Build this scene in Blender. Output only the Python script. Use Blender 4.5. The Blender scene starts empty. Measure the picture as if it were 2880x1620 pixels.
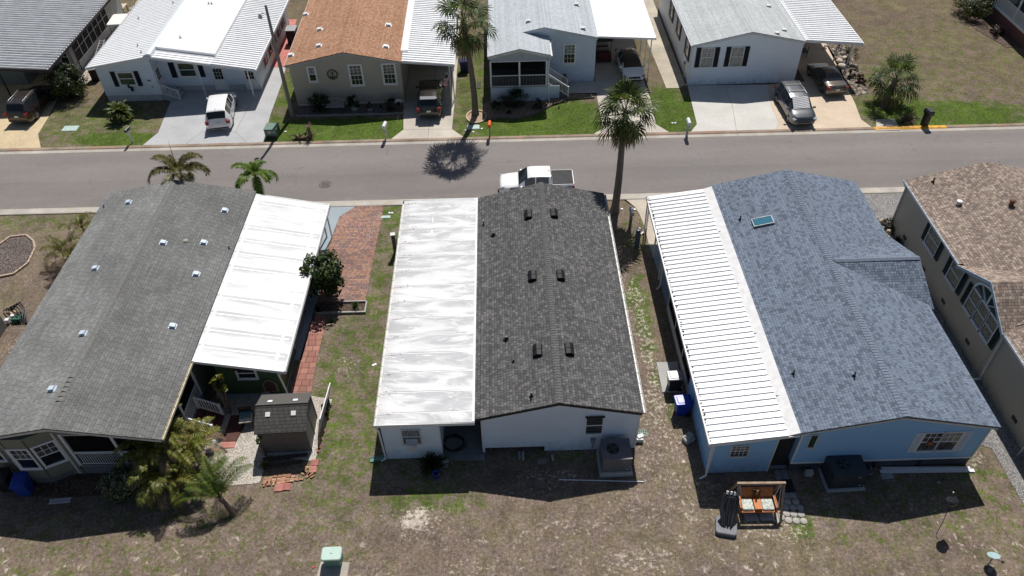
import bpy, math, random
from mathutils import Vector, Matrix
sc = bpy.context.scene
col = sc.collection
R = math.radians
random.seed(7)

# ---------------------------------------------------------------- camera (measured from the photograph)
CAM_H = 31.0
PITCH, ROLL, F = R(43.91), R(-1.43), 2141.7
_c, _s = math.cos(PITCH), math.sin(PITCH)
_r = Vector((1, 0, 0)); _f = Vector((0, _c, -_s)); _u = Vector((0, _s, _c))
AX_R = _r * math.cos(ROLL) + _u * math.sin(ROLL)
AX_U = -_r * math.sin(ROLL) + _u * math.cos(ROLL)
AX_F = _f
def _ray(px, py):
    return AX_R * ((px - 1440) / F) - AX_U * ((py - 810) / F) + AX_F
def at(px, py, z=0.0):
    """surveyed point: where the photo's pixel meets the level z"""
    v = _ray(px, py); t = (z - CAM_H) / v.z
    return Vector((v.x * t, v.y * t, z))
def onY(px, py, Y):
    v = _ray(px, py); t = Y / v.y
    return Vector((v.x * t, Y, CAM_H + v.z * t))

def make_camera():
    cd = bpy.data.cameras.new('camera'); cd.sensor_width = 36; cd.lens = 36 * F / 2880
    cd.clip_start = .1; cd.clip_end = 3000
    co = bpy.data.objects.new('camera', cd); col.objects.link(co)
    m = Matrix((AX_R, AX_U, -AX_F)).transposed().to_4x4(); m.translation = (0, 0, CAM_H)
    co.matrix_world = m; sc.camera = co

# ---------------------------------------------------------------- object helpers
def tag(o, label=None, cat=None, group=None, kind=None):
    if label: o['label'] = label
    if cat: o['category'] = cat
    if group: o['group'] = group
    if kind: o['kind'] = kind
    return o
def thing(name, label, cat, loc=(0, 0, 0), rz=0, group=None):
    o = bpy.data.objects.new(name, None); o.empty_display_size = .3; col.objects.link(o)
    o.location = loc; o.rotation_euler = (0, 0, rz)
    return tag(o, label, cat, group)
def copy_tree(o, loc=None, rz=None, label=None, scale=None, parent=None):
    c = o.copy(); col.objects.link(c)
    if parent is not None: c.parent = parent
    for ch in list(o.children): copy_tree(ch, parent=c)
    if loc is not None: c.location = loc
    if rz is not None: c.rotation_euler = (0, 0, rz)
    if scale is not None: c.scale = (scale,) * 3
    if label: c['label'] = label
    return c

class MB:
    def __init__(s, M=None): s.v = []; s.f = []; s.M = M; s.mi = []; s.cur = 0; s.sm = []
    def add(s, vs, fs, smooth=False):
        b = len(s.v)
        for p in vs:
            p = Vector(p)
            s.v.append(s.M @ p if s.M else p)
        for f in fs: s.f.append([b + i for i in f]); s.mi.append(s.cur); s.sm.append(smooth)
        return s
    def box(s, x0, x1, y0, y1, z0, z1):
        return s.add([(x0,y0,z0),(x1,y0,z0),(x1,y1,z0),(x0,y1,z0),(x0,y0,z1),(x1,y0,z1),(x1,y1,z1),(x0,y1,z1)],
                     [(0,3,2,1),(4,5,6,7),(0,1,5,4),(1,2,6,5),(2,3,7,6),(3,0,4,7)])
    def cbox(s, c, d, rz=0, rx=0, ry=0):
        """box centred at c with size d, rotated"""
        m = Matrix.Translation(c) @ Matrix.Rotation(rz, 4, 'Z') @ Matrix.Rotation(ry, 4, 'Y') @ Matrix.Rotation(rx, 4, 'X')
        h = [q / 2 for q in d]
        vs = [m @ Vector((sx*h[0], sy*h[1], sz*h[2])) for sz in (-1,1) for sx, sy in ((-1,-1),(1,-1),(1,1),(-1,1))]
        return s.add(vs, [(0,3,2,1),(4,5,6,7),(0,1,5,4),(1,2,6,5),(2,3,7,6),(3,0,4,7)])
    def bar(s, a, b, w, h=None):
        """rectangular bar from a to b"""
        a, b = Vector(a), Vector(b); h = h or w; d = (b - a).normalized()
        up = Vector((0,0,1)) if abs(d.z) < .9 else Vector((0,1,0))
        x = d.cross(up).normalized(); y = x.cross(d).normalized()
        vs = [p + x*sx*w/2 + y*sy*h/2 for p in (a, b) for sx, sy in ((-1,-1),(1,-1),(1,1),(-1,1))]
        return s.add(vs, [(0,1,2,3),(7,6,5,4),(0,4,5,1),(1,5,6,2),(2,6,7,3),(3,7,4,0)])
    def poly(s, pts, z=None):
        vs = [(p[0], p[1], z if z is not None else p[2]) for p in pts]
        return s.add(vs, [tuple(range(len(vs)))])
    def prism(s, pts, z0, z1):
        """extrude a counter-clockwise xy polygon"""
        n = len(pts)
        vs = [(p[0],p[1],z0) for p in pts] + [(p[0],p[1],z1) for p in pts]
        return s.add(vs, [tuple(range(n-1,-1,-1)), tuple(range(n,2*n))] + [(i,(i+1)%n,n+(i+1)%n,n+i) for i in range(n)])
    def xprism(s, pts, y0, y1):
        """extrude an xz polygon along y"""
        n = len(pts)
        vs = [(p[0],y0,p[1]) for p in pts] + [(p[0],y1,p[1]) for p in pts]
        return s.add(vs, [tuple(range(n)), tuple(range(2*n-1,n-1,-1))] + [((i+1)%n,i,n+i,n+(i+1)%n) for i in range(n)])
    def yprism(s, pts, x0, x1):
        """extrude a yz polygon along x"""
        n = len(pts)
        vs = [(x0,p[0],p[1]) for p in pts] + [(x1,p[0],p[1]) for p in pts]
        return s.add(vs, [tuple(range(n-1,-1,-1)), tuple(range(n,2*n))] + [(i,(i+1)%n,n+(i+1)%n,n+i) for i in range(n)])
    def tube(s, pts, rad, n=8, cap=True, smooth=True):
        pts = [Vector(p) for p in pts]
        if not hasattr(rad, '__len__'): rad = [rad] * len(pts)
        vs = []; fs = []; prev = None
        for i, p in enumerate(pts):
            d = (pts[min(i+1,len(pts)-1)] - pts[max(i-1,0)]).normalized()
            if prev is None:
                u = d.cross(Vector((0,0,1)) if abs(d.z) < .9 else Vector((1,0,0))).normalized()
            else:
                u = (prev - d * prev.dot(d)).normalized()
            prev = u; w = d.cross(u)
            for k in range(n):
                a = 2*math.pi*k/n
                vs.append(p + (u*math.cos(a) + w*math.sin(a)) * rad[i])
        for i in range(len(pts)-1):
            for k in range(n):
                k2 = (k+1) % n
                fs.append((i*n+k, i*n+k2, (i+1)*n+k2, (i+1)*n+k))
        s.add(vs, fs, smooth)
        if cap:
            s.add([vs[k] for k in range(n)], [tuple(range(n-1,-1,-1))])
            s.add([vs[(len(pts)-1)*n+k] for k in range(n)], [tuple(range(n))])
        return s
    def cyl(s, c, r, z0, z1, n=16, r2=None):
        return s.tube([(c[0],c[1],z0),(c[0],c[1],z1)], [r, r if r2 is None else r2], n)
    def lathe(s, c, prof, n=16, sq=1.0):
        vs = []; fs = []
        for r, z in prof:
            for k in range(n):
                a = 2*math.pi*k/n; vs.append((c[0]+r*math.cos(a), c[1]+r*sq*math.sin(a), c[2]+z))
        for i in range(len(prof)-1):
            for k in range(n):
                k2=(k+1)%n; fs.append((i*n+k,i*n+k2,(i+1)*n+k2,(i+1)*n+k))
        return s.add(vs, fs, True)
    def rbox(s, x0, x1, y0, y1, z0, z1, r=.05, n=4, top=True):
        """box with rounded vertical corners and a small top chamfer"""
        pts = []
        for cx, cy, a0 in ((x1-r,y0+r,-90),(x1-r,y1-r,0),(x0+r,y1-r,90),(x0+r,y0+r,180)):
            for k in range(n+1):
                a = R(a0 + 90*k/n); pts.append((cx+r*math.cos(a), cy+r*math.sin(a)))
        ch = min(r*.5, .03) if top else 0
        m = len(pts); cx, cy = (x0+x1)/2, (y0+y1)/2
        def ring(z, q): return [(cx+(p[0]-cx)*(1-q/(max(x1-x0,.01)/2)), cy+(p[1]-cy)*(1-q/(max(y1-y0,.01)/2)), z) for p in pts]
        vs = ring(z0,0)+ring(z1-ch,0)+ring(z1,ch)
        fs = [tuple(range(m-1,-1,-1)), tuple(range(2*m,3*m))]
        for j in (0,1): fs += [(j*m+i, j*m+(i+1)%m, (j+1)*m+(i+1)%m, (j+1)*m+i) for i in range(m)]
        return s.add(vs, fs)
    def build(s, name, mat, parent=None, label=None, kind=None):
        me = bpy.data.meshes.new(name)
        me.from_pydata([tuple(p) for p in s.v], [], s.f)
        for m in (mat if isinstance(mat, (list, tuple)) else [mat]): me.materials.append(m)
        me.polygons.foreach_set('material_index', s.mi)
        me.polygons.foreach_set('use_smooth', s.sm)
        me.update()
        o = bpy.data.objects.new(name, me); col.objects.link(o)
        if parent is not None: o.parent = parent
        if label: o['label'] = label
        if kind: o['kind'] = kind
        return o

# ---------------------------------------------------------------- materials
class NT:
    def __init__(s, name):
        s.m = bpy.data.materials.new(name); s.m.use_nodes = True
        s.t = s.m.node_tree; s.t.nodes.clear()
        s.out = s.t.nodes.new('ShaderNodeOutputMaterial')
        s.b = s.n('ShaderNodeBsdfPrincipled'); s.l(s.b.outputs[0], s.out.inputs[0])
        s.co = None
    def n(s, typ, **k):
        x = s.t.nodes.new(typ)
        for a, v in k.items(): setattr(x, a, v)
        return x
    def l(s, a, b): s.t.links.new(a, b)
    def set(s, sock, v):
        if isinstance(v, bpy.types.NodeSocket): s.l(v, sock)
        elif isinstance(v, (tuple, list)) and len(v) == 3 and sock.type == 'RGBA': sock.default_value = (*v, 1)
        else: sock.default_value = v
    def coord(s, world=False):
        if world: return s.n('ShaderNodeNewGeometry').outputs['Position']
        if s.co is None: s.co = s.n('ShaderNodeTexCoord').outputs['Object']
        return s.co
    def math(s, op, a, b=0.0, c=0.0, clamp=False):
        x = s.n('ShaderNodeMath', operation=op, use_clamp=clamp)
        for i, v in enumerate((a, b, c)):
            if i < len(x.inputs): s.set(x.inputs[i], v)
        return x.outputs[0]
    def noise(s, scale, detail=3, rough=.55, vec=None, dist=0, stretch=None, out=0, world=False):
        v = vec if vec is not None else s.coord(world)
        if stretch:
            mp = s.n('ShaderNodeMapping'); mp.inputs['Scale'].default_value = stretch; s.l(v, mp.inputs[0]); v = mp.outputs[0]
        x = s.n('ShaderNodeTexNoise'); s.l(v, x.inputs['Vector'])
        x.inputs['Scale'].default_value = scale; x.inputs['Detail'].default_value = detail
        x.inputs['Roughness'].default_value = rough; x.inputs['Distortion'].default_value = dist
        return x.outputs[out]
    def ramp(s, fac, stops, interp='LINEAR'):
        x = s.n('ShaderNodeValToRGB'); x.color_ramp.interpolation = interp
        e = x.color_ramp.elements
        while len(e) > 1: e.remove(e[-1])
        for i, (p, c) in enumerate(stops):
            el = e[0] if i == 0 else e.new(p)
            el.position = p; el.color = (*c, 1) if len(c) == 3 else c
        s.set(x.inputs[0], fac); return x.outputs[0]
    def rng(s, v, a, b, c=0.0, d=1.0, smooth=False):
        x = s.n('ShaderNodeMapRange'); x.clamp = True
        if smooth: x.interpolation_type = 'SMOOTHSTEP'
        s.set(x.inputs[0], v)
        for i, q in enumerate((a, b, c, d)): x.inputs[1+i].default_value = q
        return x.outputs[0]
    def mix(s, fac, a, b, blend='MIX'):
        x = s.n('ShaderNodeMix', data_type='RGBA', blend_type=blend)
        s.set(x.inputs[0], fac); s.set(x.inputs[6], a); s.set(x.inputs[7], b); return x.outputs[2]
    def wn(s, vec=None, w=None, dim='3D'):
        x = s.n('ShaderNodeTexWhiteNoise', noise_dimensions=dim)
        if vec is not None: s.l(vec, x.inputs['Vector'])
        if w is not None: s.set(x.inputs['W'], w)
        return x.outputs['Value']
    def xyz(s, x, y, z=0.0):
        q = s.n('ShaderNodeCombineXYZ')
        for i, v in enumerate((x, y, z)): s.set(q.inputs[i], v)
        return q.outputs[0]
    def sep(s, v):
        q = s.n('ShaderNodeSeparateXYZ'); s.l(v, q.inputs[0]); return q.outputs
    def bump(s, h, strength=.3, dist=.02):
        x = s.n('ShaderNodeBump'); x.inputs['Strength'].default_value = strength; x.inputs['Distance'].default_value = dist
        s.l(h, x.inputs['Height']); s.l(x.outputs[0], s.b.inputs['Normal'])
    def done(s, color=None, rough=.6, metal=0.0, spec=.4, coat=0.0):
        if color is not None: s.set(s.b.inputs['Base Color'], color)
        s.set(s.b.inputs['Roughness'], rough); s.set(s.b.inputs['Metallic'], metal)
        s.b.inputs['Specular IOR Level'].default_value = spec
        s.b.inputs['Coat Weight'].default_value = coat
        return s.m
_cache = {}
def mul(c, k): return tuple(min(1, x*k) for x in c)
def surf(name, c, rough=.6, var=.12, scale=3.0, metal=0.0, spec=.4, bump=0.0, coat=0.0, fine=60):
    """painted / plain surface with soft mottling"""
    if name in _cache: return _cache[name]
    s = NT(name)
    a = s.noise(scale, 4); b = s.noise(fine, 2)
    k = s.math('ADD', s.rng(a, .3, .7, 1-var, 1+var), s.rng(b, .3, .7, -var*.4, var*.4))
    colr = s.mix(1.0, c, s.xyz(k, k, k), 'MULTIPLY')
    if bump: s.bump(b, bump, .01)
    _cache[name] = s.done(colr, rough, metal, spec, coat); return _cache[name]
def concrete(name, c, joints=None, stain=.25, rot=0, warm=None, spots=True, crackle=False):
    s = NT(name); v = s.coord()
    a = s.noise(.5, 5, .6); b = s.noise(9, 4); d = s.noise(90, 2)
    k = s.math('ADD', s.rng(a, .3, .7, 1-stain, 1+stain*.4), s.rng(b, .3, .7, -.06, .06))
    k = s.math('ADD', k, s.rng(d, .3, .7, -.06, .06))
    colr = s.mix(1.0, c, s.xyz(k, k, k), 'MULTIPLY')
    if warm: colr = s.mix(s.rng(s.noise(.9, 4), .5, .7, 0, .5), colr, warm)
    if crackle:
        vo = s.n('ShaderNodeTexVoronoi', feature='DISTANCE_TO_EDGE'); s.l(s.noise(1.2, 2, out=1), vo.inputs['Vector'])
        vo.inputs['Scale'].default_value = 7
        colr = s.mix(s.rng(vo.outputs[0], .0, .06, .45, 0), colr, mul(c, 1.5))
    if joints:
        p = s.sep(v); line = None
        for ax, (sp, off) in enumerate(joints):
            if not sp: continue
            fr = s.math('FRACT', s.math('DIVIDE', s.math('SUBTRACT', p[ax], off), sp))
            h = .012 / sp
            l1 = s.math('LESS_THAN', fr, h)
            line = l1 if line is None else s.math('MAXIMUM', line, l1)
        colr = s.mix(s.math('MULTIPLY', line, .55), colr, mul(c, .25))
    s.bump(d, .25, .01)
    return s.done(colr, .85, 0, .25)
def shingle(name, tones, e=.143, w=.30, swap=False, edge=.55, gap=.7, stain=.12, stainc=None, split=True, contrast=1.0, rowshade=.18, left=None):
    """laminated shingles: courses run along the ridge, tabs of uneven width in mixed tones"""
    s = NT(name); p = s.sep(s.coord())
    u, v = (p[0], p[1]) if swap else (p[1], p[0])
    vr = s.math('DIVIDE', v, e); r = s.math('FLOOR', vr); fv = s.math('SUBTRACT', vr, r)
    sgn = s.math('GREATER_THAN', v, 0.0)
    h1 = s.wn(w=s.math('ADD', r, .37), dim='1D')
    uu = s.math('ADD', s.math('DIVIDE', u, w), s.math('MULTIPLY', h1, 9.0))
    c = s.math('FLOOR', uu); fu = s.math('SUBTRACT', uu, c)
    base = s.xyz(c, r, .5)
    if split:
        t = s.math('ADD', s.math('MULTIPLY', s.wn(base), .4), .3)
        side = s.math('GREATER_THAN', fu, t)
        cell = s.wn(s.xyz(c, r, s.math('ADD', side, 3.5)))
        gp = s.math('MINIMUM', s.math('ABSOLUTE', s.math('SUBTRACT', fu, t)), s.math('MINIMUM', fu, s.math('SUBTRACT', 1.0, fu)))
    else:
        cell = s.wn(base); gp = s.math('MINIMUM', fu, s.math('SUBTRACT', 1.0, fu))
    n = len(tones)
    colr = s.ramp(cell, [(i/n, t) for i, t in enumerate(tones)], 'CONSTANT')
    # thin shade line below each downslope butt edge, painted into the colour
    fvv = s.math('ABSOLUTE', s.math('SUBTRACT', fv, s.math('SUBTRACT', 1.0, sgn)))
    ln = s.rng(fvv, .06, .24, edge, 1.0)
    ln = s.math('MAXIMUM', ln, s.rng(cell, .45, .8, 0, .66)) if split else ln
    g = s.rng(gp, .03, .09, gap, 1.0)
    k = s.math('MULTIPLY', ln, g)
    st = s.noise(.35, 4, .6); k = s.math('MULTIPLY', k, s.rng(st, .3, .7, 1-stain, 1+stain))
    k = s.math('MULTIPLY', k, s.math('ADD', .9, s.math('MULTIPLY', h1, rowshade)))
    if left: k = s.math('MULTIPLY', k, s.rng(v, left[0]-.02, left[0]+.02, left[1], 1.0))  # paints one slope brighter, standing in for sheen
    gr = s.noise(140, 2); k = s.math('MULTIPLY', k, s.rng(gr, .3, .7, .84, 1.16))
    colr = s.mix(1.0, colr, s.xyz(k, k, k), 'MULTIPLY')
    if stainc: colr = s.mix(s.rng(s.noise(.7, 5, .65, stretch=(2.2,.5,1)), .52, .78, 0, .5), colr, stainc)
    s.bump(s.math('ADD', s.math('MULTIPLY', k, .8), s.math('MULTIPLY', gr, .3)), .35, .02)
    return s.done(colr, .9, 0, .25)
def siding(name, c, pitch=.15, axis=2, dark=.62, rough=.5, var=.06, dirt=None):
    if name in _cache: return _cache[name]
    s = NT(name); p = s.sep(s.coord())
    fr = s.math('FRACT', s.math('DIVIDE', p[axis], pitch))
    k = s.rng(fr, 0, .12, dark, 1.0)
    a = s.noise(.8, 4, .6); k = s.math('MULTIPLY', k, s.rng(a, .3, .7, 1-var, 1+var))
    k = s.math('MULTIPLY', k, s.rng(s.noise(40, 2), .3, .7, .97, 1.03))
    colr = s.mix(1.0, c, s.xyz(k, k, k), 'MULTIPLY')
    d = dirt or mul(c, .45)
    colr = s.mix(s.math('MULTIPLY', s.rng(p[2], .15, .9, .45, 0), s.rng(s.noise(3.5, 4), .4, .65)), colr, d)
    s.bump(fr, .5, .02)
    _cache[name] = s.done(colr, rough, 0, .3); return _cache[name]
def brickmat(name, c1, c2, mort, w, h, msize=.008, off=.5, stain=.2, swap=False, grime=None):
    s = NT(name)
    mp = s.n('ShaderNodeMapping'); s.l(s.coord(), mp.inputs[0])
    if swap == 'xz': mp.inputs['Rotation'].default_value = (R(-90), 0, 0)
    elif swap: mp.inputs['Rotation'].default_value = (0, 0, R(90))
    b = s.n('ShaderNodeTexBrick'); b.offset = off
    s.l(mp.outputs[0], b.inputs['Vector']); b.inputs['Scale'].default_value = 1
    b.inputs['Brick Width'].default_value = w; b.inputs['Row Height'].default_value = h
    b.inputs['Mortar Size'].default_value = msize; b.inputs['Mortar Smooth'].default_value = .1
    b.inputs['Bias'].default_value = 0
    s.set(b.inputs['Color1'], c1); s.set(b.inputs['Color2'], c2); s.set(b.inputs['Mortar'], mort)
    k = s.rng(s.noise(.7, 5, .6), .3, .7, 1-stain, 1+stain)
    k = s.math('MULTIPLY', k, s.rng(s.noise(60, 2), .3, .7, .88, 1.12))
    colr = s.mix(1.0, b.outputs[0], s.xyz(k, k, k), 'MULTIPLY')
    if grime: colr = s.mix(s.rng(s.noise(1.6, 5, .65), .5, .72, 0, .6), colr, grime)
    s.bump(b.outputs['Fac'], -.4, .01)
    return s.done(colr, .85, 0, .25)
def gravel(name, tones, scale=22, bump=.8):
    s = NT(name)
    vo = s.n('ShaderNodeTexVoronoi', feature='F1'); s.l(s.coord(), vo.inputs['Vector']); vo.inputs['Scale'].default_value = scale
    cell = s.wn(vo.outputs['Position'])
    colr = s.ramp(cell, [(i/len(tones), t) for i, t in enumerate(tones)], 'CONSTANT')
    k = s.rng(vo.outputs[0], .1, .6, 1.1, .45)
    k = s.math('MULTIPLY', k, s.rng(s.noise(.8, 4), .3, .7, .85, 1.1))
    colr = s.mix(1.0, colr, s.xyz(k, k, k), 'MULTIPLY')
    s.bump(vo.outputs[0], -bump, .03)
    return s.done(colr, .85, 0, .3)
def leafmat(name, tones, trans=.3, rough=.45):
    if name in _cache: return _cache[name]
    s = NT(name)
    g = s.n('ShaderNodeNewGeometry').outputs['Random Per Island']
    n = len(tones); colr = s.ramp(g, [(i/max(n-1, 1), t) for i, t in enumerate(tones)])
    k = s.rng(s.noise(1.3, 3), .3, .7, .7, 1.25); colr = s.mix(1.0, colr, s.xyz(k, k, k), 'MULTIPLY')
    s.done(colr, rough, 0, .35)
    tr = s.n('ShaderNodeBsdfTranslucent'); s.l(s.mix(1.0, colr, (1.3, 1.25, .5), 'MULTIPLY'), tr.inputs[0])
    mx = s.n('ShaderNodeMixShader'); mx.inputs[0].default_value = trans
    s.l(s.b.outputs[0], mx.inputs[1]); s.l(tr.outputs[0], mx.inputs[2]); s.l(mx.outputs[0], s.out.inputs[0])
    _cache[name] = s.m; return s.m
def glass(name='dark_glass', c=(.012,.015,.018), rough=.06, curtain=None):
    if name in _cache: return _cache[name]
    s = NT(name); colr = c
    if curtain:
        f = s.rng(s.noise(6, 3, stretch=(6, 6, .4)), .42, .6); colr = s.mix(f, c, curtain)
    _cache[name] = s.done(colr, rough, 0, .6); return _cache[name]
def screenmat(name='insect_screen', a=.55):
    if name in _cache: return _cache[name]
    s = NT(name); s.done((.01,.01,.012), .8, 0, .1)
    tr = s.n('ShaderNodeBsdfTransparent'); mx = s.n('ShaderNodeMixShader'); mx.inputs[0].default_value = a
    s.l(tr.outputs[0], mx.inputs[1]); s.l(s.b.outputs[0], mx.inputs[2]); s.l(mx.outputs[0], s.out.inputs[0])
    _cache[name] = s.m; return s.m
# ---------------------------------------------------------------- light
SUN = Vector((.135, .665, 1)).normalized()
def make_light():
    w = bpy.data.worlds.new('World'); sc.world = w; w.use_nodes = True
    t = w.node_tree; t.nodes.clear()
    o = t.nodes.new('ShaderNodeOutputWorld'); b = t.nodes.new('ShaderNodeBackground'); s = t.nodes.new('ShaderNodeTexSky')
    s.sky_type = 'NISHITA'; s.sun_disc = False
    s.sun_elevation = math.asin(SUN.z); s.sun_rotation = math.atan2(SUN.x, SUN.y)
    t.links.new(s.outputs[0], b.inputs[0]); t.links.new(b.outputs[0], o.inputs[0]); b.inputs[1].default_value = .054
    l = bpy.data.lights.new('sun', 'SUN'); l.energy = 4.9; l.angle = R(.53); l.color = (1, .955, .90)
    lo = bpy.data.objects.new('sun', l); col.objects.link(lo)
    lo.rotation_euler = (-SUN).to_track_quat('-Z', 'Y').to_euler(); lo.location = SUN * 80
    sc.view_settings.view_transform = 'Standard'; sc.view_settings.look = 'None'; sc.view_settings.exposure = 0

# ---------------------------------------------------------------- ground sheet
# (centre x, y, radius x, radius y, strength)
GREEN = [(-12.3,49.7,6.2,1.5,1.5),(3.4,50,5.2,2.6,1.5),(8,53,2,1,0),(12.4,50.5,1.9,4,1.25),(-29,49.4,3.2,.9,1.3),(-31.2,51.5,3.8,3.4,.68),(-34.5,52,1.4,3,.6),
         (-2.9,56,1.3,8,.75),(-3,50,1.6,2,.8),(-17.6,55,.8,7,.9),(33,49.7,5.2,2.0,1.2),(29.5,50.5,2.6,2.6,.95),(40,49.5,4,1.6,.8),(31,56.5,4,1.3,.5),
         (38,60,9,6,.36),(36,53,7,2,.38),(-8.2,25,2.4,7,.62),(-7.9,35,1.3,6,.6),(-7.6,39.3,.9,1.6,.8),(-8.2,22,1.6,2.6,.5),(7.6,36.8,1.0,1.6,.5),(7.3,30,.55,3.4,.85),(7.7,25.3,.5,1.2,.7),
         (17,17.3,4.2,1.7,.42),(19,16,4,2.5,.3),(-4,18.3,2.2,.8,.7),(-30,40,5,1.4,.55),(-26.5,39.5,3,1.5,.45),(-24.5,27,1.6,5,.45),(-27,24,2,3,.4),(-17,17,6,3,.35),
         (-9,15,3,3,.25),(2,20.4,3,.5,.5),(22,18.5,1.2,3,.42),(21,20,.5,1.5,.6),(-3.6,19.8,2.4,1.0,.5),(12.6,16.7,.4,.4,.9),(7.8,23.6,.25,.9,.8),(-8.5,18,3,1.5,.35),(-37,68,6,5,.35),(19,14.6,2.2,1.6,.3)]
SAND = [(-4.6,17.45,.55,.5,1.25),(-4.2,17.1,1.2,.75,.62),(-5.4,17.6,1.0,.5,.5),(3,14.7,2.5,1.2,.35),(6.9,21.5,1.1,3.2,.55),(7.2,27,.45,6,.75),(7.7,18.4,1.3,1.6,.5),(-8.9,26.6,.6,1,.5),(5.9,17.6,1.6,.8,.5),(1.2,14,2,.6,.5),
        (-26.6,28,1.2,1.4,.6),(-1.7,14.8,1.4,.9,.5),(5.2,15.2,1.6,.6,.6),(2.2,16.9,2.0,.5,.5),(-6.5,15.2,1.0,.5,.45),(1.5,19.2,1.3,.6,.55),(.3,18.9,1.6,.8,.4),(21.6,20.2,.5,.7,.7),(10.9,16.8,2.2,.8,.55),(-10.3,21.5,.7,2,.4),(26,60,1.5,1,.3),(6.6,31,.4,4,.6)]
DIRT = [(1,19.4,3.5,1.0,.7),(-20.5,19.6,3.5,1.0,.5),(-9.2,18,6,2,.25),(7,16,5,3,.2),(-12.5,52.8,5,.9,1.0),(-10,30,8,3,.1),(18.3,15.2,1.6,1.0,.5)]
def ground_material():
    s = NT('lawn_ground'); pos = s.coord(True)
    nz = s.noise(.55, 4, .6, vec=pos, out=1)
    vm = s.n('ShaderNodeVectorMath', operation='MULTIPLY_ADD'); s.l(nz, vm.inputs[0]); vm.inputs[1].default_value = (2.2,)*3
    s.l(pos, vm.inputs[2]); p2 = s.n('ShaderNodeVectorMath', operation='SUBTRACT'); s.l(vm.outputs[0], p2.inputs[0]); p2.inputs[1].default_value = (1.1, 1.1, 1.1)
    pv = p2.outputs[0]; q = s.sep(pv)
    def blobs(lst):
        tot = None
        for x, y, rx, ry, k in lst:
            dx = s.math('DIVIDE', s.math('SUBTRACT', q[0], x), rx); dy = s.math('DIVIDE', s.math('SUBTRACT', q[1], y), ry)
            d = s.math('MULTIPLY_ADD', dx, dx, s.math('MULTIPLY', dy, dy))
            v = s.math('MULTIPLY', s.rng(d, 2.6, .3, 0, 1, True), k)
            tot = v if tot is None else s.math('MAXIMUM', tot, v)
        return tot
    f1a = s.noise(26, 4, .75, vec=pos); f1b = s.noise(7, 5, .72, vec=pos); f1 = s.math('ADD', s.math('MULTIPLY', f1a, .62), s.math('MULTIPLY', f1b, .38)); f2 = s.noise(5, 5, .7, vec=pos); f3 = s.noise(1.6, 5, .65, vec=pos); f4 = s.noise(.28, 4, .55, vec=pos)
    f5 = s.noise(75, 2, .6, vec=pos)
    dry = s.ramp(f1, [(.32, (.045,.036,.028)), (.42, (.105,.085,.070)), (.50, (.212,.170,.145)), (.57, (.315,.258,.225)), (.68, (.52,.44,.39))])
    dry = s.mix(s.rng(f3, .35, .65, 0, .6), dry, s.mix(1.0, dry, (.98,.92,.80), 'MULTIPLY'))
    olive = s.ramp(f1, [(.33, (.028,.030,.012)), (.44, (.095,.092,.045)), (.53, (.20,.18,.10)), (.62, (.33,.29,.18)), (.72, (.45,.39,.28))])
    far = s.rng(s.sep(pos)[1], 48.5, 54, 0, .04)
    colr = s.mix(s.rng(s.math('ADD', far, s.math('ADD', s.math('MULTIPLY', f3, .6), s.math('MULTIPLY', f4, .55))), .54, .70, .0, .68), dry, olive)
    colr = s.mix(1.0, colr, s.mix(s.rng(s.sep(pos)[1], 48.5, 56), (.88,.85,.83), (.78,.74,.68)), 'MULTIPLY')
    green = s.ramp(f1, [(.34, (.014,.026,.005)), (.44, (.045,.080,.013)), (.53, (.082,.132,.022)), (.62, (.15,.20,.045)), (.72, (.27,.29,.11))])
    g = blobs(GREEN)
    gn = s.math('ADD', g, s.math('MULTIPLY', s.math('SUBTRACT', s.math('ADD', s.math('MULTIPLY', f2, .6), s.math('MULTIPLY', f3, .6)), .6), 3.6))
    gm = s.mix(1.0, green, s.ramp(f2, [(.36,(.62,.60,.55)),(.5,(1,1,1)),(.64,(1.45,1.32,1.2))]), 'MULTIPLY')
    gm = s.mix(s.rng(s.noise(1.1, 5, .7, vec=pos, dist=.5), .53, .70, 0, .6), gm, olive)
    colr = s.mix(s.math('MULTIPLY', s.rng(gn, .35, .95, 0, 1), s.rng(g, 0, .2)), colr, gm)
    # thin scatter of green everywhere
    sc_ = s.math('MULTIPLY', s.rng(f2, .54, .64), s.rng(s.noise(.9, 3, vec=pos), .42, .62, 0, .8))
    colr = s.mix(sc_, colr, green)
    d = blobs(DIRT)
    dn = s.math('ADD', d, s.math('MULTIPLY', s.math('SUBTRACT', f3, .5), 1.6))
    colr = s.mix(s.math('MULTIPLY', s.rng(dn, .35, .8), .8), colr, s.ramp(f1, [(.36, (.06,.045,.036)), (.62, (.24,.185,.15))]))
    sd = blobs(SAND)
    sand = s.ramp(f1, [(.36, (.24,.20,.16)), (.48, (.46,.40,.335)), (.6, (.66,.60,.52))])
    sn = s.math('ADD', sd, s.math('MULTIPLY', s.math('SUBTRACT', s.math('ADD', s.math('MULTIPLY', f2, .9), s.math('MULTIPLY', f1, .5)), .7), 5.0))
    # small bare sandy scabs over the back yards only
    yard = s.rng(s.sep(pos)[1], 18.5, 16.5)
    scab = s.math('MULTIPLY', s.math('MULTIPLY', s.rng(s.noise(2.6, 7, .72, vec=pos, dist=.5), .575, .635), s.rng(s.noise(.3, 2, vec=pos), .40, .56)), yard)
    colr = s.mix(s.math('MAXIMUM', s.math('MULTIPLY', s.rng(sn, .75, 1.25), s.rng(sd, 0, .15)), s.math('MULTIPLY', scab, .85)), colr, sand)
    tint = s.math('MULTIPLY', s.rng(f4, .3, .7, .84, 1.14), s.rng(s.noise(1.0, 5, .68, vec=pos, dist=.3), .32, .68, .74, 1.24)); colr = s.mix(1.0, colr, s.xyz(tint, tint, tint), 'MULTIPLY')
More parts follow.
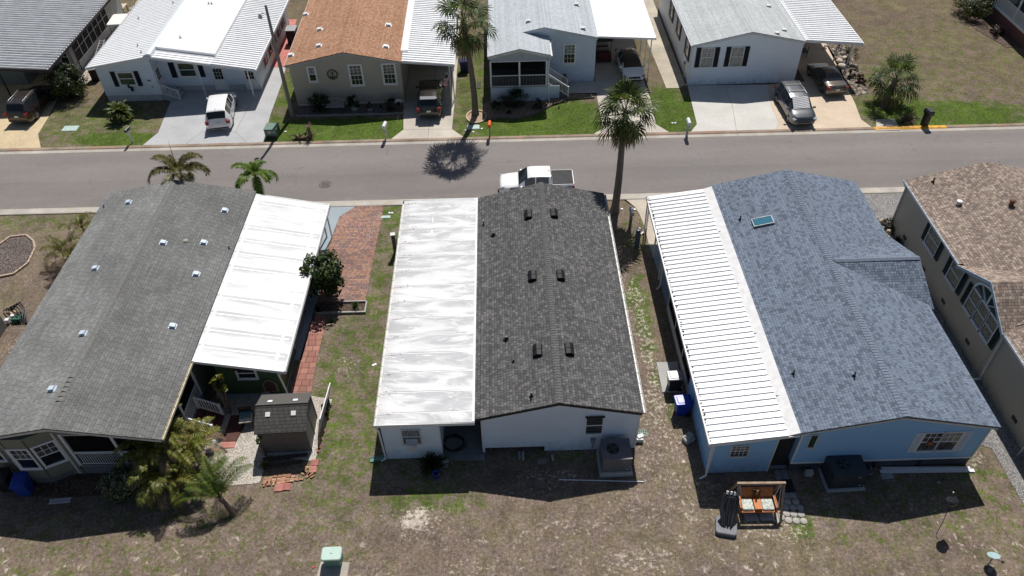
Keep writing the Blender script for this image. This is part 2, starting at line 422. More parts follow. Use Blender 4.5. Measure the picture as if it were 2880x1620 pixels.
    s.bump(s.math('ADD', f1, s.math('MULTIPLY', f2, .6)), .8, .035)
    return s.done(colr, .95, 0, .1)

def edged(px):  # list of photo survey points -> xy
    return [tuple(at(*p)[:2]) for p in px]
def ccw(pts):
    a = sum(pts[i][0]*pts[(i+1)%len(pts)][1]-pts[(i+1)%len(pts)][0]*pts[i][1] for i in range(len(pts)))
    return pts if a > 0 else pts[::-1]
def slab(name, pts, mat, z=.03, joints=(), z0=-.05):
    m = MB(); m.prism(ccw(pts), z0, z)
    mats = [mat]
    if joints:
        mats.append(surf('joint_dark', (.10,.095,.09), .9)); m.cur = 1
        for a, b in joints:
            a, b = Vector(a), Vector(b); d = (b-a).normalized(); n = Vector((-d.y, d.x)) * .011
            m.add([(*(a-n), z+.004), (*(b-n), z+.004), (*(b+n), z+.004), (*(a+n), z+.004)], [(0,1,2,3)])
    return m.build(name, mats, kind='structure')
def setting():
    m = MB(); m.add([(-900,-500,0),(900,-500,0),(900,1500,0),(-900,1500,0)], [(0,1,2,3)])
    m.build('ground', ground_material(), kind='structure')
    # road
    s = NT('asphalt'); pos = s.coord(True); q = s.sep(pos)
    fine = s.noise(60, 3, .7, vec=pos); big = s.noise(.25, 4, .6, vec=pos, stretch=(.35,1.6,1)); med = s.noise(5, 4, .6, vec=pos, stretch=(.4,1,1))
    tr = s.math('ABSOLUTE', s.math('SUBTRACT', q[1], 44.35))
    k = s.math('ADD', s.rng(fine, .25, .75, .74, 1.26), s.rng(big, .3, .7, -.10, .10)); k = s.math('ADD', k, s.rng(med, .3, .7, -.05, .05))
    k = s.math('MULTIPLY', k, s.rng(s.math('PINGPONG', s.math('ADD', tr, .1), 1.6), .1, 1.5, .955, 1.02))
    # the near lane was laid separately and is a shade darker
    k = s.math('MULTIPLY', k, s.rng(s.math('ADD', q[1], s.math('MULTIPLY', s.math('SUBTRACT', big, .5), .25)), 44.0, 44.1, .93, 1.02))
    colr = s.mix(1.0, (.212,.194,.186), s.xyz(k, k, k), 'MULTIPLY')
    wh = s.rng(s.noise(46, 1, .5, vec=pos), .70, .76, 0, .5); colr = s.mix(wh, colr, (.40,.37,.35))
    dk = s.rng(s.noise(2.2, 5, .7, vec=pos), .68, .75, 0, .35); colr = s.mix(dk, colr, (.10,.09,.088))
    # hairline cracks, a few oil drips along the lane centres, grit against the gutters
    wv = s.noise(.9, 4, .6, vec=pos, out=1); vm = s.n('ShaderNodeVectorMath', operation='MULTIPLY_ADD'); s.l(wv, vm.inputs[0]); vm.inputs[1].default_value = (1.6,)*3; s.l(pos, vm.inputs[2])
    vo = s.n('ShaderNodeTexVoronoi', feature='DISTANCE_TO_EDGE'); s.l(vm.outputs[0], vo.inputs['Vector']); vo.inputs['Scale'].default_value = .17
    crk = s.math('MULTIPLY', s.rng(vo.outputs[0], .0, .0035, 1, 0), s.rng(s.noise(.35, 3, vec=pos), .46, .58)); colr = s.mix(s.math('MULTIPLY', crk, .55), colr, (.07,.065,.062))
    ol = s.math('MULTIPLY', s.rng(s.noise(3.2, 2, .5, vec=pos), .66, .74), s.rng(s.math('ABSOLUTE', s.math('SUBTRACT', tr, 1.7)), .1, .7, 1, 0)); colr = s.mix(s.math('MULTIPLY', ol, .5), colr, (.09,.083,.08))
    gt = s.math('MULTIPLY', s.rng(tr, 2.7, 3.35), s.rng(s.noise(2.5, 5, .7, vec=pos, stretch=(.5,1,1)), .42, .62)); colr = s.mix(s.math('MULTIPLY', gt, .45), colr, (.30,.255,.205))
    s.bump(fine, .4, .01); s.done(colr, .9, 0, .2)
    m = MB(); n = 60
    vs = []; fs = []
    for i in range(n+1):
        x = -150 + 300*i/n; vs += [(x, 40.9, .004), (x, 47.8, .004)]
    fs = [(2*i, 2*i+2, 2*i+3, 2*i+1) for i in range(n)]
    m.add(vs, fs).build('road', s.m, kind='structure')
    # kerbs: pale gutter pan, stained mountable kerb
    pan = concrete('gutter_concrete', (.46,.43,.385), ((3.05, .4), (0, 0)), .3, warm=(.40,.33,.25))
    stain = concrete('stained_kerb', (.34,.27,.21), ((3.05, .4), (0, 0)), .55, warm=(.40,.20,.12))
    m = MB(); m.yprism([(47.66,.008),(47.98,.022),(47.98,-.1),(47.66,-.1)], -150, 150)
    m.cur = 1; m.yprism([(47.983,.022),(48.06,.075),(48.30,.085),(48.36,.05),(48.36,-.1),(47.983,-.1)], -150, 150)
    m.build('kerb_far', [pan, stain], kind='structure')
    m = MB(); m.yprism([(40.36,-.1),(40.36,.05),(40.42,.07),(40.62,.06),(40.70,.018),(41.02,.008),(41.02,-.1)], -150, 150)
    m.build('kerb_near', [pan], kind='structure')
    # yellow kerb length by the right hand driveway
    m = MB(); m.yprism([(47.95,.026),(48.055,.082),(48.30,.092),(48.37,.05),(48.37,.0),(47.95,.0)], at(2465,373).x, at(2668,368).x)
    m.build('kerb_paint', surf('kerb_yellow', (.62,.30,.02), .6, .35, 3), kind='structure')

    grey = concrete('drive_grey', (.44,.445,.455), None, .14)
    greyb = concrete('drive_pale', (.58,.57,.53), ((0, 0), (3.4, 48.4+2.0)), .12, warm=(.5,.49,.47))
    tan = concrete('drive_tan', (.60,.49,.37), ((0, 0), (3.4, 48.4+2.0)), .15)
    warm = concrete('drive_warm', (.52,.475,.41), None, .2)
    stamped = concrete('drive_stamped', (.56,.45,.29), None, .2, crackle=True)
    blue = concrete('slab_bluegrey', (.31,.37,.40), None, .12)
    shadeb = concrete('slab_blue', (.26,.32,.37), None, .12)
    tanb = concrete('drive_bleached', (.52,.46,.38), None, .22)
    # far side
    slab('driveway', [(-43,48.36),(-43,72),(-36.6,72),(-36.6,58)] + edged([(161,279),(133,336),(107,378)]) + [(at(119,412).x,48.36)], stamped)
    jp = at
    e = edged([(402,408.5),(445,374),(481,285)])
    H1D = [(e[0][0],48.36), e[1], e[2], (-27.3,54.9), (-27.3,57), (-20.0,57), (-20.0,60)] + edged([(756,190),(804,190),(792,237),(761,322)]) + [(at(740,403).x,48.36)]
    def L(*p): return [tuple(at(*a)[:2]) for a in p]
    slab('driveway', H1D, grey, joints=[L((585,372),(662,372)), L((521,407),(570,371)), L((585,372),(595,310)), L((662,372),(692,400)), L((662,372),(720,262)), L((570,371),(585,372))])
    slab('path', edged([(756,189),(804,189),(824,100),(835,55),(800,55),(789,100)]), brickmat('red_pavers', (.50,.17,.15), (.56,.22,.19), (.28,.12,.10), .3, .3, .012, .0, .18), .025)
    slab('path', [(-17.6,66),(-16.4,66),(-16.4,72),(-17.8,72)], warm)
    e = edged([(1135,365),(1098,401),(1305,401),(1271,364)])
    slab('driveway', [(-8.2,72),(-8.2,53.6),e[0],(e[1][0],48.36),(e[2][0],48.36),e[3],(-4.15,54),(-4.15,72)], warm,
         joints=[(e[0],e[3]), ((-5.95,48.4),(-5.95,60)), ((-8.1,53.0),(-4.2,53.0)), ((-8.1,56.5),(-4.2,56.5))])
    e = edged([(1595,263),(1678,266),(1690,330),(1696,362)]); e2 = edged([(1886,385),(1844,350),(1830,282),(1806,215)])
    slab('driveway', [(4.9,56.2),e[0],e[1],e[2],e[3],(at(1671,390).x,48.36),(e2[0][0],48.36)]+e2[1:]+[(11.45,72),(7.2,72),(7.2,56.2)], concrete('drive_h4', (.52,.48,.42), ((0,0),(3.2,48.4)), .15))
    a = at(1933.6,241); b = at(2157,239)
    mid = edged([(2171,303),(2191,348)]); sx = at(2186,377).x
    slab('driveway', [tuple(a[:2]), tuple(at(1960,350)[:2]), (at(1947,383).x,48.36), (sx,48.36), mid[1], mid[0], tuple(b[:2])], greyb,
         joints=[L((2037,240),(2060,300),) , L((2060,300),(2073,380))])
    e = edged([(2421,336),(2403,288),(2379,242)])
    slab('driveway', [(sx+.012,48.36),(at(2463,376).x,48.36)] + e + [(27.7,58),(27.9,70),(24.2,70),(24.0,55.3),tuple(b[:2]),(mid[0][0]+.012,mid[0][1]),(mid[1][0]+.012,mid[1][1])], tan)
    slab('path', edged([(1874,248),(1908,248)]) + [(14.35,55.25),(14.2,72),(12.0,72)], concrete('path_concrete', (.50,.45,.36), ((0,0),(2.2,55.0)), .35), .025)
    # near side
    slab('path', ccw(edged([(918,893),(904,960),(892,1008),(876,1103)]) + [(-11.6,24.6),(-11.35,31.2)]), shingle('red_square_pavers', [(.36,.17,.135),(.40,.20,.16),(.33,.155,.125),(.38,.19,.15)], .40, .41, swap=True, split=False, edge=.6, gap=.55, stain=.2, stainc=(.22,.16,.13)), .03)
    slab('brick_driveway', [(-10.25,40.36),(-8.40,40.36),(-8.35,38.9),(-8.45,35.6),(-8.5,31.35),(-11.2,31.35),(-11.42,36.4),(-11.15,39.3)],
         shingle('brick_pavers', [(.32,.18,.13),(.25,.155,.135),(.36,.22,.16),(.21,.145,.135),(.30,.19,.155),(.34,.205,.17)], .15, .29, swap=True, split=False, edge=.55, gap=.5, stain=.15, stainc=(.26,.20,.17)), .035)
    slab('driveway', [(-12.9,40.36),(-10.26,40.36),(-11.165,39.3),(-11.435,36.4),(-11.3,31.3),(-11.4,27),(-15.7,27),(-15.9,39.8)], blue)
    e = edged([(1760,562),(1787,584),(1799,604),(1814,641),(1825.5,693)])
    slab('driveway', [(e[0][0]-.12,40.36)]+e+[(12.5,e[-1][1]),(12.5,40.36)], tanb)
    slab('carport_floor', [(e[-1][0],e[-1][1]-.01),(e[-1][0]+.05,e[-1][1]-.55),(8.75,33),(8.78,19.6),(12.7,19.6),(12.7,e[-1][1]-.01)], shadeb, .05)
    gv = gravel('grey_gravel', [(.20,.195,.19),(.36,.35,.34),(.5,.49,.48),(.28,.26,.25),(.42,.41,.40)], 24)
    slab('gravel_bed', [(22.6,8),(24.4,8),(24.4,37),(34,37),(34,40.36),(20.5,40.36),(21.2,20.9),(22.6,20.4)], gv, .02)
    wg = gravel('white_shell_gravel', [(.72,.66,.58),(.80,.75,.68),(.6,.5,.42),(.85,.82,.76),(.5,.42,.35)], 26)
    slab('gravel_bed', [(-13.9,19.35),(-12.0,19.5),(-11.9,21.0),(-9.6,20.6),(-9.35,24.3),(-10.4,24.55),(-14.8,24.55),(-14.9,21.3),(-14.4,20.2)], wg, .02)
    slab('patio', [(-15.4,24.56),(-11.8,24.56),(-11.8,27.0),(-15.6,27.0)], concrete('patio_slab', (.33,.36,.37), None, .15), .05)
    # mulch beds
    mulch = gravel('mulch', [(.10,.06,.045),(.17,.11,.08),(.07,.045,.035),(.26,.20,.15),(.13,.08,.06)], 20)
    tanmulch = gravel('tan_rock_mulch', [(.30,.20,.14),(.42,.30,.21),(.22,.14,.10),(.5,.4,.3),(.34,.22,.16)], 20)
    E = lambda l, s=.2968, ox=1340, oy=0: [tuple(at(ox+x*s, oy+y*s)[:2]) for x, y in l]
    slab('planting_bed', E([(50,990),(140,965),(680,955),(700,885),(1150,885),(1120,930),(850,950),(700,1010),(560,1090),(400,1130),(200,1125),(60,1150)]), tanmulch, .03)
    slab('planting_bed', [(-16.4,53.4),(-8.3,53.4),(-8.0,52.6),(-9.5,52.2),(-12,51.9),(-15,51.9),(-16.3,52.3)], gravel('dark_rock_mulch', [(.16,.13,.12),(.26,.22,.20),(.10,.08,.07),(.33,.30,.28)], 18), .03)
    slab('planting_bed', [(-10.0,31.25),(-8.52,31.25),(-8.52,30.52),(-11.2,30.52),(-11.4,31.25)], mulch, .03)
    e = edged([(0,690),(30,668),(75,663),(96,680),(100,700),(80,742),(40,772),(0,780),(-60,770),(-80,720),(-40,690)])
    slab('planting_bed', e, gravel('bark_mulch', [(.14,.11,.10),(.24,.19,.17),(.08,.06,.05),(.32,.27,.24)], 20), .05)
    slab('planting_bed', [(-23,20.3),(-16.2,20.2),(-16.2,19.2),(-20.5,19.0),(-23,19.1)], mulch, .02)
    slab('planting_bed', [(26.9,52.9),(27.4,58),(28.0,66),(29.3,66),(29.0,56),(28.4,53.2)], gravel('white_rock_bed', [(.5,.45,.38),(.16,.12,.09),(.3,.22,.18),(.10,.08,.06),(.2,.17,.12)], 7), .03)
    slab('planting_bed', [(42.6,60.2),(43.8,60.2),(44.2,67),(41.2,68),(41.6,63.5)], mulch, .03)
    slab('path', [(-35.9,57.8),(-34.9,57.9),(-33.2,60.5),(-33.2,75),(-36.2,75),(-36.2,60)], concrete('flag_path', (.46,.40,.34), None, .3, crackle=True), .02)
    # manhole cover set in the asphalt
    c = at(915,519); m = MB(); m.cyl(c, .36, 0, .012, 24); m.cur = 1; m.lathe(c, [(.40,.008),(.44,.009)], 24)
    for k in range(-3,4): m.box(c.x-.28, c.x+.28, c.y+k*.08-.012, c.y+k*.08+.012, .012, .02)
    tag(m.build('manhole_cover', [surf('cast_iron', (.16,.13,.12), .7, .3, 8), surf('iron_ring', (.06,.055,.05), .8)]), 'round iron manhole cover set in the grey road', 'manhole cover')
# ---------------------------------------------------------------- building components
def face(x, y, z, deg=0):
    """frame whose local x runs right along the wall, y points into the wall, z up"""
    return Matrix.Translation((x, y, z)) @ Matrix.Rotation(R(deg), 4, 'Z')
def M_(n): return MATS[n]
MATS = {}
def init_mats():
    M = MATS
    M['white'] = surf('white_trim', (.74,.75,.76), .45, .05)
    M['offwhite'] = surf('offwhite_trim', (.62,.62,.60), .5, .12)
    M['black'] = surf('black_plastic', (.015,.015,.017), .45, .2)
    M['navy'] = surf('navy_shutter', (.010,.013,.030), .5, .1)
    M['glass'] = glass()
    M['glass_c'] = glass('curtained_glass', (.02,.022,.024), .08, (.16,.165,.17))
    M['glass_l'] = glass('blind_glass', (.10,.105,.11), .15, (.32,.33,.34))
    M['glass_g'] = glass('green_glass', (.018,.035,.030), .06, (.05,.09,.075))
    M['screen'] = screenmat()
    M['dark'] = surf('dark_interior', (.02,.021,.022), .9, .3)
    M['wood'] = surf('weathered_wood', (.30,.22,.15), .8, .3, 6)
    M['alu'] = surf('mill_aluminium', (.55,.56,.57), .4, .1, 4, .6)
    M['panwhite'] = surf('white_roof_pan', (.78,.79,.80), .38, .07, 1.2)
    M['metalgrey'] = surf('galvanised', (.30,.31,.32), .5, .2, 5, .3)
def window(p, M, w, h, trim=.10, grid=(3, 2, 2), glass_u='glass_c', glass_l='glass', tm='white', sash=True, glow=0, label=None):
    """double hung window: frame > panes, muntins"""
    tm = MATS[tm]
    f = MB(M); t = trim
    f.box(-t, 0, -.05, .02, -t, h+t); f.box(w, w+t, -.05, .02, -t, h+t); f.box(0, w, -.05, .02, -t, 0); f.box(0, w, -.05, .02, h, h+t)
    f.box(-t-.02, w+t+.02, -.075, -.051, -t-.03, -t+.03)
    fo = f.build('window', tm, p, label)
    g = MB(M); g.box(0, w, -.012, .02, h/2, h); g.build('pane', MATS[glass_u], fo)
    g = MB(M); g.box(0, w, -.008, .02, 0, h/2-.001); g.build('pane', MATS[glass_l], fo)
    s = MB(M)
    if sash: s.box(0, w, -.035, -.013, h/2-.03, h/2+.03)
    c, ru, rl = grid
    for i in range(1, c):
        if ru: s.box(w*i/c-.012, w*i/c+.012, -.028, -.013, h/2+.031, h)
        if rl: s.box(w*i/c-.012, w*i/c+.012, -.028, -.009, 0, h/2-.031)
    for j in range(1, ru): z = h/2 + h/2*j/ru; s.box(0, w, -.026, -.013, z-.012, z+.012)
    for j in range(1, rl): z = h/2*j/rl; s.box(0, w, -.026, -.009, z-.012, z+.012)
    if s.v: s.build('muntins', tm, fo)
    return fo
def shutter(p, M, x, w, h, mat='navy'):
    m = MB(M); m.box(x, x+w, -.045, .01, 0, h)
    n = int(h/.07)
    for i in range(1, n): m.cbox((x+w/2, -.052, h*i/n), (w-.09, .022, .04), rx=R(30))
    for a, b in ((x, x+.04), (x+w-.04, x+w)): m.box(a, b, -.062, -.046, 0, h)
    m.build('shutter', MATS[mat], p)
def gable_walls(p, x0, x1, y0, y1, zl, xr, zr, zp, mat, z0=0.0, name='wall'):
    m = MB(); m.xprism([(x0,z0),(x1,z0),(x1,zr),(xr,zp),(x0,zl)], y0, y1)
    return m.build(name, mat, p)
def gable_roof(p, x0, x1, y0, y1, zl, xr, zr, zp, mat, th=.10, fascia='white', drip=.03, capmat=None, name='roof', capstep=.16):
    m = MB(); m.xprism([(x0,zl),(x0,zl-th),(xr,zp-th),(x1,zr-th),(x1,zr),(xr,zp)], y0, y1)
    ro = m.build(name, mat, p)
    # fascia boards on both gable ends, under the shingle edge
    f = MB()
    for ya, yb in ((y0+drip, y0+drip+.03), (y1-drip-.03, y1-drip)):
        a, b = .004, .17
        f.xprism([(x0+.03,zl-th-a),(x0+.03,zl-th-b),(xr,zp-th-b),(xr,zp-th-a)], ya, yb)
        f.xprism([(xr+.0005,zp-th-a),(xr+.0005,zp-th-b),(x1-.03,zr-th-b),(x1-.03,zr-th-a)], ya, yb)
    f.box(x0+.03, x0+.06, y0+drip+.031, y1-drip-.031, zl-th-.14, zl-th-.002)
    f.box(x1-.06, x1-.03, y0+drip+.031, y1-drip-.031, zr-th-.14, zr-th-.002)
    f.build('fascia', MATS[fascia] if isinstance(fascia, str) else fascia, p)
    if capmat:
        c = MB(); n = int((y1-y0)/capstep); sl = (zp-zl)/(xr-x0); sr = (zp-zr)/(x1-xr)
        for i in range(n):
            ya = y0 + (y1-y0)*i/n; yb = ya + (y1-y0)/n*1.25; za = .024 + random.uniform(0,.006); zb = .006; w = .15
            c.add([(xr-w,ya,zp-sl*w+za),(xr-.05,ya,zp-sl*.05+za+.012),(xr+.05,ya,zp-sr*.05+za+.012),(xr+w,ya,zp-sr*w+za),
                   (xr-w,yb,zp-sl*w+zb),(xr-.05,yb,zp-sl*.05+zb+.012),(xr+.05,yb,zp-sr*.05+zb+.012),(xr+w,yb,zp-sr*w+zb),
                   (xr-w,ya,zp-sl*w+.001),(xr+w,ya,zp-sr*w+.001)],
                  [(0,1,5,4),(1,2,6,5),(2,3,7,6),(8,9,3,2,1,0)])
        c.build('ridge_cap', capmat, ro)
    return ro
def pan_roof(p, x0, z0, x1, z1, y0, y1, mat, pitch=.305, rh=.055, rw=.04, th=.09, name='carport_roof', rib='rib', off=0):
    m = MB(); m.xprism([(x0,z0),(x0,z0-th),(x1,z1-th),(x1,z1)], y0, y1)
    ro = m.build(name, mat, p)
    r = MB(); n = int((y1-y0)/pitch)
    for i in range(n+1):
        y = y0 + .02 + i*pitch
        if y + rw > y1: break
        r.add([(x0+.005,y-rw/2,z0-.002),(x1-.005,y-rw/2,z1-.002),(x1-.005,y-rw/3,z1+rh),(x0+.005,y-rw/3,z0+rh),
               (x0+.005,y+rw/2,z0-.002),(x1-.005,y+rw/2,z1-.002),(x1-.005,y+rw/3,z1+rh),(x0+.005,y+rw/3,z0+rh)],
              [(0,1,2,3),(5,4,7,6),(3,2,6,7),(0,3,7,4),(1,5,6,2)])
    r.build(rib, mat, ro)
    return ro
def gutter(p, x, y0, y1, z, side, mat='white', w=.13, h=.11, hang=.61):
    """side +1: trough on the +x side of x"""
    m = MB(); s = side; a, b = sorted((x, x+s*.012)); m.box(a, b, y0, y1, z-h, z)
    a, b = sorted((x+s*(w-.012), x+s*w)); m.box(a, b, y0, y1, z-h, z+.01)
    a, b = sorted((x+s*.013, x+s*(w-.013))); m.box(a, b, y0, y1, z-h, z-h+.012)
    for e in (y0, y1-.012): m.box(a, b, e, e+.012, z-h+.013, z-.002)
    n = int((y1-y0)/hang)
    for i in range(1, n): m.box(a, b, y0+i*hang, y0+i*hang+.025, z-.012, z+.004)
    return m.build('gutter', MATS[mat] if isinstance(mat, str) else mat, p)
def downspout(p, pts, mat='white', w=.075, h=.055):
    m = MB()
    for a, b in zip(pts, pts[1:]): m.bar(a, b, w, h)
    return m.build('downspout', MATS[mat], p)
def roof_vent(ro, x, y, z, mat='white', w=.32, l=.30, h=.13, sl=0):
    """low box vent on a flashing plate; sl = slope angle about y"""
    T = Matrix.Translation((x,y,z)) @ Matrix.Rotation(sl, 4, 'Y')
    m = MB(T); m.box(-w*.75, w*.75, -l*.75, l*.75, -.01, .012)
    m.add([(-w/2,-l/2,.013),(w/2,-l/2,.013),(w/2,l/2,.013),(-w/2,l/2,.013),(-w*.58,-l*.56,h),(w*.58,-l*.56,h),(w*.52,l*.5,h*1.02),(-w*.52,l*.5,h*1.02)],
          [(4,5,6,7),(0,1,5,4),(1,2,6,5),(2,3,7,6),(3,0,4,7)])
    return m.build('roof_vent', MATS[mat] if isinstance(mat, str) else mat, ro)
def slant_vent(ro, x, y, z, sl):
    """black slant back vent in two halves"""
    T = Matrix.Translation((x,y,z)) @ Matrix.Rotation(sl, 4, 'Y')
    m = MB(T); m.box(-.23, .23, -.38, .38, -.01, .012)
    for a, b in ((-.34,-.015),(.015,.34)):
        m.add([(-.21,a,.013),(.21,a,.013),(.21,b,.013),(-.21,b,.013),(-.20,a,.13),(0,a,.19),(.20,a,.13),(-.20,b,.13),(0,b,.19),(.20,b,.13)],
              [(4,5,8,7),(5,6,9,8),(0,1,6,5,4),(3,7,8,9,2),(1,2,9,6),(0,4,7,3)])
    m.box(-.14, .14, -.011, .011, .02, .125)
    return m.build('roof_vent', surf('vent_black', (.010,.0105,.012), .55, .15, spec=.2), ro)
def pipe_vent(ro, x, y, z, r=.04, h=.3, mat='black', boot=True):
    m = MB(); m.cyl((x,y), r, z-.05, z+h, 10)
    if boot: m.lathe((x,y,z), [(r*3,-.01),(r*2.2,.03),(r*1.2,.09)], 10); m.cyl((x,y), r*.75, z+h, z+h+.003, 8)
    return m.build('vent_pipe', MATS[mat], ro)
def railing(p, a, b, z, h=.9, mat='white', gap=.11, base=.08, name='railing'):
    a, b = Vector(a), Vector(b); m = MB(); L = (b-a).length; d = (b-a)/L
    A = Vector((a.x, a.y, z)); B = Vector((b.x, b.y, z))
    m.bar(A+Vector((0,0,h)), B+Vector((0,0,h)), .06, .05); m.bar(A+Vector((0,0,base)), B+Vector((0,0,base)), .045, .05)
    n = max(1, int(L/gap))
    for i in range(1, n):
        q = A.lerp(B, i/n); m.bar(q+Vector((0,0,base+.026)), q+Vector((0,0,h-.026)), .035)
    return m.build(name, MATS[mat], p)
def stair_rail(p, a, b, mat='white', h=.85):
    """a, b: top and foot points (x,y,z) of the stair string"""
    a, b = Vector(a), Vector(b); m = MB(); up = Vector((0,0,h))
    m.bar(a+up, b+up, .06, .05); m.bar(a+up*.12, b+up*.12, .045, .045)
    m.bar(a, a+up*1.06, .09); m.bar(b, b+up*1.06, .09)
    n = max(2, int((b-a).length/.13))
    for i in range(1, n): q = a.lerp(b, i/n); m.bar(q+up*.14, q+up*.98, .03)
    m.build('stair_rail', MATS[mat], p)
def post(p, x, y, z0, z1, w=.08, mat='white', name='post'):
    m = MB(); m.box(x-w/2, x+w/2, y-w/2, y+w/2, z0, z1); return m.build(name, MATS[mat], p)
def corner_trim(p, x, y, z0, z1, w=.09, mat='white'):
    m = MB(); m.box(x-w/2, x+w/2, y-.022, y+.08, z0, z1); return m.build('corner_trim', MATS[mat], p)
# ================================================================ middle house: white siding, charcoal laminated shingles
def house_white_middle():
    O = (-1.59, 20.87)
    h = thing('mobile_home', 'white mobile home with charcoal shingle roof and stained white carport roof, in the middle', 'house', (*O, 0), R(.35))
    sid = siding('siding_white_c', (.72,.83,.97), .12, var=.05)
    tones = [(.080,.080,.083),(.098,.098,.101),(.120,.120,.122),(.165,.163,.160),(.086,.085,.086),(.112,.113,.117),(.138,.135,.132)]
    sh = shingle('shingle_charcoal', tones, .135, .32, stain=.10, edge=.45, gap=.55)
    cap = surf('cap_charcoal', (.105,.104,.104), .9, .25, 8)
    gable_walls(h, 0, 7.32, 0, 16.1, 2.86, 3.57, 2.89, 3.76, sid, .38)
    ro = gable_roof(h, -.25, 7.40, -.15, 16.3, 2.88, 3.57, 2.98, 3.90, sh, .07, MATS['black'], capmat=cap)
    f = MB(); f.xprism([(-.2,2.73),(-.2,2.66),(3.57,3.66),(7.36,2.76),(7.36,2.83),(3.57,3.735)], -.075, -.045); f.build('fascia', MATS['white'], h)
    gutter(h, 7.402, -.1, 16.2, 2.93, 1, 'offwhite')
    # skirting: open bay left, ribbed panels right
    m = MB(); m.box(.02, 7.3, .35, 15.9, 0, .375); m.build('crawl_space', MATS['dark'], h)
    m = MB(); m.box(2.95, 7.3, .0, .03, 0, .376)
    for i in range(28): m.box(2.97+i*.155, 2.99+i*.155, -.012, -.001, .0, .37)
    m.build('skirting', sid, h); m = MB(); m.box(0, .12, 0, .03, 0, .376); m.build('skirting', sid, h)
    m = MB()
    for a, b, y, z in ((.55,1.6,.12,.27),(1.0,2.9,.2,.05),(2.55,2.9,.05,.3)): m.box(a, b, y, y+.12, z, z+.05)
    m.build('loose_board', MATS['wood'], h)
    corner_trim(h, .045, 0, .38, 2.84); corner_trim(h, 7.27, 0, .38, 2.84)
    window(h, face(4.86, 0, 1.32), .74, 1.26, .06, (1,0,0), 'glass', 'glass')
    m = MB(face(4.86, 0, 1.32))
    for k in range(5): m.box(.02, .72, -.03, -.014, .70+k*.11, .715+k*.11)
    for k in range(4): m.box(.02, .72, -.03, -.010, .08+k*.13, .095+k*.13)
    m.build('blind', surf('grey_blind', (.22,.22,.22), .6), h)
    m = MB(); m.box(4.78, 5.68, -.14, -.052, 2.66, 2.70); m.build('window_hood', MATS['black'], h)
    m = MB(); m.box(3.12, 3.32, -.06, 0, .62, .72); m.build('outlet_box', MATS['offwhite'], h)
    m = MB(); m.box(5.12, 5.32, -.16, -.001, .75, .98); m.box(5.2, 5.26, -.15, -.09, .3, .749); m.build('meter_box', MATS['metalgrey'], h)
    # roof vents and pipes
    sl = math.atan2(1.02, 3.82); sr = math.atan2(.92, 3.83)
    def zr(x): return 3.90 - (3.57-x)*1.02/3.82 if x < 3.57 else 3.90 - (x-3.57)*.92/3.83
    def on(px, py):
        q = at(px, py, 3.7)
        for _ in range(4): q = at(px, py, zr(q.x-O[0]))
        return q.x-O[0], q.y-O[1]
    for px, py in ((1490,606),(1562,603),(1500,779),(1579,777),(1513,989),(1602,986)):
        x, y = on(px, py); slant_vent(ro, x, y, zr(x)+.01, -sl if x < 3.57 else sr)
    for px, py, r_, hh in ((1364,633,.03,.28),(1392,662,.06,.22),(1426,955,.06,.22),(1445,1018,.03,.2),(1495,1116,.04,.3)):
        x, y = on(px, py); pipe_vent(ro, x, y, zr(x), r_, hh)
    # insulated carport roof, patched white coating
    s = NT('patched_white_coating'); p = s.sep(s.coord())
    py_ = s.math('DIVIDE', s.math('SUBTRACT', p[1], .35), 1.205); pid = s.math('FLOOR', py_); fr = s.math('FRACT', py_); rnd_ = s.wn(w=s.math('ADD', pid, .5), dim='1D')
    tilt = s.math('MULTIPLY', s.math('SUBTRACT', rnd_, .5), .5)
    vec = s.xyz(s.math('MULTIPLY', p[0], .42), s.math('MULTIPLY_ADD', p[0], tilt, s.math('MULTIPLY', p[1], 1.7)), s.math('MULTIPLY', rnd_, 50))
    a = s.noise(.75, 8, .58, vec=vec, dist=.8); b = s.noise(.7, 3, .5); c = s.noise(26, 3)
    pch = s.math('ADD', s.math('MULTIPLY', a, .85), s.math('MULTIPLY', b, .15)); pch = s.math('ADD', pch, s.rng(fr, .1, .95, -.04, .07))
    colr = s.ramp(pch, [(.40,(.68,.685,.69)),(.49,(.60,.605,.61)),(.54,(.47,.48,.495)),(.62,(.39,.40,.415)),(.68,(.49,.50,.51)),(.74,(.63,.635,.64))])
    colr = s.mix(s.rng(s.noise(2.6, 7, .75, vec=vec, dist=.6), .55, .60, 0, .8), colr, (.70,.705,.71))
    p = s.sep(s.coord())
    colr = s.mix(s.math('MULTIPLY', s.rng(p[0], -4.2, -4.69, 0, .55), s.rng(c, .4, .6)), colr, (.30,.28,.25))
    colr = s.mix(s.math('MULTIPLY', s.rng(c, .63, .7), .3), colr, (.25,.24,.22))
    s.bump(pch, .15, .01); coat = s.done(colr, .55, 0, .4)
    m = MB(); m.xprism([(-4.71,2.80),(-4.71,2.67),(-.253,2.71),(-.253,2.85)], -.27, 16.35)
    cr = m.build('carport_roof', coat, h)
    m = MB()
    for i in range(14):
        y = -.27 + .62 + i*1.205
        m.add([(-4.64,y-.03,2.806),(-.36,y-.03,2.853),(-.36,y+.03,2.853),(-4.64,y+.03,2.806)], [(0,1,2,3)])
        m.add([(-4.64,y-.075,2.8045),(-1.5-random.uniform(0,2),y-.07,2.845),(-1.6,y-.045,2.846),(-4.64,y-.04,2.8045)], [(0,1,2,3)]) if False else None
    m.box(-.36, -.256, -.25, 16.3, 2.80, 2.868)
    m.build('seam', surf('seam_coat', (.70,.70,.70), .5, .10, 6), cr)
    m = MB()
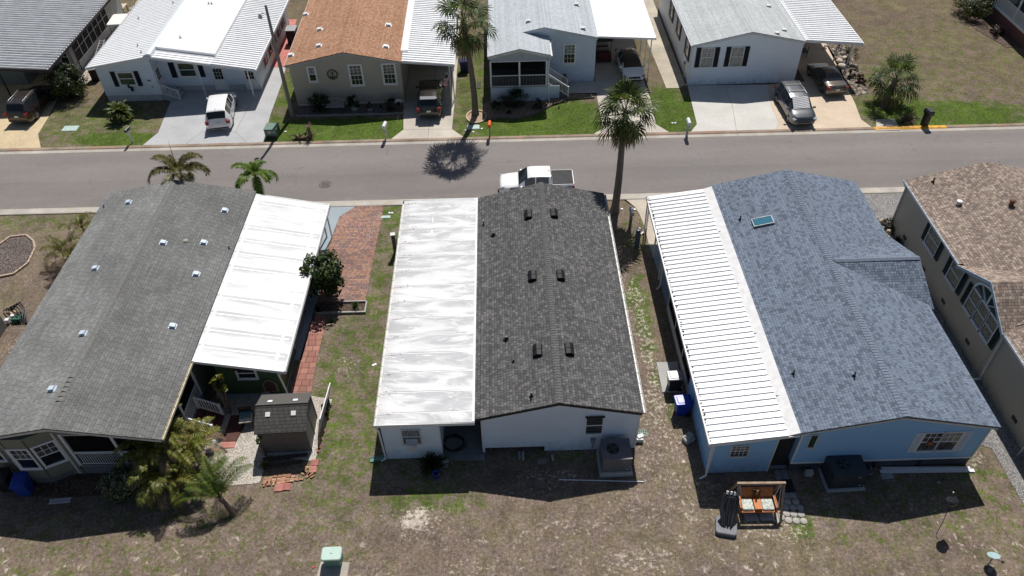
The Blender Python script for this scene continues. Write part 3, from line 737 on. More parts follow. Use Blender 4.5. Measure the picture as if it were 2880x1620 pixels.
    for i in range(14):
        y = -.27 + .62 + i*1.205; x = random.uniform(-4.62,-4.3)
        m.add([(-4.6,y+.034,2.8072),(-.6-random.uniform(0,1.5),y+.034,2.848),(-.8,y+.05,2.846),(-4.6,y+.05,2.8072)], [(0,1,2,3)])
        m.add([(-4.6,y-.048,2.8075),(x+.5,y-.046,2.815),(x+.5,y-.034,2.815),(-4.6,y-.034,2.8075)], [(0,1,2,3)])
        for k in range(3): m.cbox((-4.45+random.uniform(0,.5), y+random.uniform(-.12,.12), 2.808), (.06,.03,.012), random.uniform(0,3))
    m.build('flaking_sealant', surf('old_sealant', (.16,.14,.12), .9, .4, 12), cr)
    # thin dark bird-shaped splashes of old white paint
    m = MB()
    for px, py, w, l in ((1221,618,.05,.5),(1219,652,.07,.45),(1217,640,.28,.10),(1221,600,.22,.07)):
        q = at(px, py, 2.84); m.cbox((q.x-O[0], q.y-O[1], 2.832), (w, l, .012), .1)
    m.build('paint_splash', surf('white_splash', (.84,.84,.83), .5), cr)
    gutter(h, -4.712, -.27, 16.3, 2.76, -1, 'offwhite', .12, .12)
    
    for a in (((-4.80, -.253, -.30, -.273, 2.64, 2.82)), (-4.80, -.253, 16.353, 16.38, 2.64, 2.83)): m = MB(); m.box(*a); m.build('fascia', MATS['white'], h)
    # store room under the carport
    sw = siding('block_white', (.70,.80,.93), .20, var=.05, dark=.86)
    m = MB(); m.box(-4.56, -1.91, -.19, 3.6, 0, 2.665); st = m.build('store_room', sw, h)
    m = MB(); m.box(-1.909, -1.88, -.21, -.16, 0, 2.66); m.build('corner_trim', MATS['offwhite'], h)
    window(h, face(-3.62, -.19, 1.25), .80, 1.04, .05, (1,0,0), 'glass_l', 'glass_l', 'offwhite')
    ac = MB(); ac.box(-3.50, -2.96, -.30, -.245, 1.25, 1.63); ac.box(-3.44, -3.02, -.62, -.301, 1.20, 1.58)
    for k in range(6): ac.box(-3.40, -3.06, -.632, -.621, 1.25+k*.05, 1.27+k*.05)
    tag(ac.build('window_air_conditioner', MATS['offwhite']), 'window air conditioner jutting from the small window of the white store room', 'air conditioner').location = (*O, 0)
    post(h, -1.85, 5.5, 0, 2.68, .1); post(h, -4.6, 8, 0, 2.66, .1); post(h, -4.6, 12, 0, 2.66, .1); post(h, -4.6, 16.1, 0, 2.66, .1)
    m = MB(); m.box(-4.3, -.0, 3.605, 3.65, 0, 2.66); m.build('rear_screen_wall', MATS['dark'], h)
    downspout(h, [(-4.77,-.24,2.68),(-4.66,-.24,2.3),(-4.62,-.235,.1),(-4.85,-.33,.05)])
    m = MB(); m.prism([(-4.62,-.1),(-.02,-.1),(-.02,16.2),(-4.62,16.2)], -.05, .06); tag(m.build('carport_floor', concrete('floor_c', (.20,.205,.215), None, .3), None), kind='structure').location = (*O, 0)
    m = MB()
    for i in range(6): m.box(-1.75+i*.31, -1.46+i*.31, -.42, -.12, 0, .045)
    tag(m.build('path', concrete('block_path', (.24,.24,.235), None, .3)), kind='structure').location = (*O, 0)

# ================================================================ right house: blue siding
def house_blue():
    O = (12.6, 19.46)
    h = thing('mobile_home', 'light blue mobile home with blue grey shingle roof and ribbed white carport roof', 'house', (*O, 0), R(.57))
    sid = siding('siding_blue', (.29,.55,.87), .12, var=.04, dirt=(.12,.2,.3))
    tones = [(0.166,0.205,0.266),(0.175,0.214,0.277),(0.122,0.150,0.201),(0.163,0.200,0.262),(0.182,0.224,0.289),(0.106,0.129,0.171),(0.170,0.210,0.272),(0.142,0.173,0.228)]
    sh = shingle('shingle_blue', tones, .14, .32, gap=.68, edge=.60, stain=.08)
    shx = shingle('shingle_blue_cross', tones, .14, .32, swap=True, gap=.6, edge=.38, stain=.08)  # course shade lines painted stronger, so the cross gable looks more shaded
    cap = surf('cap_blue', (.15,.18,.235), .9, .2, 8)
    gable_walls(h, 0, 8.42, 0, 17.8, 2.98, 4.2, 2.94, 3.96, sid, .67)
    m = MB(); m.xprism([(-.13,3.12),(-.13,3.03),(4.2,4.00),(8.70,2.98),(8.70,3.07),(4.2,4.10)], -.1, 18.1)
    ro = m.build('roof', sh, h)
    c = MB(); n = 110
    for i in range(n):
        ya = -.1+18.2*i/n; yb = ya+.2; w = .16
        zz = lambda d, x: 4.10-abs(x)*.229+d
        c.add([(4.2+x, ya, zz(.03 if abs(x) > .1 else .036, x)) for x in (-w,-.05,.05,w)]+[(4.2+x, yb, zz(.008, x)) for x in (-w,-.05,.05,w)]+[(4.2-w,ya,zz(.001,w)),(4.2+w,ya,zz(.001,w))],
              [(0,1,5,4),(1,2,6,5),(2,3,7,6),(8,9,3,2,1,0)])
    c.build('ridge_cap', cap, ro)
    m = MB(); m.xprism([(-.13,3.025),(-.13,2.985),(4.2,3.955),(8.70,2.935),(8.70,2.975),(4.2,3.995)], -.085, -.07); m.build('drip_edge', MATS['black'], h)
    m = MB(); m.xprism([(-.1,2.98),(-.1,2.86),(4.2,3.83),(8.65,2.81),(8.65,2.93),(4.2,3.95)], -.065, -.04); m.box(8.62,8.65,-.03,17.9,2.80,2.92); m.build('fascia', MATS['offwhite'], h)
    # cross gable on the right slope: ridge runs to the right from the main ridge
    yc, yr0, yf = 29.4-O[1], 26.8-O[1], 32.2-O[1]
    xa, xe, zt, ze = 4.28, 8.86, 4.09, 2.98
    m = MB()
    m.add([(xa,yc,zt+.03),(xe+.05,yc,zt+.0),(xe+.05,yr0-.1,ze-.0),(8.6,yr0-.1,ze+.0)], [(0,3,2,1)])
    m.add([(xa,yc,zt+.03),(xe+.05,yc,zt),(xe+.05,yf+.1,ze),(8.6,yf+.1,ze+.0)], [(0,1,2,3)])
    dr = m.build('cross_gable_roof', shx, h)
    m = MB(); m.add([(8.60,yr0,2.85),(8.60,yf,2.85),(8.60,yf,3.0),(8.60,yc,3.95),(8.60,yr0,3.0)], [(0,1,2,3,4)]); m.build('gable_wall', sid, h)
    m = MB()
    for i in range(26):
        xx = xa+.15+i*.17; w = .15
        m.add([(xx,yc-w,zt-w*.36+.035),(xx,yc,zt+.05),(xx,yc+w,zt-w*.36+.035),(xx+.2,yc-w,zt-w*.36+.05),(xx+.2,yc,zt+.065),(xx+.2,yc+w,zt-w*.36+.05)], [(0,3,4,1),(1,4,5,2)])
    m.build('ridge_cap', cap, dr)
    corner_trim(h, 8.38, 0, .68, 2.85, .08, 'offwhite'); corner_trim(h, .05, 0, .68, 2.9, .09)
    m = MB(); m.box(0, 8.44, -.03, -.002, .60, .70); m.build('base_trim', MATS['white'], h)
    # painted stone skirting
    s = NT('painted_stone'); vo = s.n('ShaderNodeTexVoronoi', feature='DISTANCE_TO_EDGE'); s.l(s.noise(1.5, 2, out=1), vo.inputs['Vector'])
    s.l(s.coord(), vo.inputs['Vector']); vo.inputs['Scale'].default_value = 3.2
    s.bump(vo.outputs[0], .6, .04); colr = s.mix(s.rng(vo.outputs[0], .0, .05), (.012,.013,.02), (.06,.068,.10))
    stone = s.done(colr, .8)
    m = MB(); m.box(.03, 8.40, .02, 17.7, 0, .60); m.build('stone_skirting', stone, h)
    for a in (3.9, 6.0): m = MB(); m.box(a, a+.2, .0, .019, .0, .52); m.build('skirting_vent', MATS['black'], h)
    window(h, face(.45, 0, 1.88), .30, .94, .04, (1,0,0), 'glass_g', 'glass_g', 'offwhite', sash=False)
    for i, (x, gl) in enumerate(((5.56,'glass_c'),(6.42,'glass_l'))):
        window(h, face(x, 0, 1.32), .80, 1.36, .05, (3,2,0), gl, 'glass_c')
    for x in (5.16, 7.28): shutter(h, face(0, 0, 1.26), x, .34, 1.48, 'white')
    m = MB(face(5.95, -.09, 2.0)); m.cbox((0,0,0),(.28,.06,.16), ry=.3); m.cbox((-.05,-.02,.02),(.12,.05,.22)); m.build('window_ornament', surf('rust_ornament', (.35,.10,.05), .7), h)
    # roof pipes, skylight
    def zr(x): return 4.10-abs(x-4.2)*.229
    def on(px, py):
        q = at(px, py, 3.6)
        for _ in range(4): q = at(px, py, zr(q.x-O[0]))
        return q.x-O[0], q.y-O[1]
    for px, py in ((2088,618),(2233,1052),(2404,1059)):
        x, y = on(px, py); pipe_vent(ro, x, y, zr(x), .035, .32)
    x, y = on(2152, 626)
    T = Matrix.Translation((x,y,zr(x)+.04)) @ Matrix.Rotation(-.228, 4, 'Y')
    m = MB(T)
    for a in ((-.56,.56,-.33,-.30),(-.56,.56,.30,.33),(-.56,-.53,-.299,.299),(.53,.56,-.299,.299)): m.box(*a, -.10, .09)
    sk = m.build('skylight', MATS['metalgrey'], ro); m = MB(T); m.box(-.529,.529,-.299,.299,.0,.07); m.build('pane', glass('skylight_glass', (.012,.075,.14), .12, (.03,.20,.28)), sk)
    # carport roof in white ribbed pans + wide flashing
    cr = pan_roof(h, -4.0, 2.48, -.62, 2.94, -.1, 17.98, MATS['panwhite'], .347, .062, .085)
    m = MB(); m.xprism([(-.618,2.93),(-.618,2.96),(-.135,3.13),(-.135,3.03)], -.09, 17.97)
    for y in (2.1, 6.0, 9.6, 13.9): m.box(-.60,-.15,y-.02,y,2.955,3.03)
    m.build('flashing', surf('flashing_white', (.66,.66,.66), .5, .12, 3), cr)
    m = MB(); m.box(-4.07,-4.005,-.12,18.0,2.35,2.53)
    m.build('fascia', MATS['white'], h)
    m = MB(); m.xprism([(-4.0,2.35),(-4.0,2.47),(-.14,3.0),(-.14,2.88)], -.14, -.105); m.build('fascia', MATS['white'], h)
    m = MB(); random.seed(3)
    for i in range(150): m.cbox((-3.94+random.uniform(-.04,.05), random.uniform(-.0,17.8), 2.497), (.05,.09,.02), random.uniform(0,3))
    m.build('leaf_debris', surf('dead_leaves', (.05,.04,.035), .9), cr, kind='stuff')
    # store room at the back
    m = MB(); m.xprism([(-3.78,0.03),(-.92,0.03),(-.92,2.86),(-3.78,2.42)], -.0, 4.6); m.build('store_room', sid, h)
    corner_trim(h, -3.75, -.005, .04, 2.38, .11); corner_trim(h, -.95, -.005, .04, 2.75, .06, 'offwhite')
    window(h, face(-2.92, .0, 1.38), .76, .80, .04, (4,2,2), 'glass_l', 'glass', 'offwhite')
    m = MB(); m.box(-.90,-.01,.3,.36,.05,2.85)
    for k in range(8): m.cbox((-.85+k*.11,.28,1.45),(.06,.05,2.75))
    m.build('curtain', surf('dark_curtain', (.035,.04,.045), .8), h)
    downspout(h, [(-4.0,-.13,2.35),(-3.86,-.06,2.1),(-3.85,-.2,.12),(-4.15,-.3,.05)])
    # screened porch
    m = MB(); m.box(-3.78,-3.70,4.6,10.6,.05,.62); m.build('kick_wall', surf('kick_wall', (.50,.50,.48), .6, .15), h)
    for y in (4.66,6.6,8.6,10.56): post(h, -3.74, y, .62, 2.42, .06)
    m = MB(); m.box(-3.75,-3.745,4.7,10.5,.62,2.42); m.build('insect_screen', MATS['screen'], h)
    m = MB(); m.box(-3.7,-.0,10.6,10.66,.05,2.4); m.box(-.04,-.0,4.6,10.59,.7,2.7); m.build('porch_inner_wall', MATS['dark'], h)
    for y in (13.2, 15.2, 17.9): post(h, -3.8, y, 0, 2.40, .08)
    downspout(h, [(-4.0,12.6,2.38),(-3.85,12.6,2.1),(-3.85,12.5,.15),(-4.05,12.3,.06)])
    downspout(h, [(-4.02,17.6,2.38),(-4.0,17.6,2.1),(-4.0,17.5,.12),(-4.25,17.3,.06)])

# ================================================================ left house: sage green, grey weathered shingles
def house_green():
    O = (-15.9, 20.2)
    h = thing('mobile_home', 'sage green mobile home with weathered grey shingle roof and bright white carport roof', 'house', (*O, 0), R(-.47))
    wall = siding('siding_sage', (.225,.225,.185), .60, dark=.93, var=.08)
    tones = [(.155,.157,.155),(.180,.183,.180),(.163,.166,.163),(.195,.198,.194),(.170,.173,.171)]
    s_l = shingle('shingle_grey', tones, .135, .31, split=False, edge=.62, gap=.6, stain=.22, stainc=(.115,.112,.105), rowshade=.1, left=(-4.3, 1.28))  # left slope lightened in the colour to stand in for view-angle sheen
    cap = surf('cap_grey', (.16,.158,.15), .9, .2, 5)
    # main body; the back right corner is an open screened porch
    m = MB(); m.xprism([(-8.4,0),(-4.55,0),(-4.55,4.16),(-8.4,3.36)], .0, 17.4)
    m.xprism([(-4.549,0),(-.25,0),(-.25,3.40),(-4.3,4.22),(-4.549,4.16)], 4.2, 17.4)
    m.build('wall', wall, h)
    m = MB(); m.xprism([(-4.6,3.10),(-4.6,4.15),(-4.3,4.22),(-.1,3.38),(-.1,3.10)], .0, .1); m.build('gable_wall', wall, h)
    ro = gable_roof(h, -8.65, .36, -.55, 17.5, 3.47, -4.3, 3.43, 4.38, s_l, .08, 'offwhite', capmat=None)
    c = MB(); n = 18
    for i in range(n):
        ya = -.55+18*i/n; yb = ya+1.0; w = .14
        c.add([(-4.3-w,ya,4.365),(-4.3,ya,4.40),(-4.3+w,ya,4.365),(-4.3-w,yb,4.365),(-4.3,yb,4.40),(-4.3+w,yb,4.365)], [(0,1,4,3),(1,2,5,4)])
    for i in range(6):
        c.add([(-4.46,.9+i*.27,4.37),(-4.3,.9+i*.27,4.45),(-4.14,.9+i*.27,4.37),(-4.45,1.15+i*.27,4.362),(-4.3,1.15+i*.27,4.402),(-4.15,1.15+i*.27,4.362)], [(0,1,4,3),(1,2,5,4),(0,2,1)])
    c.build('ridge_cap', cap, ro)
    sl = math.atan2(.93, 4.45); sr = math.atan2(.95, 4.63)
    def zr(x): return 4.38-(-4.3-x)*.91/4.35 if x < -4.3 else 4.38-(x+4.3)*.95/4.66
    def on(px, py):
        q = at(px, py, 3.9)
        for _ in range(5): q = at(px, py, zr(q.x-O[0]))
        return q.x-O[0], q.y-O[1]
    k = 1.118
    for px, py in ((318,511),(560,530),(406,612),(508,611),(236,677),(490,690),(432,821),(207,841),(130,981)):
        x, y = on(px*k, py*k); roof_vent(ro, x, y, zr(x), surf('vent_bluewhite', (.52,.60,.68), .5, .1), .25, .23, .13, -sl if x < -4.3 else sr)
    x, y = on(461*k, 607*k); m = MB(); m.lathe((x,y,zr(x)-.02), [(.16,0),(.15,.05),(.09,.09),(0,.10)], 12); m.build('roof_vent', surf('old_dome', (.35,.33,.26), .8), ro)
    for px, py in ((573,624),(256,522)):
        x, y = on(px*k, py*k); pipe_vent(ro, x, y, zr(x), .04, .2, 'metalgrey')
    gutter(h, .362, -.5, 4.0, 3.38, 1, surf('yellowed_gutter', (.55,.50,.38), .6, .25, 3), .12, .10)
    # bay window
    B = [(-7.35,.0),(-6.75,-.48),(-5.75,-.48),(-4.78,.0)]
    m = MB(); m.prism([(-7.35,.001),(-4.78,.001),(-5.75,-.48),(-6.75,-.48)][::-1], .45, 3.5); bw = m.build('bay', wall, h)
    m = MB(); m.prism([(-7.1,.001),(-5.0,.001),(-5.85,-.45),(-6.7,-.45)][::-1], .0, .449); m.build('bay_base', surf('bay_base', (.14,.145,.15), .8), h)
    def facet(a, b, off, w, z, hh):
        ang = math.degrees(math.atan2(b[1]-a[1], b[0]-a[0])); d = Vector((b[0]-a[0], b[1]-a[1])).normalized()
        return face(a[0]+d.x*off, a[1]+d.y*off, z, ang)
    window(h, facet(B[1], B[2], .12, .8, 1.35, 1.5), .78, 1.4, .09, (3,2,0), 'glass_c', 'glass')
    window(h, facet(B[2], B[3], .17, .8, 1.35, 1.5), .82, 1.4, .09, (3,2,0), 'glass_c', 'glass')
    window(h, facet(B[0], B[1], .12, .6, 1.35, 1.5), .60, 1.4, .09, (1,0,0), 'glass', 'glass')
    m = MB()
    for x, y in (B[1], B[2]): m.box(x-.03, x+.03, y-.02, y+.03, .46, 3.4)
    m.build('corner_trim', surf('sage_trim', (.13,.13,.105), .7), h)
    corner_trim(h, -4.72, -.01, .1, 3.3, .10, 'offwhite')
    # far left window of the same wall
    window(h, face(-8.5, 0, 1.3), .8, 1.3, .09, (3,2,0), 'glass', 'glass')
    # porch
    m = MB(); m.box(-4.5, .05, .02, 4.18, 0, .66); m.build('porch_base', surf('porch_base', (.16,.17,.19), .8, .2), h)
    m = MB(); m.box(-4.55, .08, -.02, 4.19, .661, .75); m.build('porch_floor', surf('porch_floor', (.22,.24,.27), .7, .2), h)
    for x in (-4.42, -2.2, .0): post(h, x, .03, .75, 3.2, .13)
    for y in (2.1, 4.1): post(h, .02, y, .75, 3.2, .11)
    m = MB(); m.box(-4.5,.08,.0,.07,3.06,3.2); m.box(-.03,.07,.08,4.2,3.06,3.2); m.box(-4.35,-.08,.0,.05,1.72,1.78); m.build('porch_beam', MATS['white'], h)
    railing(h, (-4.34,.03), (-2.28,.03), .75, .92); railing(h, (-2.12,.03), (-.08,.03), .75, .92)
    railing(h, (.02,.12), (.02,2.0), .75, .92); railing(h, (.02,2.2), (.02,4.0), .75, .92)
    m = MB(); m.box(-4.34,-.08,.031,.035,.8,3.05); m.box(.02,.024,.12,4.0,.8,3.05); m.build('insect_screen', MATS['screen'], h)
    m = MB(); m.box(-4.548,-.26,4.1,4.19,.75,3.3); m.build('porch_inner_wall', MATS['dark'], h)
    # steps down from the porch to the right with white stair rail
    m = MB()
    for i in range(4): m.box(.12+i*.28, .12+(i+1)*.28, 2.0, 3.2, 0, .66-i*.16)
    m.build('steps', surf('maroon_steps', (.09,.03,.028), .8), h)
    stair_rail(h, (.15,1.98,.72), (1.2,1.98,.1)); stair_rail(h, (.15,3.22,.72), (1.2,3.22,.1))
    # carport roof: bright coating with pale seams
    s = NT('bright_white_coating'); p = s.sep(s.coord())
    fr = s.math('FRACT', s.math('DIVIDE', s.math('SUBTRACT', p[1], 5.2), 1.16)); pid = s.math('FLOOR', s.math('DIVIDE', s.math('SUBTRACT', p[1], 5.2), 1.16))
    rnd_ = s.wn(w=s.math('ADD', pid, .5), dim='1D')
    vec = s.xyz(s.math('MULTIPLY', p[0], .45), s.math('MULTIPLY', p[1], 1.8), s.math('MULTIPLY', rnd_, 40)); a = s.noise(1.3, 5, .6, vec=vec, dist=.5); c = s.noise(26, 3)
    band = s.math('MULTIPLY', s.rng(fr, .35, .98, 0, 1, True), s.math('ADD', .18, s.math('MULTIPLY', rnd_, .75)))
    g = s.math('ADD', band, s.rng(a, .38, .68, -.35, .45))
    colr = s.ramp(g, [(.05,(.62,.625,.63)),(.35,(.53,.54,.55)),(.7,(.43,.44,.45)),(1,(.37,.375,.385))])
    colr = s.mix(s.math('MULTIPLY', s.rng(p[0], 4.0, 4.7, 0, .5), s.rng(c, .4, .62)), colr, (.34,.34,.34))
    wcoat = s.done(colr, .5, 0, .4)
    m = MB(); m.xprism([(.20,3.34),(.20,3.22),(4.60,2.28),(4.60,2.40)], 4.08, 17.33); cr = m.build('carport_roof', wcoat, h)
    m = MB(); bright = surf('seam_bright', (.76,.76,.76), .5, .04)
    cz = lambda x: 3.34-(x-.2)*.94/4.4+.006
    for i in range(11):
        y = 4.08 + .9 + i*1.16
        m.add([(.4,y-.045,cz(.4)),(4.45,y-.045,cz(4.45)),(4.45,y+.045,cz(4.45)),(.4,y+.045,cz(.4))], [(0,1,2,3)])
    m.add([(.50,4.2,cz(.5)+.003),(.62,4.2,cz(.62)+.003),(.62,17.2,cz(.62)+.003),(.50,17.2,cz(.5)+.003)], [(0,1,2,3)])
    m.add([(4.05,4.2,cz(4.05)+.003),(4.19,4.2,cz(4.19)+.003),(4.19,17.2,cz(4.19)+.003),(4.05,17.2,cz(4.05)+.003)], [(0,1,2,3)])
    m.build('seam', bright, cr)
    m = MB(); m.box(4.602,4.68,4.03,17.38,2.22,2.45); m.xprism([(.2,3.35),(.2,3.18),(4.601,2.24),(4.601,2.42)], 4.03, 4.078); m.xprism([(.2,3.35),(.2,3.20),(4.601,2.26),(4.601,2.42)], 17.332, 17.38)
    m.build('fascia', MATS['white'], h)
    m = MB(); m.box(4.685,4.71,4.03,17.38,2.26,2.38); m.build('gutter', MATS['metalgrey'], h)
    # green store room, lattice and posts under the carport
    gr = siding('siding_moss', (.06,.10,.05), .3, dark=.95, var=.1)
    m = MB(); m.xprism([(.95,0),(4.02,0),(4.02,2.36),(.95,2.88)], 4.6, 7.4); m.build('store_room', gr, h)
    window(h, face(2.02, 4.6, 1.35), .85, .72, .10, (1,0,0), 'glass', 'glass')
    m = MB(); m.box(1.9,2.98,4.50,4.56,1.98,2.20); m.build('window_awning', surf('maroon_awning', (.06,.02,.02), .8), h)
    downspout(h, [(4.4,4.0,2.25),(4.15,4.3,2.05),(4.15,4.55,.3),(4.35,4.2,.1)])
    m = MB(); n = 60
    for i in range(n):
        y = 7.5 + 6.2*i/n; m.bar((4.02,y,.1),(4.02,min(y+1.2,13.7),1.3),.02,.012); m.bar((4.045,y,1.3),(4.045,min(y+1.2,13.7),.1),.02,.012)
        m.bar((4.02,y,1.3),(4.02,min(y+1.2,13.7),2.3),.02,.012); m.bar((4.045,y,2.3),(4.045,min(y+1.2,13.7),1.3),.02,.012)
    for y in (7.46,10.5,13.7): m.box(3.99,4.07,y-.04,y+.04,0,2.34)
    m.box(3.995,4.065,7.5,13.66,2.24,2.34); m.box(3.995,4.065,7.5,13.66,.05,.12)
    m.build('lattice', surf('grey_lattice', (.30,.30,.31), .6), h)
    for y in (15.2, 17.1): post(h, 4.1, y, 0, 2.35, .09, 'offwhite')
    post(h, 4.45, 17.0, 0, 2.28, .07, 'offwhite')

# ================================================================ house at the right edge: beige with brown shingles
def house_beige():
    O = (23.9, 22.0)
    h = thing('mobile_home', 'beige house with brown shingle roof, green shutters and an arched window, at the right edge', 'house', (*O, 0), 0)
    wall = siding('siding_beige', (.45,.405,.33), .13, var=.05)
    tones = [(.25,.19,.155),(.32,.255,.21),(.19,.15,.13),(.40,.325,.27),(.28,.22,.18),(.22,.175,.15),(.35,.28,.23)]
    sh = shingle('shingle_brown', tones, .14, .30, gap=.6, edge=.45, stain=.1)
    shx = shingle('shingle_brown_cross', tones, .14, .30, swap=True, gap=.6, edge=.45, stain=.1)
    M = MATS; M['bottle'] = surf('bottle_green_shutter', (.010,.028,.022), .5, .1); M['bluewhite'] = surf('bluewhite_fascia', (.42,.50,.58), .5, .1)
    # main volume left wall at x=0, y from 2.9 (rear step) to 14.9; rear volume lower in plan further back
    gable_walls(h, 0, 9.0, 2.95, 14.85, 3.38, 4.4, 3.4, 4.5, wall, 0)
    gable_walls(h, 0.012, 9.0, -12.0, 2.949, 3.40, 4.4, 3.4, 4.5, wall, 0)
    m = MB()
    def zz(x): return 3.50 + (x+.1)*.262
    m.add([(0.02,2.9,3.53),(4.4,2.9,zz(4.4)),(4.4,7.55,zz(4.4)),(0.02,7.55,3.53)], [(0,1,2,3)])
    m.add([(-.1,7.55,3.50),(4.4,7.55,zz(4.4)),(4.4,15.1,zz(4.4)),(-.1,15.1,3.50)], [(0,1,2,3)])
    m.add([(-.1,7.55,3.40),(4.4,7.55,zz(4.4)-.1),(4.4,15.1,zz(4.4)-.1),(-.1,15.1,3.40)], [(3,2,1,0)])
    m.add([(4.4,2.0,zz(4.4)),(9.2,2.0,3.5),(9.2,15.1,3.5),(4.4,15.1,zz(4.4))], [(0,1,2,3)])
    m.add([(4.4,-12,zz(4.4)),(9.2,-12,3.5),(9.2,2.0,3.5),(4.4,2.0,zz(4.4))], [(0,1,2,3)])
    m.add([(-.1,-12,3.46),(4.4,-12,zz(4.4)-.02),(4.4,3.0,zz(4.4)-.02),(-.1,3.0,3.46)], [(0,1,2,3)])
    m.add([(-.1,15.1,3.40),(4.4,15.1,zz(4.4)-.1),(9.2,15.1,3.4),(9.2,15.1,3.5),(4.4,15.1,zz(4.4)),(-.1,15.1,3.50)], [(0,1,2,3,4,5)])
    m.add([(-.1,7.55,3.4),(-.1,15.1,3.4),(-.1,15.1,3.5),(-.1,7.55,3.5)], [(0,3,2,1)])
    ro = m.build('roof', sh, h)
    # gable over the arched window: ridge runs to the right from the wall
    yc, ya, yb = 4.85, 2.55, 7.55; zp, ze = 4.72, 3.42
    m = MB(); m.add([(0.001,ya+.3,3.3),(0.001,yb-.2,3.3),(0.001,yc,4.55)], [(0,1,2)]); m.build('gable_wall', wall, h)
    m = MB()
    m.add([(-.25,yc,zp),(4.45,yc,zp+.02),(4.45,ya-.1,ze),(-.25,ya,ze)], [(0,3,2,1)])
    m.add([(-.25,yc,zp),(4.45,yc,zp+.02),(4.45,yb+.05,ze),(-.25,yb,ze)], [(0,1,2,3)])
    dr = m.build('cross_gable_roof', shx, h)
    m = MB()
    m.add([(-.26,yc,zp+.01),(-.26,ya,ze+.01),(-.26,ya,ze-.16),(-.26,yc,zp-.18),(-.23,yc,zp+.01),(-.23,ya,ze+.01),(-.23,ya,ze-.16),(-.23,yc,zp-.18)], [(0,1,2,3),(7,6,5,4),(3,2,6,7),(0,4,5,1)])
    m.add([(-.26,yc,zp+.01),(-.26,yb,ze+.01),(-.26,yb,ze-.16),(-.26,yc,zp-.18),(-.23,yc,zp+.01),(-.23,yb,ze+.01),(-.23,yb,ze-.16),(-.23,yc,zp-.18)], [(3,2,1,0),(4,5,6,7),(7,6,2,3),(1,5,4,0)])
    m.box(-.23,.0,yb-.12,yb-.02,3.2,3.42); m.box(-.23,.0,ya+.02,ya+.1,3.2,3.42); m.build('fascia', M['bluewhite'], h)
    gutter(h, -.102, 7.62, 15.1, 3.47, -1, 'white', .11, .11); gutter(h, -.102, -12, 2.9, 3.44, -1, 'white', .11, .11)
    gv = lambda y, z: Matrix.Translation((0, y, z)) @ Matrix.Rotation(R(-90), 4, 'Z')
    W = lambda ywin, z, w, hh, **k: window(h, gv(ywin - O[1], z), w, hh, .09, (1,0,0), 'glass_g', 'glass_g', **k)
    # (y far edge, sill z, width, height): local x of the frame runs towards smaller y
    W(33.12,2.02,.78+.48,1.30); shutter(h, gv(33.12-O[1],1.96), -.42, .36, 1.4, 'bottle'); shutter(h, gv(33.12-O[1],1.96), 1.32, .36, 1.4, 'bottle')
    W(30.2,2.02,1.1,1.30); shutter(h, gv(30.2-O[1],1.96), -.42, .36, 1.4, 'bottle'); shutter(h, gv(30.2-O[1],1.96), 1.16, .36, 1.4, 'bottle')
    # arched triple window
    for i in range(3): W(27.95-i*.92,1.98,.80,1.30)
    g0 = gv(27.95-O[1], 3.34)
    m = MB(g0); n = 18; cx, rx, rz = 1.32, 1.36, .92
    P = [(cx+rx*math.cos(math.pi*i/n), rz*math.sin(math.pi*i/n)) for i in range(n+1)]
    Q = [(cx+(rx-.13)*math.cos(math.pi*i/n), (rz-.13)*math.sin(math.pi*i/n)+.0) for i in range(n+1)]
    for i in range(n):
        m.add([(P[i][0],-.05,P[i][1]),(P[i+1][0],-.05,P[i+1][1]),(Q[i+1][0],-.05,Q[i+1][1]),(Q[i][0],-.05,Q[i][1]),(P[i][0],.02,P[i][1]),(P[i+1][0],.02,P[i+1][1])], [(0,1,2,3),(0,4,5,1)])
    m.box(cx-.05,cx+.05,-.05,-.02,.02,rz-.06); m.bar((cx-.03,-.04,.02),(cx-.85,-.04,.62),.09,.03); m.bar((cx+.03,-.04,.02),(cx+.85,-.04,.62),.09,.03)
    fo = m.build('window', MATS['white'], h)
    m = MB(g0); m.add([(q[0],-.012,q[1]) for q in Q], [tuple(range(n,-1,-1))]); m.build('pane', MATS['glass_g'], fo)
    for x in (-.42, 2.72): shutter(h, gv(27.95-O[1],1.92), x, .36, 1.4, 'bottle')
    W(19.2,1.9,1.1,1.3); shutter(h, gv(19.2-O[1],1.84), -.42, .36, 1.4, 'bottle')
    for y in (35.0,32.2,29.5,26.5,21.5): m = MB(); m.box(-.02,.01,y-O[1]-.2,y-O[1]+.2,.64,.84); m.build('wall_vent', MATS['black'], h)
    downspout(h, [(-.16,14.95,3.36),(-.05,14.8,3.1),(-.05,14.8,.1)], 'offwhite')
    downspout(h, [(-.16,2.7,3.34),(-.05,2.6,3.0),(-.05,2.5,.35),(-.05,2.45,.2),(-1.0,2.4,.12)], 'offwhite', .10, .08)
    m = MB(); m.bar((-.25,-2.0,.02),(-.25,-2.0,1.2),.04); m.bar((-.25,-3.3,.02),(-.25,-3.3,1.2),.04); m.bar((-.25,-2.0,1.2),(-.05,-2.0,1.2),.03); m.bar((-.25,-3.3,1.2),(-.05,-3.3,1.2),.03)
    m.build('pipe_rack', MATS['offwhite'], h)
    def on(px, py, z=4.1):
        q = at(px, py, z)
        for _ in range(4): q = at(px, py, zz(min(q.x-O[0],4.4)))
        return q.x-O[0], q.y-O[1]
    x, y = on(2624,512); pipe_vent(ro, x, y, zz(x), .04, .3)
    x, y = on(2696,574); m = MB(); m.lathe((x,y,zz(x)-.03), [(.10,0),(.10,.16),(.17,.19),(.16,.25),(.10,.27),(0,.28)], 14); m.build('vent_pipe', MATS['white'], ro)
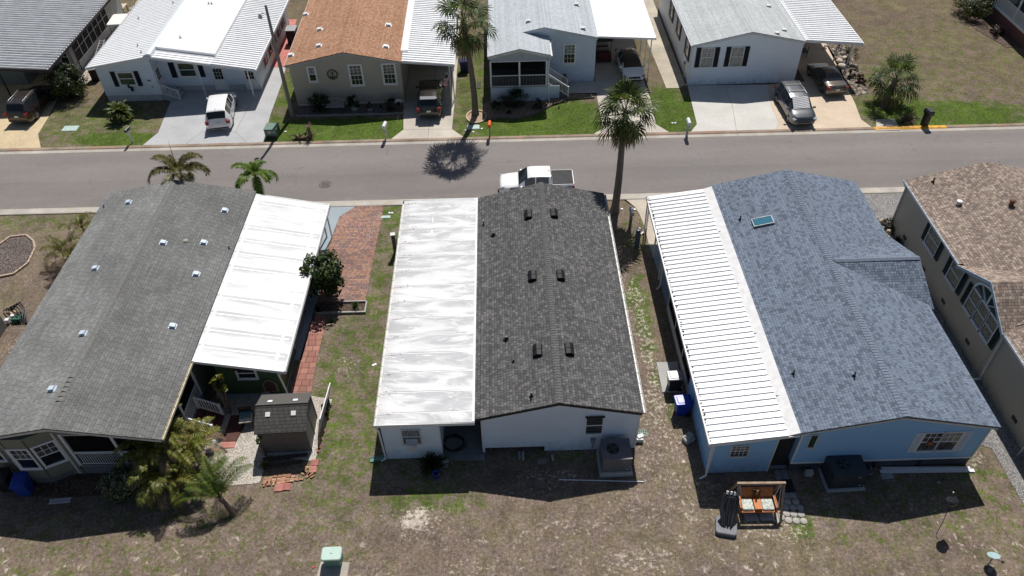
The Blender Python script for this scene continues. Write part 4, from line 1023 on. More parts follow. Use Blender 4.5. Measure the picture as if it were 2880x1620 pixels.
    x, y = on(2843,577); m = MB(); m.lathe((x,y,zz(x)-.03), [(.12,0),(.12,.3),(.17,.32),(.16,.36),(0,.40)], 14); m.build('vent_pipe', surf('rusty_cap', (.16,.07,.045), .8), ro)
# ================================================================ far side, left to right
def text_bar(m, s, x, z, hgt, y):
    """digits drawn from seven bars"""
    seg = {'0':'abcdef','1':'bc','2':'abged','3':'abgcd','4':'fgbc','5':'afgcd','6':'afgedc','7':'abc','8':'abcdefg','9':'abcdfg','-':'g','H':'fbgec','A':'efabcg'}
    w = hgt*.55; t = hgt*.16
    for ch in s:
        for q in seg.get(ch, ''):
            a = {'a':(0,w,hgt-t,hgt),'g':(0,w,hgt/2-t/2,hgt/2+t/2),'d':(0,w,0,t),'f':(0,t,hgt/2,hgt),'b':(w-t,w,hgt/2,hgt),'e':(0,t,0,hgt/2),'c':(w-t,w,0,hgt/2)}[q]
            m.box(x+a[0], x+a[1], y-.012, y, z+a[2], z+a[3])
        x += w + hgt*.2
def house_grey_carport():      # far left, only its ribbed roof, carport and screened side in view
    O = (-36.1, 55.0)
    h = thing('mobile_home', 'grey mobile home with ribbed aluminium roof and dark eaves, far left across the street', 'house', (*O, 0), 0)
    wall = siding('siding_grey0', (.36,.37,.37), .2, var=.06, dark=.85)
    rm = surf('aluminium_pan', (.60,.61,.62), .35, .12, 1.5, .0)
    pan_roof(h, -8.5, 3.55, .55, 2.92, -.2, 16, rm, .40, .13, .12, name='roof')
    m = MB(); m.box(.555,.64,-.22,16,2.74,2.93); m.xprism([(-8.5,3.55),(-8.5,3.36),(.55,2.72),(.55,2.93)], -.26, -.205); m.build('fascia', surf('dark_fascia', (.035,.028,.03), .6, .2), h)
    m = MB(); m.xprism([(-8.4,0),(-.15,0),(-.15,2.8),(-8.4,3.3)], 4.8, 15.9); m.build('wall', wall, h)
    m = MB(); m.box(-8.4, -3.6, 3.0, 4.79, 0, 2.95); m.build('store_room', siding('siding_green0', (.20,.235,.22), .2, dark=.85), h)
    window(h, face(-3.35, 4.8, 1.1), .75, 1.0, .05, (2,0,0), 'glass', 'glass'); window(h, face(-2.35, 4.8, 1.1), .75, 1.0, .05, (2,0,0), 'glass', 'glass')
    window(h, face(-1.1, 4.8, .9), .6, 1.2, .05, (1,0,0), 'glass', 'glass')
    # screened side room along the east wall
    E = lambda y, z: Matrix.Translation((-.14, y, z)) @ Matrix.Rotation(R(90), 4, 'Z')
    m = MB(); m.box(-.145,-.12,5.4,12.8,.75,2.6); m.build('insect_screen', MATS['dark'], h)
    m = MB()
    for k in range(8): y = 5.4+k*1.055; m.box(-.13,-.08,y-.03,y+.03,.74,2.7)
    m.box(-.13,-.085,5.4,12.8,.70,.76); m.box(-.125,-.088,5.43,12.77,1.62,1.66) ; m.build('screen_frame', MATS['offwhite'], h)
    m = MB(); m.box(-.15,-.10,4.8,12.85,0,.70); m.build('kick_wall', surf('kick_grey', (.40,.42,.44), .7, .12), h)
    m = MB(); m.box(-.15,-.09,12.85,16,0,2.8); m.build('side_wall', surf('side_grey', (.36,.37,.36), .7, .12), h)
    dk = surf('dark_post', (.05,.03,.03), .6)
    for x, y in ((-4.15,1.0),(.45,.6)): m = MB(); m.box(x-.05,x+.05,y-.05,y+.05,0,2.85); m.build('post', dk, h)
    m = MB(); m.bar((.6,5.0,2.75),(.1,5.1,2.3),.07); m.bar((.1,5.1,2.3),(.05,5.1,.1),.07); m.build('downspout', dk, h)

def house_white_metal():
    O = (-31.9, 54.87)
    h = thing('mobile_home', 'white mobile home with all white ribbed metal roof and navy shutters', 'house', (*O, 0), R(-.15))
    sid = siding('siding_white1', (.70,.79,.90), .13, var=.05)
    base = surf('painted_block', (.52,.54,.56), .7, .15, 4)
    m = MB(); m.xprism([(0,.55),(4.38,.55),(4.38,3.72),(0,3.0)], 0, 13); m.xprism([(4.381,.55),(11.9,.55),(11.9,2.5),(4.381,3.65)], 1.33, 13); m.build('wall', sid, h)
    bk = brickmat('white_block', (.52,.54,.56), (.47,.49,.51), (.30,.31,.33), .4, .2, .012, .5, .1, swap='xz')
    m = MB(); m.box(.03,4.35,.03,12.9,0,.549); m.box(4.3501,11.88,1.36,12.9,0,.549); m.build('foundation', bk, h)
    rm = surf('white_metal', (.80,.81,.82), .35, .05, 1.5)
    r1 = pan_roof(h, -.5, 3.08, 4.4, 3.88, -.2, 13.2, rm, .34, .032, .035, name='roof')
    pan_roof(h, 4.402, 3.88, 9.1, 3.12, -.2, 1.15, rm, .34, .045, .05, name='roof')
    pan_roof(h, 9.102, 3.12, 12.4, 2.58, -.2, 13.2, rm, .34, .07, .08, name='roof')
    m = MB(); m.xprism([(4.402,3.89),(4.402,3.76),(9.1,3.02),(9.1,3.13)], 1.151, 13.2); m.build('roof', rm, h)
    # raised insulated deck over the middle
    m = MB(); m.xprism([(4.75,4.05),(4.75,3.84),(9.15,3.14),(9.15,3.34)], 1.1, 13.15); ro = m.build('raised_roof', surf('raised_white', (.82,.83,.84), .4, .04), h)
    m = MB()
    for i in range(39):
        y = 1.25+i*.305; m.add([(4.8,y,4.046),(9.12,y,3.349),(9.12,y+.022,3.349),(4.8,y+.022,4.046)], [(0,1,2,3)])
    m.build('seam', surf('seam_grey', (.40,.43,.46), .6, .2), ro)
    m = MB(); m.xprism([(4.12,3.86),(4.40,3.92),(4.76,3.86),(4.74,4.062),(4.5,4.10),(4.2,3.98)], -.21, 13.2); m.build('ridge_flashing', surf('flashing_cool', (.70,.76,.80), .4, .06), h)
    m = MB(); m.xprism([(-.5,3.10),(-.5,2.92),(4.4,3.72),(4.4,3.90)], -.24, -.205); m.xprism([(4.401,3.90),(4.401,3.72),(12.4,2.42),(12.4,2.60)], -.24, -.205)
    m.box(12.405,12.49,-.24,13.2,2.40,2.60); m.build('fascia', MATS['white'], h)
    gutter(h, -.502, -.2, 13.2, 3.05, -1, 'white')
    for px, py in ((386,43),(388,130),(400,153),(488,12),(596,15),(588,16),(510,114)):
        q = at(px, py, 3.6); x, y = q.x-O[0], q.y-O[1]
        z = 3.08+(x+.5)*.163 if x < 4.4 else 4.06-(x-4.75)*.161
        m = MB(); m.cyl((x,y), .035, z-.02, z+.2, 8); m.lathe((x,y,z-.01), [(.12,0),(.06,.05)], 8); m.build('vent_pipe', MATS['metalgrey'], r1)
    # windows and doors
    window(h, face(1.58,0,1.5), 1.12, .98, .12, (2,0,0), 'glass_g', 'glass_g'); shutter(h, face(0,0,1.34), 1.03, .34, 1.28); shutter(h, face(0,0,1.34), 2.88, .34, 1.28)
    m = MB(); text_bar(m, '7405', 3.62, 1.72, .12, -.004); m.build('house_number', MATS['black'], h)
    m = MB(); m.box(3.86,3.94,-.03,-.002,1.15,1.30); m.build('doorbell', MATS['metalgrey'], h)
    m = MB(); m.cbox((2.2,-.08,1.28),(.34,.12,.12),ry=.2); m.cbox((2.28,-.1,1.1),(.16,.12,.3)); m.cbox((2.1,-.1,1.42),(.12,.08,.16),ry=.6); m.build('wall_ornament', MATS['black'], h)
    window(h, face(5.85,1.33,1.4), 1.22, 1.08, .11, (2,0,0), 'glass_g', 'glass_g'); shutter(h, face(0,1.33,1.28), 5.12, .44, 1.3); shutter(h, face(0,1.33,1.28), 7.36, .42, 1.3)
    def door(M, w=.86, hh=2.0, lites=True):
        m = MB(M); m.box(-.07,0,-.04,.02,0,hh+.07); m.box(w,w+.07,-.04,.02,0,hh+.07); m.box(0,w,-.04,.02,hh,hh+.07); m.box(0,w,-.015,.02,0,hh)
        d = m.build('door', MATS['white'], h); m = MB(M); m.box(.14,w-.14,-.022,-.016,.95,hh-.2); m.build('pane', MATS['glass'], d)
        m = MB(M); m.cbox((w-.07,-.05,.95),(.04,.06,.06)); m.build('handle', MATS['metalgrey'], d)
        m = MB(M)
        for i in (1,2): m.box(.14+(w-.28)*i/3-.01,.14+(w-.28)*i/3+.01,-.032,-.023,.96,hh-.21); m.box(.15,w-.15,-.030,-.023,.95+(hh-1.15)*i/3-.01,.95+(hh-1.15)*i/3+.01)
        m.build('muntins', MATS['white'], d)
    door(Matrix.Translation((4.385,.25,.6)) @ Matrix.Rotation(R(90),4,'Z'))
    door(face(8.35,1.33,.1), .95, 2.05); door(face(10.85,1.33,.05), .9, 2.05)
    m = MB(); m.box(4.4,5.2,.05,1.3,0,.55); m.box(5.201,5.5,.05,1.3,0,.36); m.box(5.501,5.8,.05,1.3,0,.18); m.build('steps', concrete('steps1', (.42,.44,.46), None, .2), h)
    stair_rail(h, (4.45,.0,.56), (5.75,.0,.02))
    for x, y, z in ((7.75,.35,3.2),(11.6,.2,2.5)): post(h, x, y, 0, z, .08)
    E = lambda y, z: Matrix.Translation((11.9, y, z)) @ Matrix.Rotation(R(90), 4, 'Z')
    m = MB(); m.box(11.9,11.93,1.34,13,0,2.48); m.build('side_wall', surf('white_side', (.60,.63,.66), .6, .15, 1.5), h)
    cur = surf('pink_curtain', (.20,.11,.11), .8, .2)
    for k in range(5):
        y = 3.3+k*1.75; M = Matrix.Translation((11.93,y,.85)) @ Matrix.Rotation(R(90),4,'Z')
        fo = window(h, M, 1.35, 1.35, .05, (2,0,0), 'glass', 'glass')
        m = MB(M); m.box(.3,.75,-.026,-.014,.05,1.3); m.build('curtain', cur, fo)
    m = MB(); m.xprism([(12.0,2.42),(12.0,.2),(12.06,.2),(12.06,2.42)], 12.6, 12.7); m.build('downspout', MATS['white'], h)

def house_tan():
    O = (-16.5, 53.5)
    h = thing('mobile_home', 'tan mobile home with orange brown shingle roof and an anchor plaque', 'house', (*O, 0), R(.9))
    sid = siding('siding_tan', (.47,.43,.37), .13, var=.05)
    tones = [(.33,.18,.105),(.38,.215,.13),(.30,.155,.09),(.42,.25,.16),(.355,.19,.115),(.39,.23,.15)]
    sh = shingle('shingle_terracotta', tones, .14, .30, gap=.85, edge=.75, stain=.10)
    gable_walls(h, 0, 8.42, 0, 14, 3.42, 4.3, 3.44, 4.38, sid, .08)
    ro = gable_roof(h, -.25, 8.52, -.2, 14.2, 3.55, 4.28, 3.58, 4.49, sh, .08, surf('fascia_grey', (.42,.45,.46), .5, .1))
    m = MB(); m.box(.02,8.4,-.02,-.002,.02,.14); m.build('base_trim', MATS['offwhite'], h)
    m = MB(); m.box(-.28,-.255,-.2,14.2,3.38,3.56); m.build('gutter', MATS['offwhite'], h)
    window(h, face(1.42,0,2.15), .46, 1.08, .13, (1,0,0), 'glass_l', 'glass')
    window(h, face(4.56,0,1.72), .82, 1.55, .14, (3,3,2), 'glass_c', 'glass'); window(h, face(7.10,0,1.74), .82, 1.52, .14, (3,3,2), 'glass_c', 'glass')
    # round plaque with a plain anchor
    m = MB(); n = 28
    for r0, r1 in ((.40,.355),(.315,.295)):
        for i in range(n):
            a, b = 2*math.pi*i/n, 2*math.pi*(i+1)/n
            m.bar((3.18+r0*math.cos(a),-.03,2.6+r0*math.sin(a)),(3.18+r0*math.cos(b),-.03,2.6+r0*math.sin(b)), .03, (r0-r1)*1.0)
    m.bar((3.18,-.035,2.38),(3.18,-.035,2.80),.045); m.bar((3.06,-.035,2.74),(3.30,-.035,2.74),.035)
    P = [(3.18+.19*math.cos(R(a)),-.035,2.53+.19*math.sin(R(a))) for a in range(200,345,18)]
    for a, b in zip(P, P[1:]): m.bar(a, b, .045)
    for sx in (-1,1): m.bar((3.18+sx*.19,-.035,2.45),(3.18+sx*.13,-.035,2.52),.05)
    m.build('anchor_plaque', MATS['black'], h)
    sl = math.atan2(.94,4.53); sr = math.atan2(.91,4.24)
    def zr(x): return 4.49-(4.28-x)*.94/4.53 if x < 4.28 else 4.49-(x-4.28)*.91/4.24
    for px, py in ((865,41),(902,84),(898,130),(1095,73),(1086,134),(819,156)):
        q = at(px, py, 4)
        for _ in range(4): q = at(px, py, zr(q.x-O[0]))
        x, y = q.x-O[0], q.y-O[1]; roof_vent(ro, x, y, zr(x), 'white', .34, .28, .15, -sl if x < 4.28 else sr)
    cr = pan_roof(h, 8.55, 3.58, 12.5, 3.16, -.15, 14, MATS['panwhite'], .36, .06, .08)
    m = MB(); m.xprism([(8.40,3.63),(8.40,3.60),(8.95,3.60),(8.95,3.625)], 1.5, 14); m.build('flashing', MATS['white'], cr)
    m = MB(); m.box(12.505,12.56,-.18,14,3.00,3.18); m.xprism([(8.56,3.59),(8.56,3.44),(12.5,3.02),(12.5,3.17)], -.20, -.155); m.build('fascia', MATS['white'], h)
    post(h, 12.12, .1, 0, 3.05, .09); post(h, 12.3, .25, 0, 3.05, .05); post(h, 12.15, 5, 0, 3.05, .09); post(h, 12.15, 10, 0, 3.05, .09)
    downspout(h, [(12.55,-.1,3.0),(12.35,0,2.7),(12.35,0,.1)])
    m = MB(); m.box(8.43,12.4,13.0,13.1,0,3.1); m.build('rear_wall', sid, h)

def house_pale_blue():
    O = (-1.3, 53.35)
    h = thing('mobile_home', 'pale blue mobile home with light grey roof and a screened front porch', 'house', (*O, 0), R(.3))
    sid = siding('siding_pale', (.56,.66,.78), .13, var=.05)
    tones = [(.46,.50,.53),(.42,.46,.49),(.50,.54,.57),(.44,.48,.51),(.48,.52,.55)]
    sh = shingle('shingle_pale', tones, .14, .30, gap=.9, edge=.82, stain=.05)
    # main gable: x 0..8.45, front wall at y 2.85 ; ridge at x 4.3
    m = MB(); m.xprism([(.05,0),(8.4,0),(8.4,3.72),(4.3,4.66),(.05,3.75)], 2.83, 14.5); m.build('wall', sid, h)
    gable_roof(h, -.05, 8.5, 2.65, 14.8, 3.86, 4.3, 3.86, 4.80, sh, .08, surf('fascia_pale', (.52,.58,.63), .5, .08))
    ro = h.children[1]
    # porch gable in front of its left half
    gable_roof(h, -.12, 4.68, -.2, 3.4, 3.93, 2.3, 3.95, 4.50, sh, .08, MATS['offwhite'], name='porch_roof')
    gutter(h, 4.69, -.2, 2.6, 3.88, 1, 'white', .1, .1)
    m = MB(); m.xprism([(.06,3.40),(4.42,3.40),(4.42,3.85),(2.3,4.38),(.06,3.82)], .03, .09); m.build('gable_wall', surf('gable_grey', (.40,.44,.48), .6), h)
    m = MB(); m.box(.02,4.42,.0,2.82,0,1.22); m.build('porch_base', sid, h)
    m = MB(); m.box(0,4.45,-.03,2.82,1.221,1.30); m.build('porch_floor', surf('porch_grey', (.3,.31,.32), .7), h)
    for x in (.08, 2.28, 4.36): post(h, x, .03, 1.3, 3.42, .13)
    for y in (1.4, 2.7): post(h, 4.36, y, 1.3, 3.42, .1)
    gm = surf('grey_baluster', (.16,.16,.17), .6); MATS['baluster'] = gm
    railing(h, (.16,.03), (2.2,.03), 1.3, .92, 'baluster'); railing(h, (2.36,.03), (4.28,.03), 1.3, .92, 'baluster')
    m = MB(); m.box(.15,4.29,-.005,.03,2.20,2.26); m.box(.15,4.29,-.005,.03,1.305,1.35); m.box(.15,4.29,-.0,.08,3.36,3.42); m.build('porch_beam', MATS['white'], h)
    m = MB(); m.box(.15,4.29,.065,.07,1.35,3.36); m.box(4.36,4.365,.1,2.8,1.35,3.36); m.build('insect_screen', MATS['screen'], h)
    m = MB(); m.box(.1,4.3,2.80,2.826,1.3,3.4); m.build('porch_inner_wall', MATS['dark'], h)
    downspout(h, [(4.72,-.1,3.8),(4.52,-.06,3.4),(4.52,-.06,.25),(4.6,-.3,.12)])
    # white steps down to the right
    m = MB()
    for i in range(6): m.box(4.45+i*.27,4.45+(i+1)*.27,.35,1.5,0,1.1-i*.19)
    m.build('steps', surf('steps_grey', (.12,.12,.13), .8), h)
    m = MB(); m.yprism([(.30,0),(.34,0),(.34,1.1),(.30,1.1)], 4.46, 5.4); m.build('step_skirt', sid, h)
    stair_rail(h, (4.52,.3,1.25), (6.1,.3,.12)); stair_rail(h, (4.52,1.55,1.25), (6.1,1.55,.12))
    window(h, face(5.92,2.83,1.72), .80, 1.50, .13, (3,3,2), 'glass_l', 'glass')
    def zr(x): return 4.80-abs(x-4.3)*.22
    for px, py in ((1487,66),(1623,6),(1641,72),(1478,-1)):
        q = at(px, py, 4.4); x, y = q.x-O[0], q.y-O[1]; roof_vent(ro, x, y, zr(x), surf('vent_pale', (.55,.58,.60), .5), .32, .28, .15, 0)
    # smooth bright white carport roof
    m = MB(); m.xprism([(8.52,3.80),(8.52,3.68),(13.05,3.40),(13.05,3.52)], 3.0, 14.8); cr = m.build('carport_roof', surf('carport_bright', (.85,.86,.87), .4, .02), h)
    m = MB()
    for i in range(12): y = 3.8+i*.98; m.add([(8.7,y,3.793),(12.8,y,3.541),(12.8,y+.015,3.541),(8.7,y+.015,3.793)], [(0,1,2,3)])
    m.build('seam', surf('seam_faint', (.6,.63,.66), .6), cr)
    m = MB(); m.box(13.055,13.12,2.95,14.8,3.36,3.54); m.xprism([(8.52,3.80),(8.52,3.66),(13.05,3.38),(13.05,3.52)], 2.95, 2.998); m.build('fascia', MATS['white'], h)
    for x, y in ((12.45,3.25),(12.8,3.1),(12.5,5.8),(12.5,10)): post(h, x, y, 0, 3.45, .08)
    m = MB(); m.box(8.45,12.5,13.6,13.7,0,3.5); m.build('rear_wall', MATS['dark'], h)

def house_white_shutters():
    O = (14.55, 55.2)
    h = thing('mobile_home', 'white mobile home with pale grey roof and pairs of black shutters', 'house', (*O, 0), R(.54))
    sid = siding('siding_white5', (.77,.84,.92), .13, var=.04)
    tones = [(.46,.49,.50),(.42,.45,.455),(.50,.53,.54),(.44,.465,.47)]
    sh = shingle('shingle_white5', tones, .14, .30, gap=.93, edge=.88, stain=.07)
    gable_walls(h, 0, 8.55, 0, 14.5, 3.40, 4.3, 3.45, 4.34, sid, .0)
    ro = gable_roof(h, -.16, 8.62, -.2, 14.8, 3.52, 4.29, 3.58, 4.48, sh, .07, surf('fascia_w5', (.60,.63,.66), .5))
    gutter(h, -.162, -.2, 14.8, 3.50, -1, 'white', .12, .1)
    black = MATS['black']
    for x in (.72, 3.04):
        window(h, face(x,0,1.62), .90, 1.52, .05, (2,2,0), 'glass_l', 'glass_l', 'offwhite'); shutter(h, face(0,0,1.55), x-.46, .36, 1.66, 'black'); shutter(h, face(0,0,1.55), x+1.0, .36, 1.66, 'black')
    gv = lambda y, z: Matrix.Translation((0, y, z)) @ Matrix.Rotation(R(-90), 4, 'Z')
    for y in (2.2, 5.9, 9.2):
        window(h, gv(y,1.6), .95, 1.5, .05, (2,2,0), 'glass_l', 'glass', 'offwhite'); shutter(h, gv(y,1.55), -.42, .36, 1.6, 'black'); shutter(h, gv(y,1.55), 1.01, .36, 1.6, 'black')
    downspout(h, [(-.2,.0,3.4),(-.05,.08,3.1),(-.05,.08,.1),(-.2,-.1,.06)])
    m = MB(); m.cbox((-.25,.9,.9),(.05,.05,1.4)); m.cbox((-.28,.9,1.5),(.2,.12,.2)); m.build('hose_reel', MATS['metalgrey'], h)
    def zr(x): return 4.48-abs(x-4.29)*.215
    for px, py in ((2166,8),(2209,75),(2187,90)):
        q = at(px, py, 4.2); x, y = q.x-O[0], q.y-O[1]; roof_vent(ro, x, y, zr(x), 'offwhite', .32, .28, .15, 0)
    cr = pan_roof(h, 8.66, 3.60, 13.15, 3.22, -.1, 14.5, MATS['panwhite'], .36, .06, .08)
    m = MB(); m.xprism([(8.58,3.63),(8.58,3.60),(8.90,3.59),(8.90,3.615)], -.08, 14.4); m.build('flashing', MATS['white'], cr)
    m = MB(); m.box(13.155,13.22,-.15,14.5,3.04,3.24); m.xprism([(8.66,3.60),(8.66,3.46),(13.15,3.05),(13.15,3.22)], -.15, -.105); m.build('fascia', MATS['white'], h)
    for x, y in ((12.75,.7),(12.75,3.1),(12.75,8)): post(h, x, y, 0, 3.15, .09)
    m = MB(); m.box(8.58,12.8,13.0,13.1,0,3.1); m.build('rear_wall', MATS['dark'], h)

def house_corner():
    O = (43.9, 59.7)
    h = thing('mobile_home', 'raised house with white porch railing on a red brick base, in the top right corner', 'house', (*O, 0), R(0))
    bk = brickmat('red_brick', (.20,.07,.055), (.15,.055,.05), (.22,.16,.14), .22, .075, .01, .5, .15, swap='xz')
    m = MB(); m.box(.1,6,.1,6.2,0,1.05); m.box(1.9,6,6.2,16,0,1.05); m.build('brick_base', bk, h)
    m = MB(); m.box(0,6,0,6.3,1.051,1.22); m.build('porch_floor', surf('blue_deck', (.10,.15,.19), .6), h)
    m = MB(); m.box(-.03,6,-.03,0,1.0,1.26); m.box(-.03,0,0,6.3,1.0,1.26); m.build('fascia', MATS['white'], h)
    for x, y in ((.07,.07),(.07,3.1),(.07,6.2),(3,.07)): post(h, x, y, 1.22, 3.7, .12)
    railing(h, (.07,.15), (.07,3.0), 1.22, .95); railing(h, (.07,3.2), (.07,6.1), 1.22, .95); railing(h, (.15,.07), (2.9,.07), 1.22, .95)
    m = MB(); m.box(1.9,8,6.3,16,1.05,3.8); m.box(3.5,8,.5,6.3,1.22,3.8); m.build('wall', siding('siding_corner', (.33,.38,.42), .13), h)
    m = MB(); m.xprism([(-.3,3.8),(-.3,3.7),(7,4.9),(7,5.0)], -.3, 16); m.build('roof', surf('roof_corner', (.4,.42,.44), .8), h)
    downspout(h, [(-.05,6.4,3.6),(-.05,6.4,.25),(-.5,6.2,.1)])
def house_bottom_left():
    """corner of the next lot: striped awning over vertical skirting, mostly out of frame"""
    q = at(21, 919); O = (q.x, q.y)
    h = thing('mobile_home', 'corner of a grey house with white slatted awning, cut off by the left edge', 'house', (*O, 0), 0)
    m = MB(); m.box(-6,0,-8,0,0,2.35); m.build('wall', siding('siding_ribbed', (.22,.23,.22), .16, axis=1, dark=.5), h)
    m = MB(); m.xprism([(-6,3.3),(-6,3.2),(.35,2.25),(.35,2.35)], -8.3, .3); ro = m.build('roof', surf('awning_white', (.62,.66,.70), .5), h)
    m = MB()
    for i in range(28): y = -8.1+i*.3; m.add([(-6,y,3.3),(.35,y,2.35),(.35,y+.06,2.42),(-6,y+.06,3.37),(.35,y+.12,2.35),(-6,y+.12,3.3)], [(0,1,2,3),(3,2,4,5),(1,4,2)])
    m.build('rib', MATS['panwhite'], ro)
# ================================================================ vehicles
def lerp_keys(keys, x):
    if x <= keys[0][0]: return keys[0][1]
    for (a, va), (b, vb) in zip(keys, keys[1:]):
        if x <= b:
            t = (x-a)/(b-a); t = t*t*(3-2*t) if SMOOTH else t
            return va + (vb-va)*t
    return keys[-1][1]
SMOOTH = False
VS = .93    # the survey's unit is a touch longer than a metre
def carpaint(name, c, metal=.0, rough=.28): return surf(name, c, rough, .04, 2, metal, .5, coat=.6)
def car(name, label, loc, rz, L, W, H, paint, top, belt, wroof, ws, rear, sides, wb, wr=.34, group=None, tail='tail_red', rails=False,
        plate=True, roofmat=None, sunroof=False, cladding=None):
    """top/belt/wroof: (x from front, value) keys; ws=(cowl, header); rear=(roof end, glass foot); sides=[(a,b)] side glass spans"""
    t = thing(name, label, 'car' if 'truck' not in name else 'pickup truck', loc, rz, group)
    t.scale = (.86 if 'truck' in name else .99 if 'sport' in name else VS,)*3
    xs = set([0, .03, .08, .15, .25] + [L-q for q in (0, .03, .08, .15, .25)])
    for a in (ws[0], ws[1], rear[0], rear[1]): xs |= {a, a+.03}
    for a, b in sides: xs |= {a, b}
    n = int(L/.14)
    for i in range(n+1): xs.add(round(L*i/n, 3))
    xs = sorted(xs); X = [xs[0]]
    for x in xs[1:]:
        if x - X[-1] > .012: X.append(x)
    def sec(x):
        e = min(x, L-x); ef = min(1, e/.55); k = 1-(1-ef)**2.2*.20       # plan rounding
        w = W/2*k; zt = lerp_keys(top, x); zb = lerp_keys(belt, x); wf = lerp_keys(wroof, x)*k
        lo = .22 + max(0, .25-e)*.45
        zt -= max(0, .12-e)*.5; zb = min(zb, zt-.03)
        c = zt - .035 - max(0, (zt-zb-.25))*.04
        return [(0,lo),(w*.90,lo),(w*.985,lo+.10),(w,lo+.30*(zb-lo)),(w*.995,lo+.72*(zb-lo)),(w*.965,zb),(wf,c),(wf*.80,zt-.012),(wf*.4,zt-.002),(0,zt)]
    S = [sec(x) for x in X]; NP = len(S[0])
    B = MB(); G = {}
    def P(i, k, sgn): y, z = S[i][k]; return (L/2-X[i], sgn*y, z)
    arches = [wb[0], wb[1]]
    for i in range(len(X)-1):
        xm = (X[i]+X[i+1])/2
        for k in range(NP-1):
            gl = None
            if k == 5 and any(a-.001 <= X[i] and X[i+1] <= b+.001 for a, b in sides): gl = 'side_window'
            if k in (7, 8) or k == 6:
                if ws[0]-.001 <= X[i] and X[i+1] <= ws[1]+.001: gl = 'windshield'
                if rear and rear[0]-.001 <= X[i] and X[i+1] <= rear[1]+.001: gl = 'rear_window'
            for sgn in (1, -1):
                q = [P(i,k,sgn), P(i+1,k,sgn), P(i+1,k+1,sgn), P(i,k+1,sgn)]
                if k in (1,2,3):
                    zc = (S[i][k][1]+S[i][k+1][1])/2
                    if any((xm-a)**2 + (zc-wr)**2 < (wr*1.10)**2 for a in arches): continue
                if sgn > 0: q = q[::-1]
                if gl:
                    key = gl if gl != 'side_window' else (gl, sgn, [j for j, (a, b) in enumerate(sides) if a-.001 <= X[i] and X[i+1] <= b+.001][0])
                    G.setdefault(key, MB()).add(q, [(0,1,2,3)], True)
                else: B.add(q, [(0,1,2,3)], True)
    for i in (0, len(X)-1):                                            # end caps
        ring = [P(i,k,1) for k in range(NP)] + [P(i,k,-1) for k in range(NP-2,0,-1)]
        B.add(ring if i else ring[::-1], [tuple(range(len(ring)))])
    me = B
    bo = B.build('body', paint, t)
    weld(bo)
    for k, m in G.items():
        o = m.build(k if isinstance(k, str) else k[0], MATS['glass'], t); weld(o)
    # wheels
    for a in wb:
        for sgn in (1, -1):
            x, y = L/2-a, sgn*(W/2-.02)
            m = MB(Matrix.Translation((x, y, wr)) @ Matrix.Rotation(R(90)*sgn, 4, 'X'))
            m.lathe((0,0,-.0), [(wr*.62,.01),(wr*.66,-.012),(wr*.93,-.012),(wr,.03),(wr,.19),(wr*.9,.21)], 22)
            m.lathe((0,0,0), [(wr*.9,.215),(0,.215)], 22)
            ty = m.build('wheel', surf('tyre', (.018,.018,.019), .85, .2), t)
            m = MB(Matrix.Translation((x, y, wr)) @ Matrix.Rotation(R(90)*sgn, 4, 'X'))
            m.lathe((0,0,0), [(wr*.61,.012),(wr*.60,.0),(wr*.54,.0),(wr*.52,.03)], 20); m.lathe((0,0,0), [(0,-.012),(wr*.13,-.010),(wr*.15,.02)], 12)
            for s_ in range(5):
                aa = 2*math.pi*s_/5; m.bar((math.cos(aa)*wr*.1,math.sin(aa)*wr*.1,.004),(math.cos(aa)*wr*.56,math.sin(aa)*wr*.56,.004), wr*.16, .02)
            m.build('rim', surf('alloy', (.45,.46,.47), .3, .05, 3, .7), ty)
            m = MB(Matrix.Translation((x, y, wr)) @ Matrix.Rotation(R(90)*sgn, 4, 'X')); m.lathe((0,0,0), [(wr*.52,.05),(0,.05)], 16); m.build('brake_disc', MATS['black'], ty)
            # arch lip and dark liner
            m = MB(); nn = 14; r0, r1 = wr*1.04, wr*1.20; yo = sgn*(W/2+.004)
            for j in range(nn):
                A0, A1 = math.pi*(j/nn)*1.16-.25, math.pi*((j+1)/nn)*1.16-.25
                pts = []
                for A in (A0, A1):
                    for r_ in (r0, r1): pts.append((x+r_*math.cos(A), wr+r_*math.sin(A)))
                m.add([(pts[0][0],yo,pts[0][1]),(pts[1][0],yo-sgn*.012,pts[1][1]),(pts[3][0],yo-sgn*.012,pts[3][1]),(pts[2][0],yo,pts[2][1]),
                       (pts[0][0],yo-sgn*.22,pts[0][1]),(pts[2][0],yo-sgn*.22,pts[2][1])], [(0,1,2,3),(0,3,5,4)])
            m.build('wheel_arch', cladding or paint, t)
    # door seams and handles
    m = MB(); zs = .40
    for a, b in sides[:3]:
        for sgn in (1,-1):
            m.cbox((L/2-b, sgn*(W/2-.004), .66), (.014,.012,.60))
            m.cbox((L/2-b+.16, sgn*(W/2+.008), .80*H/1.55), (.15,.03,.028))
    m.build('door_handles', MATS['black'], t)
    zh = lerp_keys(top, .12)
    lm = glass('lamp_clear', (.30,.31,.32), .08); rm = surf(tail, (.22,.008,.008), .25, .1, 9)
    for sgn in (1,-1):
        m = MB(); m.cbox((L/2-.17, sgn*(W/2*.80), zh-.10), (.28,.36,.13), rz=-sgn*.5, ry=.2); m.build('headlight', lm, t)
        zt_ = lerp_keys(top, L-.1); m = MB(); m.cbox((-L/2+.10, sgn*(W/2*.83), min(zt_-.12, .92)), (.20,.26,.26 if H > 1.6 else .16), rz=sgn*.35); m.build('taillight', rm, t)
        m = MB(); m.cbox((L/2-ws[0]-.22, sgn*(W/2+.10), lerp_keys(belt, ws[0])+.06), (.13,.20,.13)); m.cbox((L/2-ws[0]-.20, sgn*(W/2+.0), lerp_keys(belt, ws[0])+.02), (.08,.10,.05)); m.build('mirror', paint, t)
